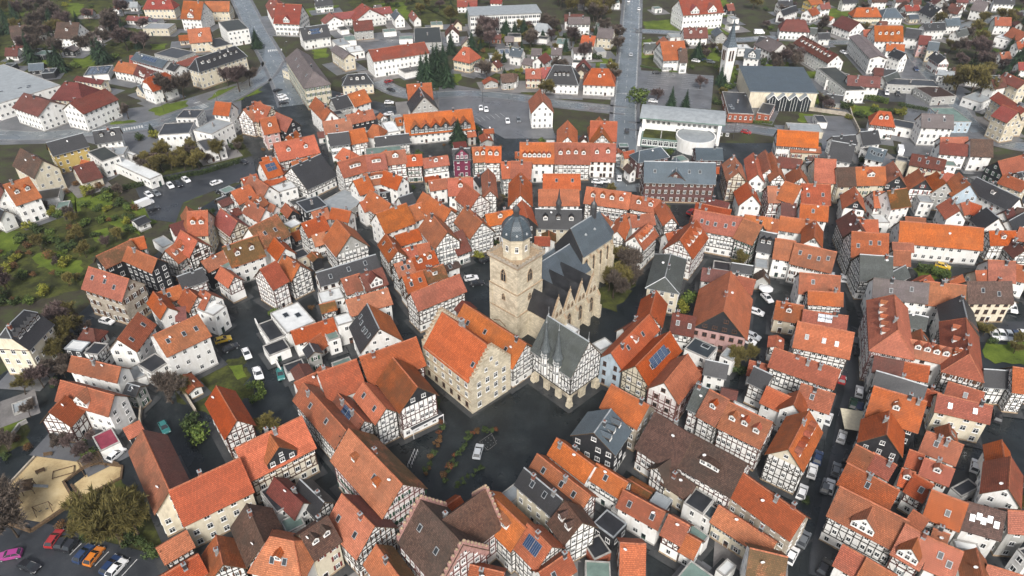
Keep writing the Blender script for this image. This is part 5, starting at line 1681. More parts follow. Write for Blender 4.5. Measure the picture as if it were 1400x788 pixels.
def build_spire():
    base = P(989.5, 113); root = empty('white_church_tower', (*base, 0), .25)
    tag(root, 'slim white tapering church tower with pointed slate spire', 'church tower')
    mb = MB(); H_ = 17; b0, b1 = 2.2, 2.9
    for i in range(4):
        a, c = i*pi/2+pi/4, (i+1)*pi/2+pi/4
        mb.poly([(b0*1.2*cos(a), b0*1.2*sin(a), 0), (b0*1.2*cos(c), b0*1.2*sin(c), 0), (b1*1.2*cos(c), b1*1.2*sin(c), H_), (b1*1.2*cos(a), b1*1.2*sin(a), H_)])
    mb.poly([(b1*1.2*cos(i*pi/2+pi/4), b1*1.2*sin(i*pi/2+pi/4), H_) for i in range(4)])
    link('wall', mb.mesh('wall', [WALL['w']]), root)
    mb = MB(); mb.lathe([(2.9*1.22, H_+.02), (2.1, H_+2.5), (1.0, H_+7), (.03, H_+12.5)], 4, 0, ph=pi/4); me = mb.mesh('spire', [ROOF['y']]); me.uv_layers.new(name='UVMap'); link('spire', me, root)
    mb = MB(); mb.tube((0,0,H_+12), (0,0,H_+14.2), .06, .05, 5); mb.tube((-.5,0,H_+13.5), (.5,0,H_+13.5), .05, .05, 5); link('cross', mb.mesh('cross', ['zinc']), root)
    for n, (nx, ny) in enumerate(((0,-1), (1,0), (0,1), (-1,0))):
        for e in (-.7, .7):
            link('louvre', WINB, root, ((nx*2.42+ny*e), (ny*2.42-nx*e), H_-3.6), atan2(ny, nx)+pi/2, (.75, 2, 4.2))
build_spire()
def build_modern_hall():
    z = lambda x, y: (860+x/4.924, 100+y/4.924)
    A, B, C = P(*z(90, 208), 10), P(*z(650, 255), 10), P(*z(640, 355), 8.6)
    L = hypot(B[0]-A[0], B[1]-A[1]); d = ((B[0]-A[0])/L, (B[1]-A[1])/L); dep = abs((C[0]-B[0])*-d[1]+(C[1]-B[1])*d[0])
    n = (d[1], -d[0])                     # towards the viewer's side (south)
    c = ((A[0]+B[0])/2+n[0]*dep/2, (A[1]+B[1])/2+n[1]*dep/2); ang = atan2(d[1], d[0])
    root = empty('modern_hall', (*c, 0), ang); tag(root, 'modern white hall with long pale grey roof and round drum in front', 'hall')
    g = mkwing(c, ang, L, dep/2+6, 8, 8, 'g', 'w', owner='modern'); g.tp = 0
    h = dep/2
    mb = MB(); mb.box(-L/2+1.5, L/2-1.5, -h+2.2, h-.5, 0, 8.5, 0); mb.box(-L/2+.4, -L/2+1.5, -h-7, -h+2.2, 0, 4.2, 0); mb.box(L/2-2.5, L/2-1.2, -h, -h+1.3, 0, 8.4, 0); mb.box(-L/2+1.2, -L/2+2.5, -h, -h+1.3, 0, 8.4, 0)
    link('wall', mb.mesh('wall', [WALL['w']]), root)
    mb = MB(); pr = [(h, 9.9), (h*.3, 10.2), (-h*.4, 9.7), (-h, 8.9)]
    for p, q in zip(pr, pr[1:]):
        mb.poly([(-L/2, p[0], p[1]), (-L/2, q[0], q[1]), (L/2, q[0], q[1]), (L/2, p[0], p[1])]); mb.poly([(-L/2, p[0], p[1]-.5), (L/2, p[0], p[1]-.5), (L/2, q[0], q[1]-.5), (-L/2, q[0], q[1]-.5)], 1)
        for e in (-1, 1): mb.poly([(e*L/2, p[0], p[1]), (e*L/2, q[0], q[1]), (e*L/2, q[0], q[1]-.5), (e*L/2, p[0], p[1]-.5)], 1)
    for y, z_ in ((h, 9.9), (-h, 8.9)): mb.poly([(-L/2, y, z_), (L/2, y, z_), (L/2, y, z_-.5), (-L/2, y, z_-.5)], 1)
    link('roof', mb.mesh('roof', [ROOF['g'], ROOF['N']]), root)
    for i in range(14):
        if i != 5: link('window', WIN, root, (-L/2+3.5+i*(L-7)/13, -h+2.2, 6.6), 0, (1.2, 1, 1.3))
    for i in range(9): link('window', WIN, root, (-L/2+15+i*2.4, -h+2.2, 4.2), 0, (1.2, 1, 1.3))
    mb = MB(); mb.box(-L/2+1.6, -L/2+17, -h-6.8, -h+2.1, 0, 3.6, 0); mb.box(-L/2+2.2, -L/2+16.4, -h-6.2, -h+1.6, 3.6, 3.75, 1); mb.box(-L/2+8.9, -L/2+9.3, -h-6.2, -h+1.6, 3.75, 4.0, 2)
    link('terrace', mb.mesh('terrace', [ROOF['N'], 'garden_soil', 'concrete']), root)
    for i in range(7): link('window', WIN, root, (-L/2+3+i*2.1, -h-6.8, 1.9), 0, (1.8, 1, 2.2))
    for k in range(30):
        pass
    mb = MB(); dc = (L*.18, -h-3.2); mb.lathe([(7.6, 0), (7.6, 4.6), (7.6, 5.2), (7.1, 5.2)], 32, 0, *dc); mb.lathe([(7.1, 5.2), (7.1, 4.9), (0, 5.25)], 32, 1, *dc)
    link('drum', mb.mesh('drum', [WALL['w'], ROOF['g']]), root)
    mb = MB(); mb.box(-L/2+17.2, L/2-2.6, -h-1, -h+2.1, 0, 3.2, 0); link('lobby', mb.mesh('lobby', [ROOF['N']]), root)
build_modern_hall()
def build_gym():
    A, B, C = P(1010, 91, 9), P(1098, 93, 9), P(1084, 128, 7)
    L = hypot(B[0]-A[0], B[1]-A[1]); d = ((B[0]-A[0])/L, (B[1]-A[1])/L); n = (d[1], -d[0]); dep = abs((C[0]-B[0])*n[0]+(C[1]-B[1])*n[1])
    c = ((A[0]+B[0])/2+n[0]*dep/2, (A[1]+B[1])/2+n[1]*dep/2); ang = atan2(d[1], d[0])
    root = empty('sports_hall', (*c, 0), ang); tag(root, 'sports hall with blue sheet roof and zigzag glazed front beside the lawn', 'sports hall')
    g = mkwing(c, ang, L, dep/2, 8, 8, 'y', 'c', owner='gym'); g.tp = 0
    h = dep/2; mb = MB(); mb.box(-L/2+.4, L/2-.4, -h+.3, h-.3, 0, 7.2, 0)
    for e in (-1, 1):
        p = [(e*(L/2-.4), -h+.3, 7.2), (e*(L/2-.4), h-.3, 7.2), (e*(L/2-.4), h-.3, 9.1), (e*(L/2-.4), -h+.3, 7.4)]; mb.poly(p if e > 0 else p[::-1])
    link('wall', mb.mesh('wall', [WALL['c']]), root)
    mb = MB(); mb.poly([(-L/2, -h, 7.5), (L/2, -h, 7.5), (L/2, h, 9.4), (-L/2, h, 9.4)], 0, [(0, 0), (L, 0), (L, dep), (0, dep)])
    mb.poly([(-L/2, -h, 7.2), (-L/2, h, 9.1), (L/2, h, 9.1), (L/2, -h, 7.2)], 1)
    for p, q in (((-L/2, -h, 7.5), (L/2, -h, 7.5)), ((L/2, -h, 7.5), (L/2, h, 9.4)), ((L/2, h, 9.4), (-L/2, h, 9.4)), ((-L/2, h, 9.4), (-L/2, -h, 7.5))): mb.poly([p, q, (q[0], q[1], q[2]-.3), (p[0], p[1], p[2]-.3)], 1)
    link('roof', mb.mesh('roof', [ROOF['y'], 'zinc']), root)
    for i in range(4):
        x = (i-1.5)*4.6+2; mb = MB(); w_ = 2.3; yf = -h-2.6
        mb.poly([(x-w_, yf, 0), (x+w_, yf, 0), (x+w_, yf, 5), (x, yf, 7.3), (x-w_, yf, 5)], 0)
        for e in (-1, 1):
            mb.poly([(x+e*w_*1.02, yf-.3, 5.05), (x, yf-.3, 7.45), (x, -h+.5, 7.45), (x+e*w_*1.02, -h+.5, 5.05)], 1); mb.poly([(x+e*w_*1.02, yf-.32, 5.05), (x, yf-.32, 7.45), (x, yf-.32, 7.05), (x+e*w_*1.02, yf-.32, 4.65)], 2)
        for k in (-1.2, 0, 1.2): mb.box(x+k-.06, x+k+.06, yf-.06, yf, 0, 5.8, 2)
        link('glazed_bay', mb.mesh('glazed_bay', ['window_glass', ROOF['g'], 'window_frame_white']), root)
build_gym()
def build_school():            # long block with ribbon windows at the top edge
    A, B, C = P(643, 21, 10), P(739, 17, 10), P(739, -2, 10)
    L = hypot(B[0]-A[0], B[1]-A[1]); ang = atan2(B[1]-A[1], B[0]-A[0]); d = (cos(ang), sin(ang)); dep = 16
    c = ((A[0]+B[0])/2-d[1]*dep/2, (A[1]+B[1])/2+d[0]*dep/2)
    root = empty('school_block', (*c, 0), ang); tag(root, 'long pale school block with ribbon windows and wide flat grey roof', 'school')
    mkwing(c, ang, L, dep/2, 10, 10, 'g', 'w', owner='school').tp = 0
    mb = MB(); mb.box(-L/2, L/2, -dep/2, dep/2, 0, 9.6, 0); link('wall', mb.mesh('wall', [WALL['w']]), root)
    mb = MB(); mb.box(-L/2-.6, L/2+.6, -dep/2-.6, dep/2+.6, 9.6, 10.1, 0, True); link('roof', mb.mesh('roof', [ROOF['g']]), root)
    n = int(L/2.2)
    for z_ in (1.9, 5.0, 8.0):
        for i in range(n): link('window', WIN, root, (-L/2+(i+.5)*L/n, -dep/2, z_), 0, (L/n*.97, 1, 1.6))
build_school()
# ------------------------------------------------------------------ houses
HOUSES = read_houses(SURVEY)
for i, h in enumerate(HOUSES): build_house(h, i)

# annexes, sheds and lean-tos that fill the backyards of the old town; lanes and squares stay clear
LANES = [[(385,125),(420,180),(450,240),(490,300),(515,350),(530,400),(560,440),(600,520),(640,570)], [(300,430),(345,490),(390,560),(405,600)], [(800,560),(880,600),(960,640),(1040,690),(1100,722)],
         [(1120,790),(1122,760),(1135,700),(1148,625),(1158,565),(1165,540),(1158,495),(1150,440),(1145,400),(1142,350),(1138,285)], [(560,252),(640,246),(700,240),(850,262),(960,300)], [(800,480),(850,430),(885,370),(905,330)],
         [(900,310),(960,310),(1010,300)], [(1180,300),(1300,310),(1400,320)], [(1330,560),(1400,580)], [(1190,440),(1180,520),(1170,600),(1150,680)], [(240,560),(300,600),(330,650)], [(460,640),(470,600)], [(170,300),(260,280)], [(700,520),(640,570),(560,640)], [(0,560),(60,570),(120,620)]]
LANEP = []
for ln in LANES:
    q = [P(*p) for p in ln]
    for a, b in zip(q, q[1:]):
        n = max(1, int(hypot(b[0]-a[0], b[1]-a[1])/2))
        LANEP += [(a[0]+(b[0]-a[0])*k/n, a[1]+(b[1]-a[1])*k/n) for k in range(n+1)]
NOGO = [[P(*p) for p in q] for q in ([(540,660),(590,575),(660,560),(740,520),(830,540),(800,610),(720,660),(660,700)], [(780,480),(850,340),(900,350),(860,470)], [(620,345),(680,345),(680,470),(640,410)], [(1020,420),(1080,400),(1080,480),(960,480)], [(180,255),(350,210),(360,250),(240,310)], [(180,580),(270,545),(330,630),(290,680),(240,670)], [(1235,345),(1350,355),(1350,395),(1235,390)], [(0,590),(175,600),(210,800),(0,800)], [(1320,430),(1420,430),(1420,510),(1330,500)], [(280,430),(350,470),(420,600),(370,610),(290,500)])]
TOWN = [P(*p) for p in [(335,150),(560,165),(700,190),(850,205),(1000,215),(1230,225),(1420,260),(1440,800),(230,800),(200,640),(110,560),(90,440),(240,340),(340,250)]]
def free0(x, y, m):
    for g in WINGS:
        dx, dy = x-g.c[0], y-g.c[1]
        if abs(dx) > g.rad+m or abs(dy) > g.rad+m: continue
        if abs(dx*g.ca+dy*g.sa) < g.a+m and abs(-dx*g.sa+dy*g.ca) < g.hw+m: return False
    return True
def annexes(n, seed):
    rng = random.Random(seed); xs = [p[0] for p in TOWN]; ys = [p[1] for p in TOWN]; made = []
    for _ in range(60000):
        if len(made) >= n: break
        x, y = rng.uniform(min(xs), max(xs)), rng.uniform(min(ys), max(ys))
        if not inpoly(x, y, TOWN) or any(inpoly(x, y, q) for q in NOGO): continue
        if any(abs(x-a) < 4.6 and abs(y-b) < 4.6 and hypot(x-a, y-b) < 4.6 for a, b in LANEP): continue
        nb = min(WINGS, key=lambda g: hypot(x-g.c[0], y-g.c[1])-g.rad*.6)
        L, hw = rng.uniform(3, 6), rng.uniform(1.4, 2.4); ang = nb.ang+rng.choice((0, pi/2, pi))
        ca, sa = cos(ang), sin(ang)
        pts = [(x+e*L/2*ca-f*hw*sa, y+e*L/2*sa+f*hw*ca) for e in (-1, -.5, 0, .5, 1) for f in (-1, 0, 1)]
        if not all(free0(px, py, .05) for px, py in pts): continue
        if not any(not free0(px, py, 2.0) for px, py in pts): continue
        he = rng.choice((2.7, 3.2, 4.2, 5.0, 5.6)); flat = rng.random() < .28
        g = Wing(); g.c = (x, y); g.ang = ang; g.L = L; g.hw = hw; g.he = he; g.flat = flat; g.a = L/2; g.ca, g.sa = ca, sa; g.rad = hypot(L/2, hw)+.5
        g.tp = 0 if flat else rng.choice((.45, .7, 1.0)); g.hr = he+hw*g.tp; g.shape = 'flat' if flat else 'gable'
        g.rc = rng.choice('BBgNW') if flat else rng.choice('sssOOmrbko'); g.wc = rng.choice('wwwTcTgk'); g.opt = {'c': 0}
        if not flat and rng.random() < .3: g.opt['s'] = 1
        h = House(); h.w = [g]; h.annex = True; g.owner = h; WINGS.append(g); made.append(h)
    return made
for i, h in enumerate(annexes(150, 77)): build_house(h, 5000+i); HOUSES.append(h)

# garages and garden sheds among the villas on the slopes
SLOPES = [[P(*p) for p in q] for q in ([(-30,-10),(200,-10),(300,100),(180,150),(100,110),(-30,95)], [(400,-10),(640,-10),(650,100),(560,110),(420,100)], [(650,40),(850,30),(845,140),(650,130)], [(875,10),(1010,10),(1000,98),(880,95)], [(1010,-30),(1480,-30),(1480,200),(1340,170),(1250,200),(1100,200),(1100,60)], [(-30,200),(130,190),(200,230),(120,320),(-30,420)])]
KEEP = [[P(*p) for p in q] for q in ([(1080,90),(1135,90),(1165,168),(1085,168)], [(1145,130),(1262,130),(1268,168),(1145,172)], [(955,75),(1012,75),(1012,150),(955,150)], [(865,90),(980,95),(980,152),(865,146)], [(880,20),(1000,25),(1000,50),(880,48)])]
def outbuildings(n, seed):
    rng = random.Random(seed); made = []; tot = [(q, n*w_) for q, w_ in zip(SLOPES, (.18, .12, .2, .1, .34, 0))]
    for q, k in tot:
        xs = [p[0] for p in q]; ys = [p[1] for p in q]; got = 0
        for _ in range(8000):
            if got >= k: break
            x, y = rng.uniform(min(xs), max(xs)), rng.uniform(min(ys), max(ys))
            if any(inpoly(x, y, z_) for z_ in KEEP): continue
            if not inpoly(x, y, q) or any(hypot(x-c[0], y-c[1]) < w_+4 for c, w_ in ROADS): continue
            nb = min(WINGS, key=lambda g: hypot(x-g.c[0], y-g.c[1]))
            if hypot(x-nb.c[0], y-nb.c[1]) > nb.rad+16: continue
            L, hw = rng.uniform(4, 8.5), rng.uniform(2, 3.6); ang = nb.ang+rng.choice((0, pi/2)); ca, sa = cos(ang), sin(ang)
            pts = [(x+e*L/2*ca-f*hw*sa, y+e*L/2*sa+f*hw*ca) for e in (-1, 0, 1) for f in (-1, 0, 1)]
            if not all(free0(px, py, .6) for px, py in pts): continue
            flat = rng.random() < .35; big = L > 6.5 and not flat
            g = Wing(); g.c = (x, y); g.ang = ang; g.L = L+(2 if big else 0); g.hw = hw+(.8 if big else 0); g.he = rng.uniform(2.6, 3.2) if not big else rng.uniform(4.2, 5.6); g.flat = flat; g.a = g.L/2; g.ca, g.sa = ca, sa; g.rad = hypot(g.a, g.hw)+.5
            g.tp = 0 if flat else rng.choice((.5, .8, 1.0)); g.hr = g.he+g.hw*g.tp; g.shape = 'flat' if flat else 'gable'
            g.rc = rng.choice('BgGWN') if flat else rng.choice('rrbqkpsyq'); g.wc = rng.choice('wwwwcgY' if big else 'wwcgk'); g.opt = {'c': 1 if big else 0}
            h = House(); h.w = [g]; h.annex = not big; g.owner = h; WINGS.append(g); made.append(h); got += 1
    return made
for i, h in enumerate(outbuildings(95, 78)): build_house(h, 7000+i); HOUSES.append(h)
# paved yards and flagged strips round the houses
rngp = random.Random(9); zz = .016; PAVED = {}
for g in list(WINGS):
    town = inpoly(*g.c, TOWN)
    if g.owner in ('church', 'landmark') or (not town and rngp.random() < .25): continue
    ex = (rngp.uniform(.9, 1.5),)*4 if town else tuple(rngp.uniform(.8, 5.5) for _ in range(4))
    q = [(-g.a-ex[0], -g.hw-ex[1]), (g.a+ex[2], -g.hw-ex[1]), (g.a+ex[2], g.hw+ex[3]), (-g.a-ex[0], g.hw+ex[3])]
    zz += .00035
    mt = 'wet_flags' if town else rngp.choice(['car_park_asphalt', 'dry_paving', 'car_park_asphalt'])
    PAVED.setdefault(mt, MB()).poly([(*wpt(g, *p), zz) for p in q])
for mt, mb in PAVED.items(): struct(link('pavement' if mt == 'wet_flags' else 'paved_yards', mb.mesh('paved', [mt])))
LAYER[0] = max(LAYER[0], zz+.004)

# ------------------------------------------------------------------ trees and shrubs
def rot_about(d, axis, a):
    c, s = cos(a), sin(a); x, y, z = axis; dx, dy, dz = d; dot = x*dx+y*dy+z*dz
    cr = (y*dz-z*dy, z*dx-x*dz, x*dy-y*dx)
    return tuple(d[k]*c+cr[k]*s+axis[k]*dot*(1-c) for k in range(3))
def norm(v):
    l = sqrt(sum(x*x for x in v)) or 1; return tuple(x/l for x in v)
def bare_tree(seed, H_, spread=.75, twig='twigs_brown', dense=1.0):
    rng = random.Random(seed); tr = MB(); cr = MB()
    def grow(p, d, L, r, lev):
        n = 3 if lev < 2 else 2
        for i in range(n):
            d = norm(tuple(d[k]+rng.uniform(-.16, .16)+(.05 if k == 2 else 0) for k in range(3)))
            q = tuple(p[k]+d[k]*L/n for k in range(3)); r1 = r*(.80 if lev < 2 else .7)
            (tr if lev < 2 else cr).tube(p, q, r, r1, 5 if lev == 0 else 4 if lev == 1 else 3)
            p, r = q, r1
            if lev > 0 or i > 0:
                kids = (3, 4, 4, 4)[min(lev, 3)]
                for _ in range(kids if lev < 3 else 0):
                    ax = norm((rng.uniform(-1, 1), rng.uniform(-1, 1), rng.uniform(-.5, .5)))
                    dd = rot_about(d, ax, rng.uniform(.45, 1.05)*spread*1.2); dd = norm((dd[0], dd[1], dd[2]+.12))
                    grow(p, dd, L*rng.uniform(.5, .68), max(r*.55, .018), lev+1)
            if lev == 3 and rng.random() < .9*dense:
                for _ in range(6):
                    dd = norm((d[0]+rng.uniform(-1, 1), d[1]+rng.uniform(-1, 1), d[2]+rng.uniform(-.6, .9)))
                    t = tuple(p[k]+dd[k]*rng.uniform(.5, 1.15)*H_/9 for k in range(3)); w_ = .075*H_/8
                    s = norm((dd[1], -dd[0], rng.uniform(-.3, .3)))
                    cr.poly([tuple(p[k]-s[k]*w_ for k in range(3)), tuple(p[k]+s[k]*w_ for k in range(3)), t])
    grow((0, 0, 0), (0, 0, 1), H_*.46, H_*.028, 0)
    return tr.mesh('trunk', ['bark']), cr.mesh('crown', [twig])
def conifer(seed, H_, R_):
    rng = random.Random(seed); tr = MB(); cr = MB(); tr.tube((0,0,0), (0,0,H_*.95), H_*.02, .03, 5)
    n = int(H_*3)
    for i in range(n):
        t = i/n; z = H_*(.06+.93*t); r = R_*(1-t)**.8*rng.uniform(.75, 1.12)+.12
        m_ = max(5, int(13*(1-t)+4)); ph = rng.random()*6
        for k in range(m_):
            a = ph+2*pi*k/m_+rng.uniform(-.25, .25); rr = r*rng.uniform(.65, 1.1); dr = rr*rng.uniform(.22, .5)
            ca, sa = cos(a), sin(a)
            for s in range(3):
                f0, f1 = s/3, (s+1.25)/3; w_ = rr*.26*(1.15-f0)*rng.uniform(.7, 1.3)
                p = (rr*f0*ca, rr*f0*sa, z-dr*f0*f0+.05); q = (rr*f1*ca, rr*f1*sa, z-dr*f1*f1+rng.uniform(-.1, .1))
                cr.poly([(p[0]-sa*w_, p[1]+ca*w_, p[2]-.12), p, (p[0]+sa*w_, p[1]-ca*w_, p[2]-.12), q])
    return tr.mesh('trunk', ['bark']), cr.mesh('crown', ['needles'])
def bush(seed, R_, H_, mat, n=520, leaf=.2, stem=True):
    rng = random.Random(seed); tr = MB(); cr = MB()
    cl = [(rng.uniform(-.55, .55)*R_, rng.uniform(-.55, .55)*R_, rng.uniform(.3, .75)*H_, rng.uniform(.35, .55)*R_) for _ in range(9)]
    for c in cl: tr.tube((0, 0, 0), c[:3], .06, .02, 3)
    for i in range(n):
        c = cl[i % 9]; d = norm((rng.gauss(0, 1), rng.gauss(0, 1), rng.gauss(0, .9))); r = c[3]*rng.uniform(.55, 1.08)
        p = (c[0]+d[0]*r, c[1]+d[1]*r, max(.05, c[2]+d[2]*r*.9)); s = leaf*rng.uniform(.6, 1.3)
        u = norm((rng.gauss(0, 1), rng.gauss(0, 1), rng.gauss(0, .6))); v = norm((d[1]*u[2]-d[2]*u[1], d[2]*u[0]-d[0]*u[2], d[0]*u[1]-d[1]*u[0]))
        cr.poly([tuple(p[k]+(u[k]*e+v[k]*f)*s for k in range(3)) for e, f in ((-1, 0), (0, -.6), (1, 0), (0, .6))])
    return tr.mesh('stem', ['bark']), cr.mesh('foliage', [mat])
TREES = {
 'bare': [bare_tree(11+i, 9, .75+.08*i, ['twigs_brown', 'twigs_brown', 'twigs_purple'][i]) for i in range(3)],
 'olive': [bare_tree(31+i, 9, .85, 'twigs_olive') for i in range(2)],
 'purple': [bare_tree(41, 8, .9, 'twigs_purple')],
 'con': [conifer(51+i, 11, 3.3+.6*i) for i in range(3)],
 'bush': [bush(61+i, 1.7, 2.1, ['leaves_green', 'leaves_dark', 'leaves_dark'][i]) for i in range(3)],
 'yel': [bush(71, 2.2, 3.4, 'leaves_yellow', 620, .24)],
 'aut': [bush(81, 1.5, 2.4, 'leaves_autumn', 420, .18)],
 'flo': [bush(91, .8, 1.3, 'flowers_red', 260, .12), bush(92, .8, 1.2, 'leaves_autumn', 260, .12)],
 'pot': [bush(95, .8, 1.3, 'leaves_dark', 260, .12)],
}
TNAME = {'bare': ('bare_tree', 'tree'), 'olive': ('budding_tree', 'tree'), 'purple': ('bare_tree', 'tree'), 'con': ('conifer', 'tree'), 'bush': ('shrub', 'shrub'), 'yel': ('shrub', 'shrub'), 'aut': ('shrub', 'shrub'), 'flo': ('planted_shrub', 'shrub'), 'pot': ('planted_shrub', 'shrub')}
TLOOK = {'bare': 'leafless brown tree', 'olive': 'leafless olive tinged tree', 'purple': 'leafless purple brown tree', 'con': 'dark green conifer', 'bush': 'green shrub', 'yel': 'bright yellow green shrub', 'aut': 'russet brown shrub', 'flo': 'potted shrub with red and russet blooms', 'pot': 'dark green potted shrub'}
TH0 = {'bare': 9, 'olive': 9, 'purple': 8, 'con': 11, 'bush': 2.1, 'yel': 3.4, 'aut': 2.4, 'flo': 1.3, 'pot': 1.3}
PLANTED = []; PLANTROOTS = []
def plant(x, y, kind, h, where, sx=1.0):
    rng = R0; a, b = rng.choice(TREES[kind]); s = h/TH0[kind]
    nm, cat = TNAME[kind]
    root = empty(nm, (x, y, 0), rng.uniform(0, 6.28)); root.scale = (s*sx, s*sx, s)
    link(a.name.split('.')[0], a, root); link(b.name.split('.')[0], b, root)
    size = 'tall ' if h > 10 and kind in ('bare', 'olive', 'con', 'purple') else 'small ' if (h < 5 and kind in ('bare', 'olive', 'con', 'purple')) or h < 1.5 else ''
    tag(root, f'{size}{TLOOK[kind]} {where}', cat, f'{TLOOK[kind]}s {where}')
    PLANTED.append((x, y)); PLANTROOTS.append(root); return root
def free(x, y, m=.8, roads=True):
    for g in WINGS:
        dx, dy = x-g.c[0], y-g.c[1]
        if abs(dx) > g.rad+m or abs(dy) > g.rad+m: continue
        if abs(dx*g.ca+dy*g.sa) < g.a+m and abs(-dx*g.sa+dy*g.ca) < g.hw+m: return False
    if roads:
        for c, w_ in ROADS:
            if hypot(x-c[0], y-c[1]) < w_+1.2: return False
    return True
def grove(px, n, kinds, hs, where, seed, gap=2.2):
    rng = random.Random(seed); pts = [P(*q) for q in px]
    xs = [p[0] for p in pts]; ys = [p[1] for p in pts]; k = 0
    for _ in range(n*25):
        if k >= n: break
        x, y = rng.uniform(min(xs), max(xs)), rng.uniform(min(ys), max(ys))
        if not inpoly(x, y, pts) or not free(x, y): continue
        if 'backyard' in where and (any(inpoly(x, y, q) for q in NOGO) or any(hypot(x-a, y-b) < 3 for a, b in LANEP)): continue
        if any(hypot(x-a, y-b) < gap for a, b in PLANTED): continue
        kd = rng.choice(kinds); lo, hi = hs.get(kd, (1.4, 2.8)); plant(x, y, kd, rng.uniform(lo, hi), where, rng.uniform(.85, 1.2)); k += 1
HS = {'bare': (5, 10), 'olive': (5, 9), 'purple': (5, 8), 'con': (6, 12), 'bush': (1.3, 3), 'yel': (2.2, 3.6), 'aut': (1.5, 3)}
# single trees seen in the photograph: base point, kind, height
for px, py, kd, h, wh in [
    (585,118,'con',17,'behind the long rose roofed block'), (600,112,'con',19,'behind the long rose roofed block'), (612,118,'con',16,'behind the long rose roofed block'), (594,100,'con',15,'behind the long rose roofed block'), (577,108,'con',13,'behind the long rose roofed block'),
    (617,74,'con',13,'near the flat school block'), (645,72,'con',12,'near the flat school block'), (606,84,'con',10,'near the flat school block'), (716,52,'con',12,'near the flat school block'), (704,50,'con',9,'near the flat school block'), (730,53,'con',7,'near the flat school block'), (742,54,'con',6,'near the flat school block'), (692,46,'con',9,'near the flat school block'),
    (917,147,'con',10,'behind the modern hall'), (937,148,'con',9,'behind the modern hall'), (872,140,'bush',7,'behind the modern hall'), (984,116,'con',10,'beside the slim white church tower'), (989,120,'con',7,'beside the slim white church tower'), (953,82,'con',11,'by the lawn below the rose roofed hotel'),
    (898,140,'purple',7,'in the striped car park'), (957,122,'purple',7,'in the striped car park'), (627,196,'con',11,'in front of the zigzag eaved building'), (658,195,'con',6,'in front of the zigzag eaved building'),
    (42,72,'con',12,'between the hillside garden houses'), (85,98,'con',14,'between the hillside garden houses'), (72,90,'con',10,'between the hillside garden houses'), (142,86,'con',14,'between the hillside garden houses'), (132,80,'con',11,'between the hillside garden houses'), (160,38,'con',13,'between the hillside garden houses'), (152,42,'con',10,'between the hillside garden houses'), (175,70,'purple',14,'between the hillside garden houses'), (190,66,'con',10,'between the hillside garden houses'), (198,70,'purple',11,'between the hillside garden houses'),
    (228,140,'bare',13,'by the white half hipped house'), (252,136,'bare',12,'by the white half hipped house'), (328,126,'bare',13,'on the verge by the mansard building'), (312,118,'bare',9,'on the verge by the mansard building'), (342,118,'bare',9,'on the verge by the mansard building'), (176,163,'bare',7,'by the red roofed school halls'), (208,182,'con',4.5,'by the terraced white flats'), (213,190,'yel',4,'by the terraced white flats'), (192,192,'bush',3,'by the terraced white flats'),
    (352,66,'con',11,'beside the zebra crossing'), (10,400,'bare',8,'in the meadow gardens'), (1387,98,'con',15,'on the eastern hillside'), (1322,138,'olive',17,'on the eastern hillside'), (1305,132,'olive',14,'on the eastern hillside'), (1330,82,'purple',13,'on the eastern hillside'), (1308,78,'bare',10,'on the eastern hillside'), (1372,110,'con',9,'on the eastern hillside'), (1350,100,'bare',9,'on the eastern hillside'),
    (1118,148,'bare',7,'on the lawn by the sports hall'), (1132,152,'purple',6,'on the lawn by the sports hall'), (1155,150,'bush',4,'behind the walled yard'), (1230,158,'yel',4,'behind the walled yard'), (1086,95,'bare',9,'behind the row of dormers'), (1060,100,'bare',8,'behind the row of dormers'),
    (168,748,'olive',15,'beside the parked cars'), (190,735,'olive',12,'beside the parked cars'), (150,732,'olive',10,'beside the parked cars'), (10,715,'bare',11,'on the edge of the sandy playground'), (25,735,'bare',9,'on the edge of the sandy playground'), (236,552,'bare',9,'by the walled court'), (248,540,'olive',6,'by the walled court'), (275,600,'bush',4,'by the walled court'), (262,585,'bush',3.4,'by the walled court'), (85,455,'bare',9,'by the small pavilion roof'), (100,450,'olive',8,'by the small pavilion roof'), (60,530,'bare',7,'by the dark mansard house'), (35,540,'olive',6,'by the dark mansard house'),
    (365,596,'olive',6,'in the narrow court of the old town'), (838,408,'bare',9,'in the churchyard'), (850,395,'olive',8,'in the churchyard'), (856,378,'bare',9,'in the churchyard'), (846,368,'olive',8,'in the churchyard'), (866,370,'bare',8,'in the churchyard'), (862,392,'bare',7,'in the churchyard'), (832,398,'olive',7,'in the churchyard'), (870,360,'bush',3,'in the churchyard'),
    (942,415,'bush',4,'behind the pink gabled house'), (934,425,'yel',3.5,'behind the pink gabled house'), (1010,368,'olive',6,'behind the pink gabled house'), (1025,375,'bush',3,'behind the pink gabled house'), (1000,500,'olive',7,'in the court with white cars'), (1008,510,'bush',3,'in the court with white cars'), (1025,495,'olive',5,'in the court with white cars'),
    (1262,372,'bush',3,'below the long white barn'), (1280,378,'bush',3,'below the long white barn'), (1290,382,'bush',2.6,'below the long white barn'), (1310,588,'bush',2.5,'beside the cream house'), (380,300,'bush',4,'beside the white terrace house'), (372,290,'bush',3,'beside the white terrace house'), (655,355,'yel',3,'beside the tower car park'), (665,280,'bare',6,'beside the rose house row'), (680,290,'bare',6,'beside the rose house row')]:
    plant(*P(px, py), kd, h, wh)
grove([(-30,-20),(195,-15),(205,30),(180,75),(100,100),(-30,90)], 95, ['bare','bare','con','bush','bare','olive','yel','purple'], {**HS, 'bare': (8, 14), 'olive': (8, 12), 'purple': (8, 12), 'con': (9, 15), 'bush': (2, 4)}, 'in the hillside gardens', 1)
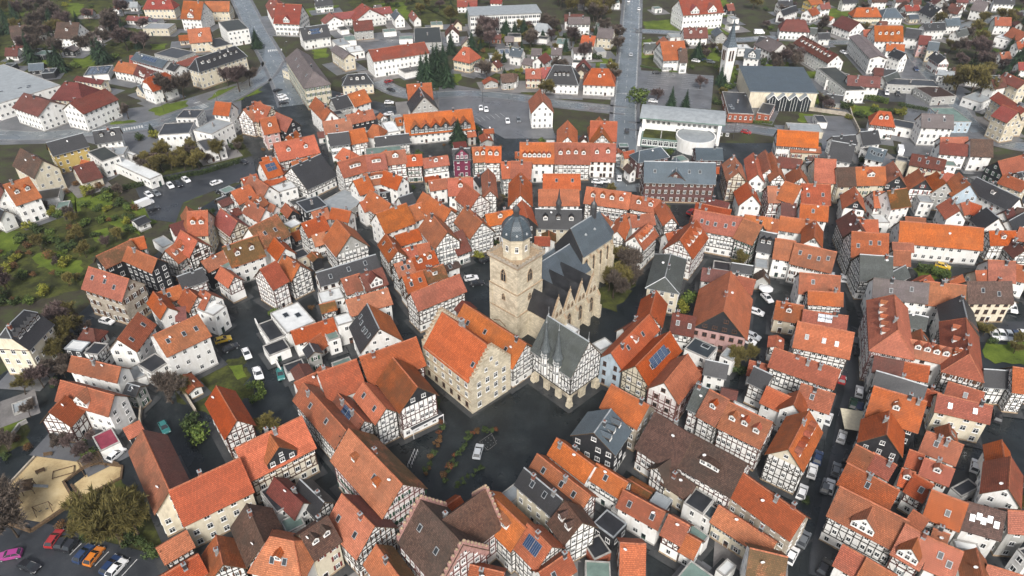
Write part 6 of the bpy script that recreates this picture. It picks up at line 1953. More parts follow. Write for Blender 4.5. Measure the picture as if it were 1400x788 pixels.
grove([(-30,300),(60,290),(110,245),(150,250),(205,305),(185,330),(130,352),(110,400),(60,415),(-30,425)], 95, ['bare','bush','bush','aut','olive','yel','bush'], {**HS, 'bare': (3, 6), 'olive': (3, 6)}, 'in the meadow gardens', 2, 1.5)
grove([(185,225),(330,195),(345,210),(240,245),(195,262)], 26, ['bare','bush','olive','bare'], {**HS, 'bare': (4, 7)}, 'along the car park hedge', 3, 1.7)
grove([(470,-15),(700,-20),(640,40),(590,62),(560,15),(480,10)], 42, ['bare','con','bush','olive','purple'], {**HS, 'bare': (7, 12), 'olive': (7, 12)}, 'around the arched hall', 4)
grove([(655,45),(848,40),(842,135),(760,140),(660,130)], 85, ['bare','bush','bare','con','olive','aut','yel'], {**HS, 'bare': (6, 11), 'con': (5, 9), 'bush': (1.6, 3.6)}, 'in the villa gardens', 5, 1.8)
grove([(750,-20),(850,-20),(848,35),(760,30)], 40, ['bare','bare','olive'], {**HS, 'bare': (8, 13), 'olive': (7, 12)}, 'above the villa gardens', 6)
grove([(875,55),(1005,62),(1000,98),(880,92)], 18, ['bush','bare','bush','olive'], {**HS, 'bare': (4, 7)}, 'around the orange corner villa', 7, 1.8)
grove([(985,95),(1010,90),(1012,160),(975,150)], 16, ['bush','bush','olive'], {**HS, 'olive': (3, 5)}, 'beside the slim white church tower', 8, 1.6)
grove([(1000,-30),(1480,-40),(1500,120),(1330,135),(1280,70),(1050,60)], 170, ['bare','bush','bare','con','olive','bush','purple'], {**HS, 'bare': (6, 12), 'olive': (6, 11), 'con': (5, 11), 'bush': (1.6, 3.6)}, 'between the hillside houses', 9, 2.5)
grove([(1300,75),(1480,60),(1480,150),(1345,140)], 40, ['bare','bush','con','purple','olive'], HS, 'on the eastern hillside', 10)
grove([(1040,75),(1110,80),(1100,92),(1040,90)], 10, ['bare','bush'], HS, 'behind the sports hall', 11)
grove([(1150,140),(1250,140),(1200,170),(1150,165)], 14, ['bush','bush','yel'], HS, 'behind the walled yard', 12, 1.5)
grove([(-40,-60),(1480,-60),(1480,-15),(-40,-15)], 45, ['bare','con','olive','bare'], HS, 'beyond the last houses', 13, 4)
grove([(1165,440),(1400,455),(1400,500),(1350,480)], 8, ['bush','olive'], {**HS, 'olive': (3, 5)}, 'on the lawn with parked cars', 14)
grove([(-30,560),(50,560),(60,600),(20,640),(-30,640)], 10, ['bush','bare','aut'], {**HS, 'bare': (4, 6)}, 'in the corner garden', 15, 1.6)
grove([(40,480),(110,440),(140,470),(80,540)], 18, ['bush','bare','olive'], {**HS, 'bare': (3, 6)}, 'by the dark mansard house', 16, 1.5)
grove([(85,590),(130,600),(125,640),(70,620)], 9, ['bush','bare'], {**HS, 'bare': (3, 5)}, 'behind the sandy playground', 17, 1.3)
grove([(70,725),(150,690),(215,760),(190,785),(100,735)], 16, ['bush','aut'], HS, 'beside the parked cars', 18, 1.4)
# market square: three lines of planters
for k, (x0, y0, x1, y1, n) in enumerate([(583,652,607,580,14), (607,660,645,590,16), (620,668,662,638,12), (648,596,680,586,6)]):
    for i in range(n):
        t = (i+.5)/n; x, y = P(x0+(x1-x0)*t+R0.uniform(-4, 4), y0+(y1-y0)*t+R0.uniform(-3, 3))
        plant(x, y, R0.choice(['flo', 'pot', 'pot', 'pot', 'aut']) if k != 2 else 'pot', R0.uniform(.9, 1.7) if k != 2 else .9, ['in the row along the market houses', 'in the middle row of the market square', 'in the low hedge line on the market square', 'by the marked rectangle on the square'][k])

# ------------------------------------------------------------------ cars
def car_meshes():
    # side profile of a small hatchback, 4.2 x 1.75 m, nose towards +X
    W_ = .87
    low = [(-2.08,.32),(-2.1,.62),(-2.02,.88),(-1.2,.95),(.7,.94),(1.85,.80),(2.06,.62),(2.08,.34)]
    b = MB()
    secs = []
    for yy, k in ((-W_, 0), (-W_*.98, 1)): pass
    def loop(y, ins, zadd=0): return [(x*(1-ins*.02), y, z+zadd) for x, z in low]
    A, B_, C_, D = loop(-W_, 1), loop(-W_*.9, 0, .03), loop(W_*.9, 0, .03), loop(W_, 1)
    L_ = [A, B_, C_, D]
    n = len(low)
    for p, q in zip(L_, L_[1:]):
        for i in range(n-1): b.poly([p[i], q[i], q[i+1], p[i+1]])
    b.poly(A); b.poly(D[::-1])
    # roof panel and pillars
    rf = [(-1.55, 1.42), (.15, 1.45)]
    yr = .62
    b.poly([(-1.5, -yr, 1.40), (.15, -yr, 1.43), (.15, yr, 1.43), (-1.5, yr, 1.40)])
    for s in (-1, 1):
        for p, q in (((-1.98, s*.80, .93), (-1.5, s*yr, 1.40)), ((.95, s*.80, .95), (.15, s*yr, 1.43)), ((-.55, s*.82, .95), (-.6, s*yr, 1.41))): b.tube(p, q, .05, .05, 4)
    body = b
    g = MB()
    def q4(a, b_, c, d): g.poly([a, b_, c, d])
    bl, tl = .79, yr-.01
    q4((.93, -bl, .94), (.93, bl, .94), (.15, tl, 1.42), (.15, -tl, 1.42)); q4((-1.96, bl, .93), (-1.96, -bl, .93), (-1.5, -tl, 1.39), (-1.5, tl, 1.39))
    for s in (-1, 1): q4((-1.96, s*bl, .93), (.93, s*bl, .94), (.15, s*tl, 1.42), (-1.5, s*tl, 1.39))
    glass = g.mesh('car_glass', ['window_glass'])
    w_ = MB(); w_.lathe([(.0, -.1), (.3, -.1), (.32, -.06), (.32, .06), (.3, .1), (0, .1)], 12); w_.lathe([(0, -.105), (.17, -.105)], 8, 1); w_.lathe([(.17, .105), (0, .105)], 8, 1)
    for i, v in enumerate(w_.v): w_.v[i] = (v[0], v[2], v[1]+.32)
    wheel = w_.mesh('wheel', ['metal_dark', 'zinc'])
    l = MB(); l.box(-.02, .03, -.16, .16, -.06, .06); head = l.mesh('headlight', ['dish_white'])
    return body, glass, wheel, head
CBODY, CGLASS, CWHEEL, CHEAD = car_meshes()
CARCOL = {'white': (.72, .72, .72), 'black': (.015, .015, .018), 'silver': (.42, .44, .46), 'grey': (.13, .14, .15), 'red': (.30, .02, .02), 'blue': (.02, .04, .10), 'orange': (.55, .17, .02), 'yellow': (.55, .36, .03), 'green': (.015, .08, .04), 'teal': (.03, .17, .16), 'magenta': (.34, .05, .22), 'pale blue': (.3, .42, .48)}
for k, c in CARCOL.items():
    m = plain('paint_'+k.replace(' ', '_'), c, .28, .5, .03, .5); m.node_tree.nodes['Principled BSDF'].inputs['Coat Weight'].default_value = .6
CARMESH = {k: CBODY.mesh('car_body', ['paint_'+k.replace(' ', '_')]) for k in CARCOL}
def van_mesh():
    b = MB(); b.box(-2.9, 1.6, -.98, .98, .35, 2.5); b.prism([(1.6, -.95), (2.8, -.9), (2.8, .9), (1.6, .95)], .35, 1.25)
    b.poly([(1.6, -.9, 2.45), (2.3, -.88, 1.25), (1.6, -.9, 1.25)]); b.poly([(1.6, .9, 2.45), (1.6, .9, 1.25), (2.3, .88, 1.25)])
    b.poly([(1.6, -.9, 2.45), (1.6, .9, 2.45), (2.3, .88, 1.25), (2.3, -.88, 1.25)], 1)
    return b.mesh('van_body', ['paint_white', 'window_glass'])
VANB = van_mesh()
NCAR = {}
def car(px, py, qx, qy, col, where, kind='car', o=(0, 0, 1)):
    a = P(o[0]+px/o[2], o[1]+py/o[2]); b = P(o[0]+(px+qx)/o[2], o[1]+(py+qy)/o[2]); rz = atan2(b[1]-a[1], b[0]-a[0])
    if kind == 'van':
        root = empty('parked_van', (*a, .06), rz); link('body', VANB, root)
        for x in (-1.9, 1.9):
            for y in (-.9, .9): link('wheel', CWHEEL, root, (x, y, 0), 0, (1.15, 1, 1.15))
        tag(root, f'{col} delivery van parked {where}', 'van', None); return
    root = empty('parked_car', (*a, .06), rz); link('body', CARMESH[col], root); link('window_glass', CGLASS, root)
    for x in (-1.3, 1.28):
        for y in (-.79, .79): link('wheel', CWHEEL, root, (x, y, 0))
    for y in (-.6, .6): link('headlight', CHEAD, root, (2.06, y, .6))
    tag(root, f'{col} car parked {where}', 'car', 'cars parked '+where)
TL = {(c, r): (350*c, (0, 200, 400, 588)[r], 3.94) for c in range(4) for r in range(4)}
CARS = {
 (0,3): ('by the sandy playground', [(300,595,35,-50,'red'),(350,607,35,-50,'black'),(400,617,38,-45,'black'),(458,676,40,-45,'blue'),(513,690,40,-50,'orange'),(603,738,40,-45,'blue'),(635,755,45,-50,'white'),(60,685,-40,8,'magenta'),(165,745,50,20,'black'),(632,142,45,-40,'white')]),
 (0,2): ('in the lane by the modern flats', [(1205,264,40,-12,'yellow'),(1245,308,40,-18,'black'),(1332,340,18,40,'white'),(1388,445,12,40,'white'),(890,738,20,40,'teal'),(580,165,40,10,'white')]),
 (1,2): ('beside the white terrace roofs', [(135,450,8,40,'teal'),(18,448,12,36,'white')]),
 (0,1): ('in the car park below the hedge', [(805,270,28,24,'white'),(845,262,28,20,'grey'),(830,348,40,-14,'black'),(920,220,22,26,'white'),(1005,190,26,18,'white'),(965,212,20,20,'black'),(1168,205,40,-14,'white'),(1195,250,40,-10,'black'),(1330,190,40,-8,'black'),(1310,92,30,10,'black')]),
 (1,0): ('beside the tall cream hipped building', [(118,494,40,-14,'black'),(140,524,40,-8,'white'),(150,540,40,-8,'white'),(150,562,40,-8,'black'),(728,492,20,6,'black'),(715,622,-40,4,'white'),(718,560,30,0,'white'),(1212,590,2,30,'white'),(1240,598,6,30,'white'),(1355,660,8,30,'white'),(360,470,0,-30,'blue')]),
 (2,0): ('along the wide avenue', [(628,12,0,-20,'white'),(683,55,0,-20,'white'),(675,170,0,-20,'grey'),(618,712,0,-20,'black'),(640,300,0,-20,'silver')]),
 (2,1): ('where the avenue meets the old town', [(573,105,0,-30,'grey'),(577,180,0,-30,'white'),(460,200,20,2,'white'),(405,170,0,20,'black'),(500,196,20,2,'white'),(965,362,20,-14,'red')]),
 (3,0): ('in the garage yard by the hipped villa', [(445,502,20,8,'black'),(482,506,20,8,'white'),(512,511,20,8,'white'),(548,514,20,8,'white'),(585,517,20,8,'black'),(638,508,4,20,'white'),(660,488,4,20,'silver'),(685,472,4,20,'white'),(697,512,4,20,'black'),(727,490,4,20,'white'),(795,380,10,14,'blue')]),
 (2,2): ('in the court behind the pink house', [(1315,115,30,10,'white'),(1295,245,34,14,'silver'),(1270,272,34,14,'white'),(1050,255,30,8,'black'),(1372,40,20,20,'white')]),
 (3,2): ('on the grass edge by the hip roofed hall', [(1212,238,14,24,'white'),(1253,238,14,24,'white'),(1295,243,14,24,'silver'),(1332,245,14,24,'blue'),(1370,240,14,24,'white')]),
 (3,3): ('along the paved lane', [(265,160,10,-40,'blue'),(235,232,10,-40,'white'),(180,345,14,-40,'white'),(362,225,8,-40,'grey'),(328,315,10,-40,'white'),(125,685,20,-40,'white'),(300,750,22,-40,'black')]),
 (1,1): ('at the foot of the church tower', [(1160,720,36,-6,'white'),(1190,748,36,-6,'black'),(1238,622,30,-14,'black')]),
}
for k, (wh, lst) in CARS.items():
    for x, y, dx, dy, c in lst: car(x, y, dx, dy, c, wh, 'car', TL[k])
for x, y, dx, dy, c in [(482,325,3,-40,'black'),(402,455,2,-40,'black'),(488,545,5,-40,'white'),(455,612,8,-40,'green'),(318,690,14,-40,'white')]: car(x, y, dx, dy, c, 'along the paved lane', 'car', TL[3, 2])
for x, y, dx, dy, c, wh in [(405,720,0,-30,'white','in the narrow lane beside orange roofs'),(938,655,30,8,'yellow','below the long white barn')]: car(x, y, dx, dy, c, wh, 'car', TL[3, 1])
for x, y, dx, dy, c, wh in [(1110,205,6,-30,'white','in the yard between brown roofs')]: car(x, y, dx, dy, c, wh, 'car', TL[3, 3])
for x, y, dx, dy, c, wh in [(775,305,4,20,'grey','beside the orange corner villa'),(780,400,20,0,'black','in the striped car park'),(760,552,20,2,'white','behind the modern hall'),(35,655,6,20,'grey','in the planted car park'),(1260,720,20,4,'red','on the street by the modern hall'),(990,335,20,4,'white','beside the slim white church tower'),(1035,330,20,4,'blue','beside the slim white church tower'),(1070,340,20,4,'grey','beside the slim white church tower')]: car(x, y, dx, dy, c, wh, 'car', TL[2, 0])
for x, y, dx, dy, c, wh in [(405,290,20,10,'white','by the dormered red row'),(1185,588,10,20,'white','by the stone villa'),(440,128,20,0,'white','between hillside houses'),(1200,330,20,4,'silver','on the eastern hillside road')]: car(x, y, dx, dy, c, wh, 'car', TL[3, 0])
car(1232, 680, 2, -30, 'black', 'beside the cream house', 'car', TL[3, 2]); car(1315, 95, 10, 30, 'white', 'behind the cream gabled house', 'car', TL[3, 2])
car(653.9, 620, 4, -15, 'silver', 'on the market square')
car(785, 322, 40, -16, 'white', 'in the car park below the hedge', 'van', TL[0, 1]); car(715, 445, 30, -10, 'red', 'below the long rose roofed block', 'car', TL[1, 0])
car(1125, 80, 30, 4, 'white', 'by the rose roofed hotel', 'van', TL[2, 0]); car(1330, 185, 30, 0, 'white', 'on the road behind the spire', 'van', TL[2, 0]); car(708, 40, 4, 20, 'white', 'on the forecourt behind the slate roof', 'van', TL[3, 1])

for x, y, dx, dy, c in [(1152,655,3,-10,'silver'),(1158,628,3,-10,'black'),(1128,668,3,-10,'grey'),(1173,560,2,-10,'blue'),(1150,520,1,-10,'red'),(1168,470,0,-10,'grey'),(1138,430,0,-10,'white'),(1136,380,0,-10,'silver'),(1098,740,5,-10,'grey'),(1150,600,3,-10,'white')]: car(x, y, dx, dy, c, 'along the paved lane')
grove([(335,150),(560,165),(850,205),(1230,225),(1420,260),(1440,800),(230,800),(200,640),(240,340)], 70, ['bush','bush','olive','aut'], {'bush': (1.2, 2.6), 'olive': (2.5, 5), 'aut': (1.2, 2)}, 'in a backyard of the old town', 21, 5)
# ------------------------------------------------------------------ small things: playground, walls, hedges, lamps, market
def wall_line(px, h, th, mat, name, label, cat, o=(0, 0, 1)):
    pts = [P(o[0]+x/o[2], o[1]+y/o[2]) for x, y in px]; c = pts[0]; mb = MB()
    for a, b in zip(pts, pts[1:]):
        l = hypot(b[0]-a[0], b[1]-a[1]); d = ((b[0]-a[0])/l, (b[1]-a[1])/l); n = (-d[1]*th/2, d[0]*th/2)
        q = [(a[0]+n[0]-c[0], a[1]+n[1]-c[1]), (a[0]-n[0]-c[0], a[1]-n[1]-c[1]), (b[0]-n[0]-c[0], b[1]-n[1]-c[1]), (b[0]+n[0]-c[0], b[1]+n[1]-c[1])]
        mb.prism(q, 0, h)
    return tag(link(name, mb.mesh(name, [mat]), None, (*c, 0)), label, cat)
wall_line([(190,150),(50,300),(-20,400)], .6, .35, WALL['Q'], 'garden_wall', 'low stone wall along the street side of the sandy playground', 'wall', T03)
wall_line([(345,285),(405,390),(170,552),(50,510)], .7, .5, 'wood_weathered', 'timber_edging', 'weathered timber edging round the big sand area', 'edging', T03)
wall_line([(345,285),(460,200),(540,185),(662,200),(655,262),(440,372),(385,300)], .5, .4, 'wood_weathered', 'timber_edging', 'weathered timber edging round the smaller sand patch', 'edging', T03)
wall_line([(150,700),(110,720),(60,788)], 1.0, .4, 'concrete', 'garden_wall', 'pale wall curving round the corner garden', 'wall', T02)
wall_line([(970,510),(1060,655)], 1.6, .4, WALL['Q'], 'garden_wall', 'stone wall between the walled court and the lawn', 'wall', T02)
wall_line([(770,560),(760,700),(770,780)], 1.4, .4, WALL['Q'], 'garden_wall', 'old stone wall closing the court of the L shaped building', 'wall', T02)
wall_line([(0,165),(90,345),(140,440)], 1.6, .3, WALL['w'], 'garden_wall', 'white yard wall beside the lane of parked cars', 'wall', (350,400,3.94))
wall_line([(155,590),(250,600),(420,625),(445,640)], 1.6, .4, WALL['Q'], 'garden_wall', 'stone wall below the sports hall lawn', 'wall', (1050,0,3.94))
wall_line([(425,545),(450,640),(490,720)], 1.6, .4, WALL['Q'], 'garden_wall', 'stone wall beside the paved yard', 'wall', (1050,0,3.94))
wall_line([(690,360),(820,385),(930,395)], .8, .4, 'leaves_dark', 'hedge', 'clipped dark hedge above the striped car park', 'hedge', (700,0,3.94))
wall_line([(200,640),(250,610),(640,592)], .9, .5, WALL['Q'], 'garden_wall', 'garden wall on the slope', 'wall', (0,0,3.94)) if False else None
def hedge(px, h, w_, label, o=(0, 0, 1), mat='leaves_dark', seed=0):
    rng = random.Random(seed); pts = [P(o[0]+x/o[2], o[1]+y/o[2]) for x, y in px]; c = pts[0]; mb = MB()
    for a, b in zip(pts, pts[1:]):
        l = hypot(b[0]-a[0], b[1]-a[1]); d = ((b[0]-a[0])/l, (b[1]-a[1])/l); n = (-d[1], d[0])
        for _ in range(int(l*h*70)):
            s, t, z = rng.uniform(0, l), rng.uniform(-.5, .5)*w_, rng.uniform(.05, h)
            p = (a[0]-c[0]+d[0]*s+n[0]*t, a[1]-c[1]+d[1]*s+n[1]*t, z); u = norm((rng.gauss(0, 1), rng.gauss(0, 1), rng.gauss(0, 1))); v = norm((rng.gauss(0, 1), rng.gauss(0, 1), rng.gauss(0, 1))); k = rng.uniform(.12, .26)
            mb.poly([tuple(p[i]+(u[i]*e+v[i]*f)*k for i in range(3)) for e, f in ((-1, 0), (0, -1), (1, 0), (0, 1))])
    tag(link('hedge', mb.mesh('hedge', [mat]), None, (*c, 0)), label, 'hedge')
hedge([(640,240),(1310,75)][:1]+[(1100,150),(1310,85)], 1.8, 1.4, 'long dark hedge between the white flats and the car park', T01, seed=1)
hedge([(470,530),(560,540),(645,560)], 2.4, 2.0, 'thick green hedge beside the garage yard', (1050,0,3.94), 'leaves_green', 2)
hedge([(1150,640),(1300,660),(1400,668)], 1.0, 1.2, 'low green hedge in front of the brick clubhouse', (700,0,3.94), 'leaves_green', 3)
hedge([(700,570),(860,600)], 1.5, 1.4, 'dark hedge behind the garage canopy', (1050,0,3.94), seed=4)
hedge([(1330,520),(1400,500),(1420,560),(1350,600)], 1.6, 1.6, 'green hedge round the terrace by the salmon gabled house', T02, 'leaves_green', 5)
def post_thing(name, x, y, build, label, cat, rz=0, group=None):
    o = empty(name, (x, y, 0), rz); build(o); return tag(o, label, cat, group)
def swing(o):
    mb = MB()
    for e in (-1.4, 1.4): mb.tube((e, -.9, 0), (e, 0, 2.3), .07, .07, 5); mb.tube((e, .9, 0), (e, 0, 2.3), .07, .07, 5)
    mb.tube((-1.5, 0, 2.3), (1.5, 0, 2.3), .07, .07, 5); link('frame', mb.mesh('swing_frame', ['wood_weathered']), o)
    for x in (-.6, .6):
        mb = MB(); mb.box(-.25, .25, -.1, .1, .5, .55, 0, True); mb.tube((-.2, 0, .55), (-.2, 0, 2.3), .015, .015, 3); mb.tube((.2, 0, .55), (.2, 0, 2.3), .015, .015, 3); link('swing_seat', mb.mesh('swing_seat', ['metal_dark']), o, (x, 0, 0))
def climber(o):
    mb = MB()
    for x in (-1, 1):
        for y in (-1, 1): mb.tube((x, y, 0), (x*.9, y*.9, 2.6), .09, .08, 5)
    mb.box(-.95, .95, -.95, .95, 1.3, 1.4, 0, True); link('tower_frame', mb.mesh('tower_frame', ['wood_weathered']), o)
    mb = MB(); mb.poly([(-1.1, -1.1, 2.5), (1.1, -1.1, 2.5), (0, 0, 3.4)]); mb.poly([(1.1, -1.1, 2.5), (1.1, 1.1, 2.5), (0, 0, 3.4)]); mb.poly([(1.1, 1.1, 2.5), (-1.1, 1.1, 2.5), (0, 0, 3.4)]); mb.poly([(-1.1, 1.1, 2.5), (-1.1, -1.1, 2.5), (0, 0, 3.4)]); link('canopy', mb.mesh('canopy', ['wood_weathered']), o)
    mb = MB(); mb.poly([(.95, -.3, 1.35), (.95, .3, 1.35), (3.3, .3, .2), (3.3, -.3, .2)]); mb.poly([(.95, -.3, 1.6), (.95, -.3, 1.35), (3.3, -.3, .2), (3.3, -.3, .45)]); mb.poly([(.95, .3, 1.35), (.95, .3, 1.6), (3.3, .3, .45), (3.3, .3, .2)]); link('slide', mb.mesh('slide', ['zinc']), o)
def frame(o):
    mb = MB()
    for a, b in (((-2, -1), (2, -1)), ((2, -1), (2, 1)), ((2, 1), (-2, 1)), ((-2, 1), (-2, -1))): mb.tube((*a, .35), (*b, .35), .1, .1, 5)
    for a in ((-2, -1), (2, -1), (2, 1), (-2, 1)): mb.tube((*a, 0), (*a, .4), .1, .1, 5)
    link('beam', mb.mesh('balance_beam', ['wood_weathered']), o)
def bench(o):
    mb = MB(); mb.box(-.9, .9, -.25, .25, .42, .48, 0, True); link('seat', mb.mesh('seat', ['wood_weathered']), o); mb = MB(); mb.box(-.9, .9, .2, .26, .5, .95, 0, True); link('backrest', mb.mesh('backrest', ['wood_weathered']), o)
    for x in (-.7, .7): mb = MB(); mb.box(-.05, .05, -.22, .22, 0, .42); link('leg', mb.mesh('leg', ['metal_dark']), o, (x, 0, 0))
def at(x, y, o): return P(o[0]+x/o[2], o[1]+y/o[2])
post_thing('swing', *at(240, 440, T03), swing, 'wooden A frame swing on the playground sand', 'swing', .5)
post_thing('climbing_tower', *at(165, 330, T03), climber, 'wooden climbing tower with slide on the playground sand', 'climbing tower', .3)
post_thing('climbing_tower', *at(85, 395, T03), climber, 'wooden climbing tower with slide near the bare trees at the sand edge', 'climbing tower', 2.3)
post_thing('balance_beam', *at(345, 232, T03), frame, 'square wooden balance frame on the playground sand', 'balance beam', .4)
post_thing('bench', *at(222, 230, T03), bench, 'wooden bench standing in the middle of the playground sand', 'bench', .6); post_thing('bench', *at(262, 140, T03), bench, 'wooden bench at the shrubby end of the playground sand', 'bench', .2); post_thing('bench', *at(625, 190, T03), bench, 'wooden bench by the smaller sand patch', 'bench', -.4)
def pergola(o):
    mb = MB()
    for x in (-2, 2):
        for y in (-1.5, 1.5): mb.tube((x, y, 0), (x, y, 2.3), .08, .08, 5)
    link('frame', mb.mesh('frame', ['wood_weathered']), o)
    sl = MB(); sl.box(-2.2, 2.2, -.06, .06, 2.3, 2.42, 0, True); sm = sl.mesh('slat', ['wood_weathered'])
    for i in range(8): link('slat', sm, o, (0, -1.6+i*.457, 0))
post_thing('pergola', *at(505, 205, T03), pergola, 'wooden slatted pergola between the two sand areas', 'pergola', .7)
# street lamps
def lamp(o):
    mb = MB(); mb.tube((0, 0, 0), (0, 0, 6.2), .09, .06, 6); mb.tube((0, 0, 6.2), (.9, 0, 6.6), .05, .04, 5); link('pole', mb.mesh('pole', ['metal_dark']), o); mb = MB(); mb.box(.6, 1.4, -.14, .14, 6.55, 6.72, 0, True); link('lamp_head', mb.mesh('lamp_head', ['zinc']), o)
for px, py, wh in [(846,60,'on the avenue beside the villa gardens'),(876,70,'on the avenue across from the villa gardens'),(842,110,'at the avenue corner by the red hipped villa'),(870,150,'at the avenue corner by the modern hall'),(345,50,'by the zebra crossing'),(392,75,'across from the zebra crossing'),(224,152,'on the verge by the white half hipped house'),(300,150,'on the bend by the mansard building'),(1002,190,'on the street by the modern hall'),(1013,150,'by the brick clubhouse'),(1285,100,'on the hillside road above the garage yard'),(1352,180,'on the forecourt by the stone villa'),(660,140,'by the planted car park'),(598,142,'on the street by the zigzag eaved building')]:
    post_thing('street_lamp', *P(px, py), lamp, f'grey street lamp {wh}', 'street lamp', R0.uniform(0, 6), 'street lamps')
# market square: rack of rails, marked rectangle, beam, signs
def rack(o):
    mb = MB()
    for y in (-.35, .35): mb.tube((-2.2, y, .9), (2.2, y, .9), .04, .04, 4)
    for i in range(6): mb.tube((-2.2+i*.88, -.35, 0), (-2.2+i*.88, -.35, .9), .04, .04, 4); mb.tube((-2.2+i*.88, .35, 0), (-2.2+i*.88, .35, .9), .04, .04, 4)
    link('rail', mb.mesh('rail', ['dish_white']), o)
post_thing('cycle_rack', *at(150, 415, (540,560,6.06)), rack, 'white tubular cycle rack on the market square', 'cycle rack', 1.35)
a, b = at(155, 250, (540,560,6.06)), at(408, 115, (540,560,6.06)); mb = MB(); L_ = hypot(b[0]-a[0], b[1]-a[1])
mb.box(0, L_, -.12, .12, 2.7, 2.9, 0, True); mb.box(0, L_, .12, 3.0, 2.75, 2.82, 1, True)
for x in (.1, L_-.1): mb.box(x-.06, x+.06, -.06, .06, 0, 2.7, 0)
aw = empty('awning', (*a, 0), atan2(b[1]-a[1], b[0]-a[0])); tag(aw, 'black awning with white front beam before the slate gabled market house', 'awning'); link('awning_frame', mb.mesh('awning_frame', ['dish_white', 'metal_dark']), aw)
z = LAYER[0]+.01; q = [at(*p, (540,560,6.06)) for p in ((700,275),(800,205),(840,290),(770,345))]; mb = MB()
for i in range(4):
    p, r = q[i], q[(i+1) % 4]; l = hypot(r[0]-p[0], r[1]-p[1]); n = (-(r[1]-p[1])/l*.035, (r[0]-p[0])/l*.035); mb.poly([(p[0]-n[0], p[1]-n[1], z), (r[0]-n[0], r[1]-n[1], z), (r[0]+n[0], r[1]+n[1], z), (p[0]+n[0], p[1]+n[1], z)])
for i in range(4):
    for j in range(3):
        u, v = (i+.5)/4, (j+.6)/3.4; x = q[0][0]+(q[1][0]-q[0][0])*u+(q[3][0]-q[0][0])*v; y = q[0][1]+(q[1][1]-q[0][1])*u+(q[3][1]-q[0][1])*v; mb.poly([(x-.08, y-.08, z+.001), (x+.08, y-.08, z+.001), (x+.08, y+.08, z+.001), (x-.08, y+.08, z+.001)])
struct(link('square_marking', mb.mesh('square_marking', ['dry_paving'])))
# bins, parasols
def parasol(o):
    mb = MB(); mb.tube((0,0,0), (0,0,2.5), .04, .04, 5); link('pole', mb.mesh('pole', ['metal_dark']), o); mb = MB(); mb.lathe([(2.0, 2.2), (0.02, 2.9)], 8); mb.lathe([(2.0, 2.2), (2.0, 2.05)], 8); link('canopy', mb.mesh('canopy', ['dish_white']), o)
for i, (x, y) in enumerate(((1345, 745), (1360, 800))): post_thing('parasol', *at(x, y, (700,200,3.94)), parasol, 'cream parasol in the terrace behind the pink house', 'parasol', 0, 'terrace parasols')
x, y = at(445, 730, (1050,400,3.94)); mb = MB(); mb.box(-2.4, 2.4, -3.2, 3.2, 2.5, 2.6, 0, True); sq = empty('sun_sail', (x, y, 0), -.22); tag(sq, 'large cream square sun sail beside the paved lane', 'sun sail'); link('sail', mb.mesh('sail', [plain('sail_cream', (.62, .56, .42), .8, .2, .08)]), sq); mb = MB()
for ex in (-2.3, 2.3):
    for ey in (-3.1, 3.1): mb.tube((ex, ey, 0), (ex, ey, 2.6), .05, .05, 4)
link('posts', mb.mesh('posts', ['zinc']), sq)
# kerbed paved strip of the lane on the right
cl = [(1120,790),(1122,760),(1135,700),(1140,660),(1148,625),(1152,600),(1158,565),(1165,540),(1162,520),(1158,495),(1155,470),(1150,440),(1145,400),(1142,350),(1140,300),(1138,285)]
road(cl, 3.4, 'lane_setts', 'lane', True, 'wet_cobbles')

# ------------------------------------------------------------------ house labels
LM = [('the church tower', 705, 466), ('the town hall', 775, 545), ('the stepped gable house', 640, 560), ('the market square', 640, 630), ('the church choir', 820, 400), ('the slim white church tower', 990, 112), ('the zebra crossing', 375, 70), ('the wide avenue', 858, 60), ('the long white barn', 1275, 365), ('the sandy playground', 60, 670), ('the walled court', 250, 590), ('the striped car park', 925, 120), ('the round drum', 952, 200), ('the sports hall', 1055, 130), ('the big flat shop roof', 30, 140), ('the mansard building', 300, 105), ('the rose roofed hotel', 950, 25), ('the lane of parked cars', 1150, 600), ('the meadow gardens', 60, 340), ('the white delivery van', 205, 282), ('the grass car park', 1375, 462), ('the blue roofed brick school', 930, 270), ('the arched window hall', 515, 28), ('the brown cross roofed hall', 625, 750), ('the terraced white flats', 265, 190), ('the zigzag eaved building', 600, 185), ('the garage yard', 1210, 128), ('the eastern road', 1330, 175), ('the court with white cars', 1030, 450), ('the rail of the hillside', 1250, 25), ('the maroon house', 630, 225), ('the slate roofed bar', 470, 375)]
LM = [(n, *P(x, y)) for n, x, y in LM if 'rail of' not in n and 'slate roofed bar' not in n]
LM.append(('the hillside road', *P(1300, 42))); LM.append(('the black barn roof', *P(470, 385)))
NUM = ['', 'one', 'two', 'three', 'four', 'five', 'six', 'seven', 'eight']; ORD = ['nearest', 'second nearest', 'third nearest', 'fourth nearest', 'fifth nearest', 'sixth nearest', 'seventh nearest', 'eighth nearest', 'ninth nearest', 'tenth nearest', 'eleventh nearest', 'twelfth nearest', 'thirteenth nearest', 'fourteenth nearest']
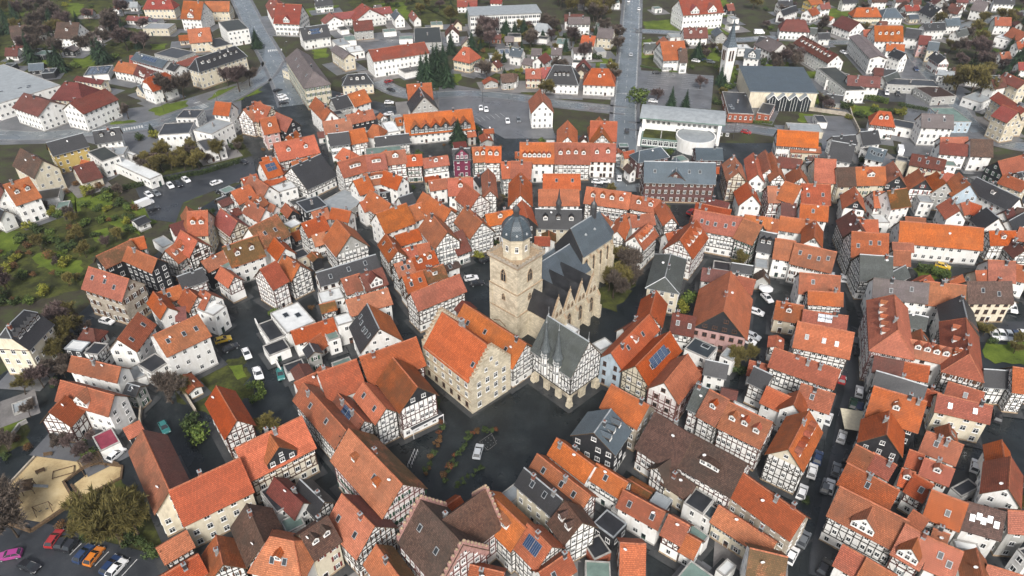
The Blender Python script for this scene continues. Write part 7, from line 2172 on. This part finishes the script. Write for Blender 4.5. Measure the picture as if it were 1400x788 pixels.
def look(h):
    g = h.w[0]; o = g.opt; ww = WALLWORD[g.wc]
    if g.flat:
        kind = 'annex' if h.name == 'annex' else 'shed' if h.name.endswith('shed') else 'building'
        return f'{ww} flat roofed {kind}, {ROOFWORD[g.rc]} top', kind
    sz = 'long ' if g.L > 17 else 'small ' if g.L*g.hw < 26 else ''
    sh = {'gable': '', 'hip': ' hipped', 'half': ' half hipped'}[g.shape]
    ft = []
    nd = o.get('d', 0)+o.get('D', 0)
    if nd: ft.append(NUM[min(nd, 8)]+(' dormer' if nd == 1 else ' dormers'))
    if o.get('z'): ft.append('front gable' if o['z'] == 1 else 'front gables')
    if o.get('S'): ft.append('solar panels')
    elif o.get('s') and len(ft) < 1: ft.append(NUM[min(o['s'], 8)]+(' skylight' if o['s'] == 1 else ' skylights'))
    f = ', '+' and '.join(ft) if ft else ''
    kind = 'annex' if h.name == 'annex' else 'shed' if h.name == 'shed' else 'house'
    if kind == 'annex': sz = 'low ' if g.he < 3.5 else 'tall ' if g.he > 5.2 else ''
    return f'{sz}{ww} {kind}, {ROOFWORD[g.rc]}{sh} roof{f}', kind
groups = {}
for h in HOUSES:
    t, kind = look(h); c = h.w[0].c
    lm = min(LM, key=lambda q: hypot(c[0]-q[1], c[1]-q[2]))
    groups.setdefault((t, kind, lm[0]), []).append((hypot(c[0]-lm[1], c[1]-lm[2]), h))
for (t, kind, lm), lst in groups.items():
    lst.sort(key=lambda q: q[0])
    for i, (_, h) in enumerate(lst):
        lab = f'{t}, {"by" if len(lst) == 1 else ORD[min(i, 13)]} {lm}'
        if len(lab.split()) > 16: lab = lab.replace('black and white timber framed', 'half timbered')
        if len(lab.split()) > 16: lab = lab.replace('cream and brown timber framed', 'brown timbered').replace(' and ', ', ')
        if len(lab.split()) > 16: lab = lab.replace('long ', '', 1)
        if len(lab.split()) > 16: lab = lab.replace(' plastered', '').replace('tall ', '')
        if len(lab.split()) > 16: lab = lab.replace(' hipped', '').replace(', front gable', '')
        if len(lab.split()) > 16: lab = lab.replace('seven dormer ', '').replace('the big flat', 'the flat').replace(', one skylight', '')
        tag(h.root, lab, kind, 'backyard annexes' if h.name == 'annex' else {'T': 'timber framed houses', 'N': 'timber framed houses', 'R': 'timber framed houses'}.get(h.w[0].wc, 'flat roofed buildings' if h.w[0].flat else 'plastered houses'))

# plants that would read alike: say which house they grow by
seen = {}
for r in PLANTROOTS: seen.setdefault(r['label'], []).append(r)
for lab, lst in seen.items():
    if len(lst) < 2: continue
    for r in lst:
        x, y = r.location.x, r.location.y
        h = min(HOUSES, key=lambda q: hypot(x-q.w[0].c[0], y-q.w[0].c[1]))
        d = hypot(x-h.w[0].c[0], y-h.w[0].c[1])
        if d < 32: 
            t = f"{lab} near a {WALLWORD[h.w[0].wc].replace('black and white timber framed', 'half timbered').replace(' plastered', '')} house with {ROOFWORD[h.w[0].rc]} roof"
            if len(t.split()) > 16: t = f"{lab} near a {ROOFWORD[h.w[0].rc]} roof"
            r['label'] = ' '.join(t.split()[:16])

# ------------------------------------------------------------------ the air
mb = MB(); mb.box(-900, 900, -60, 1500, -1.0, 140, 0, True)
hz = bpy.data.materials.new('haze_air'); hz.use_nodes = True; nt = hz.node_tree; nt.nodes.clear()
pv = nt.nodes.new('ShaderNodeVolumePrincipled'); pv.inputs['Density'].default_value = .00012; pv.inputs['Color'].default_value = (.88, .93, 1.0, 1); pv.inputs['Anisotropy'].default_value = .2
om = nt.nodes.new('ShaderNodeOutputMaterial'); nt.links.new(pv.outputs[0], om.inputs['Volume'])
MAT['haze_air'] = hz
o = link('haze', mb.mesh('haze', [hz])); o['kind'] = 'stuff'
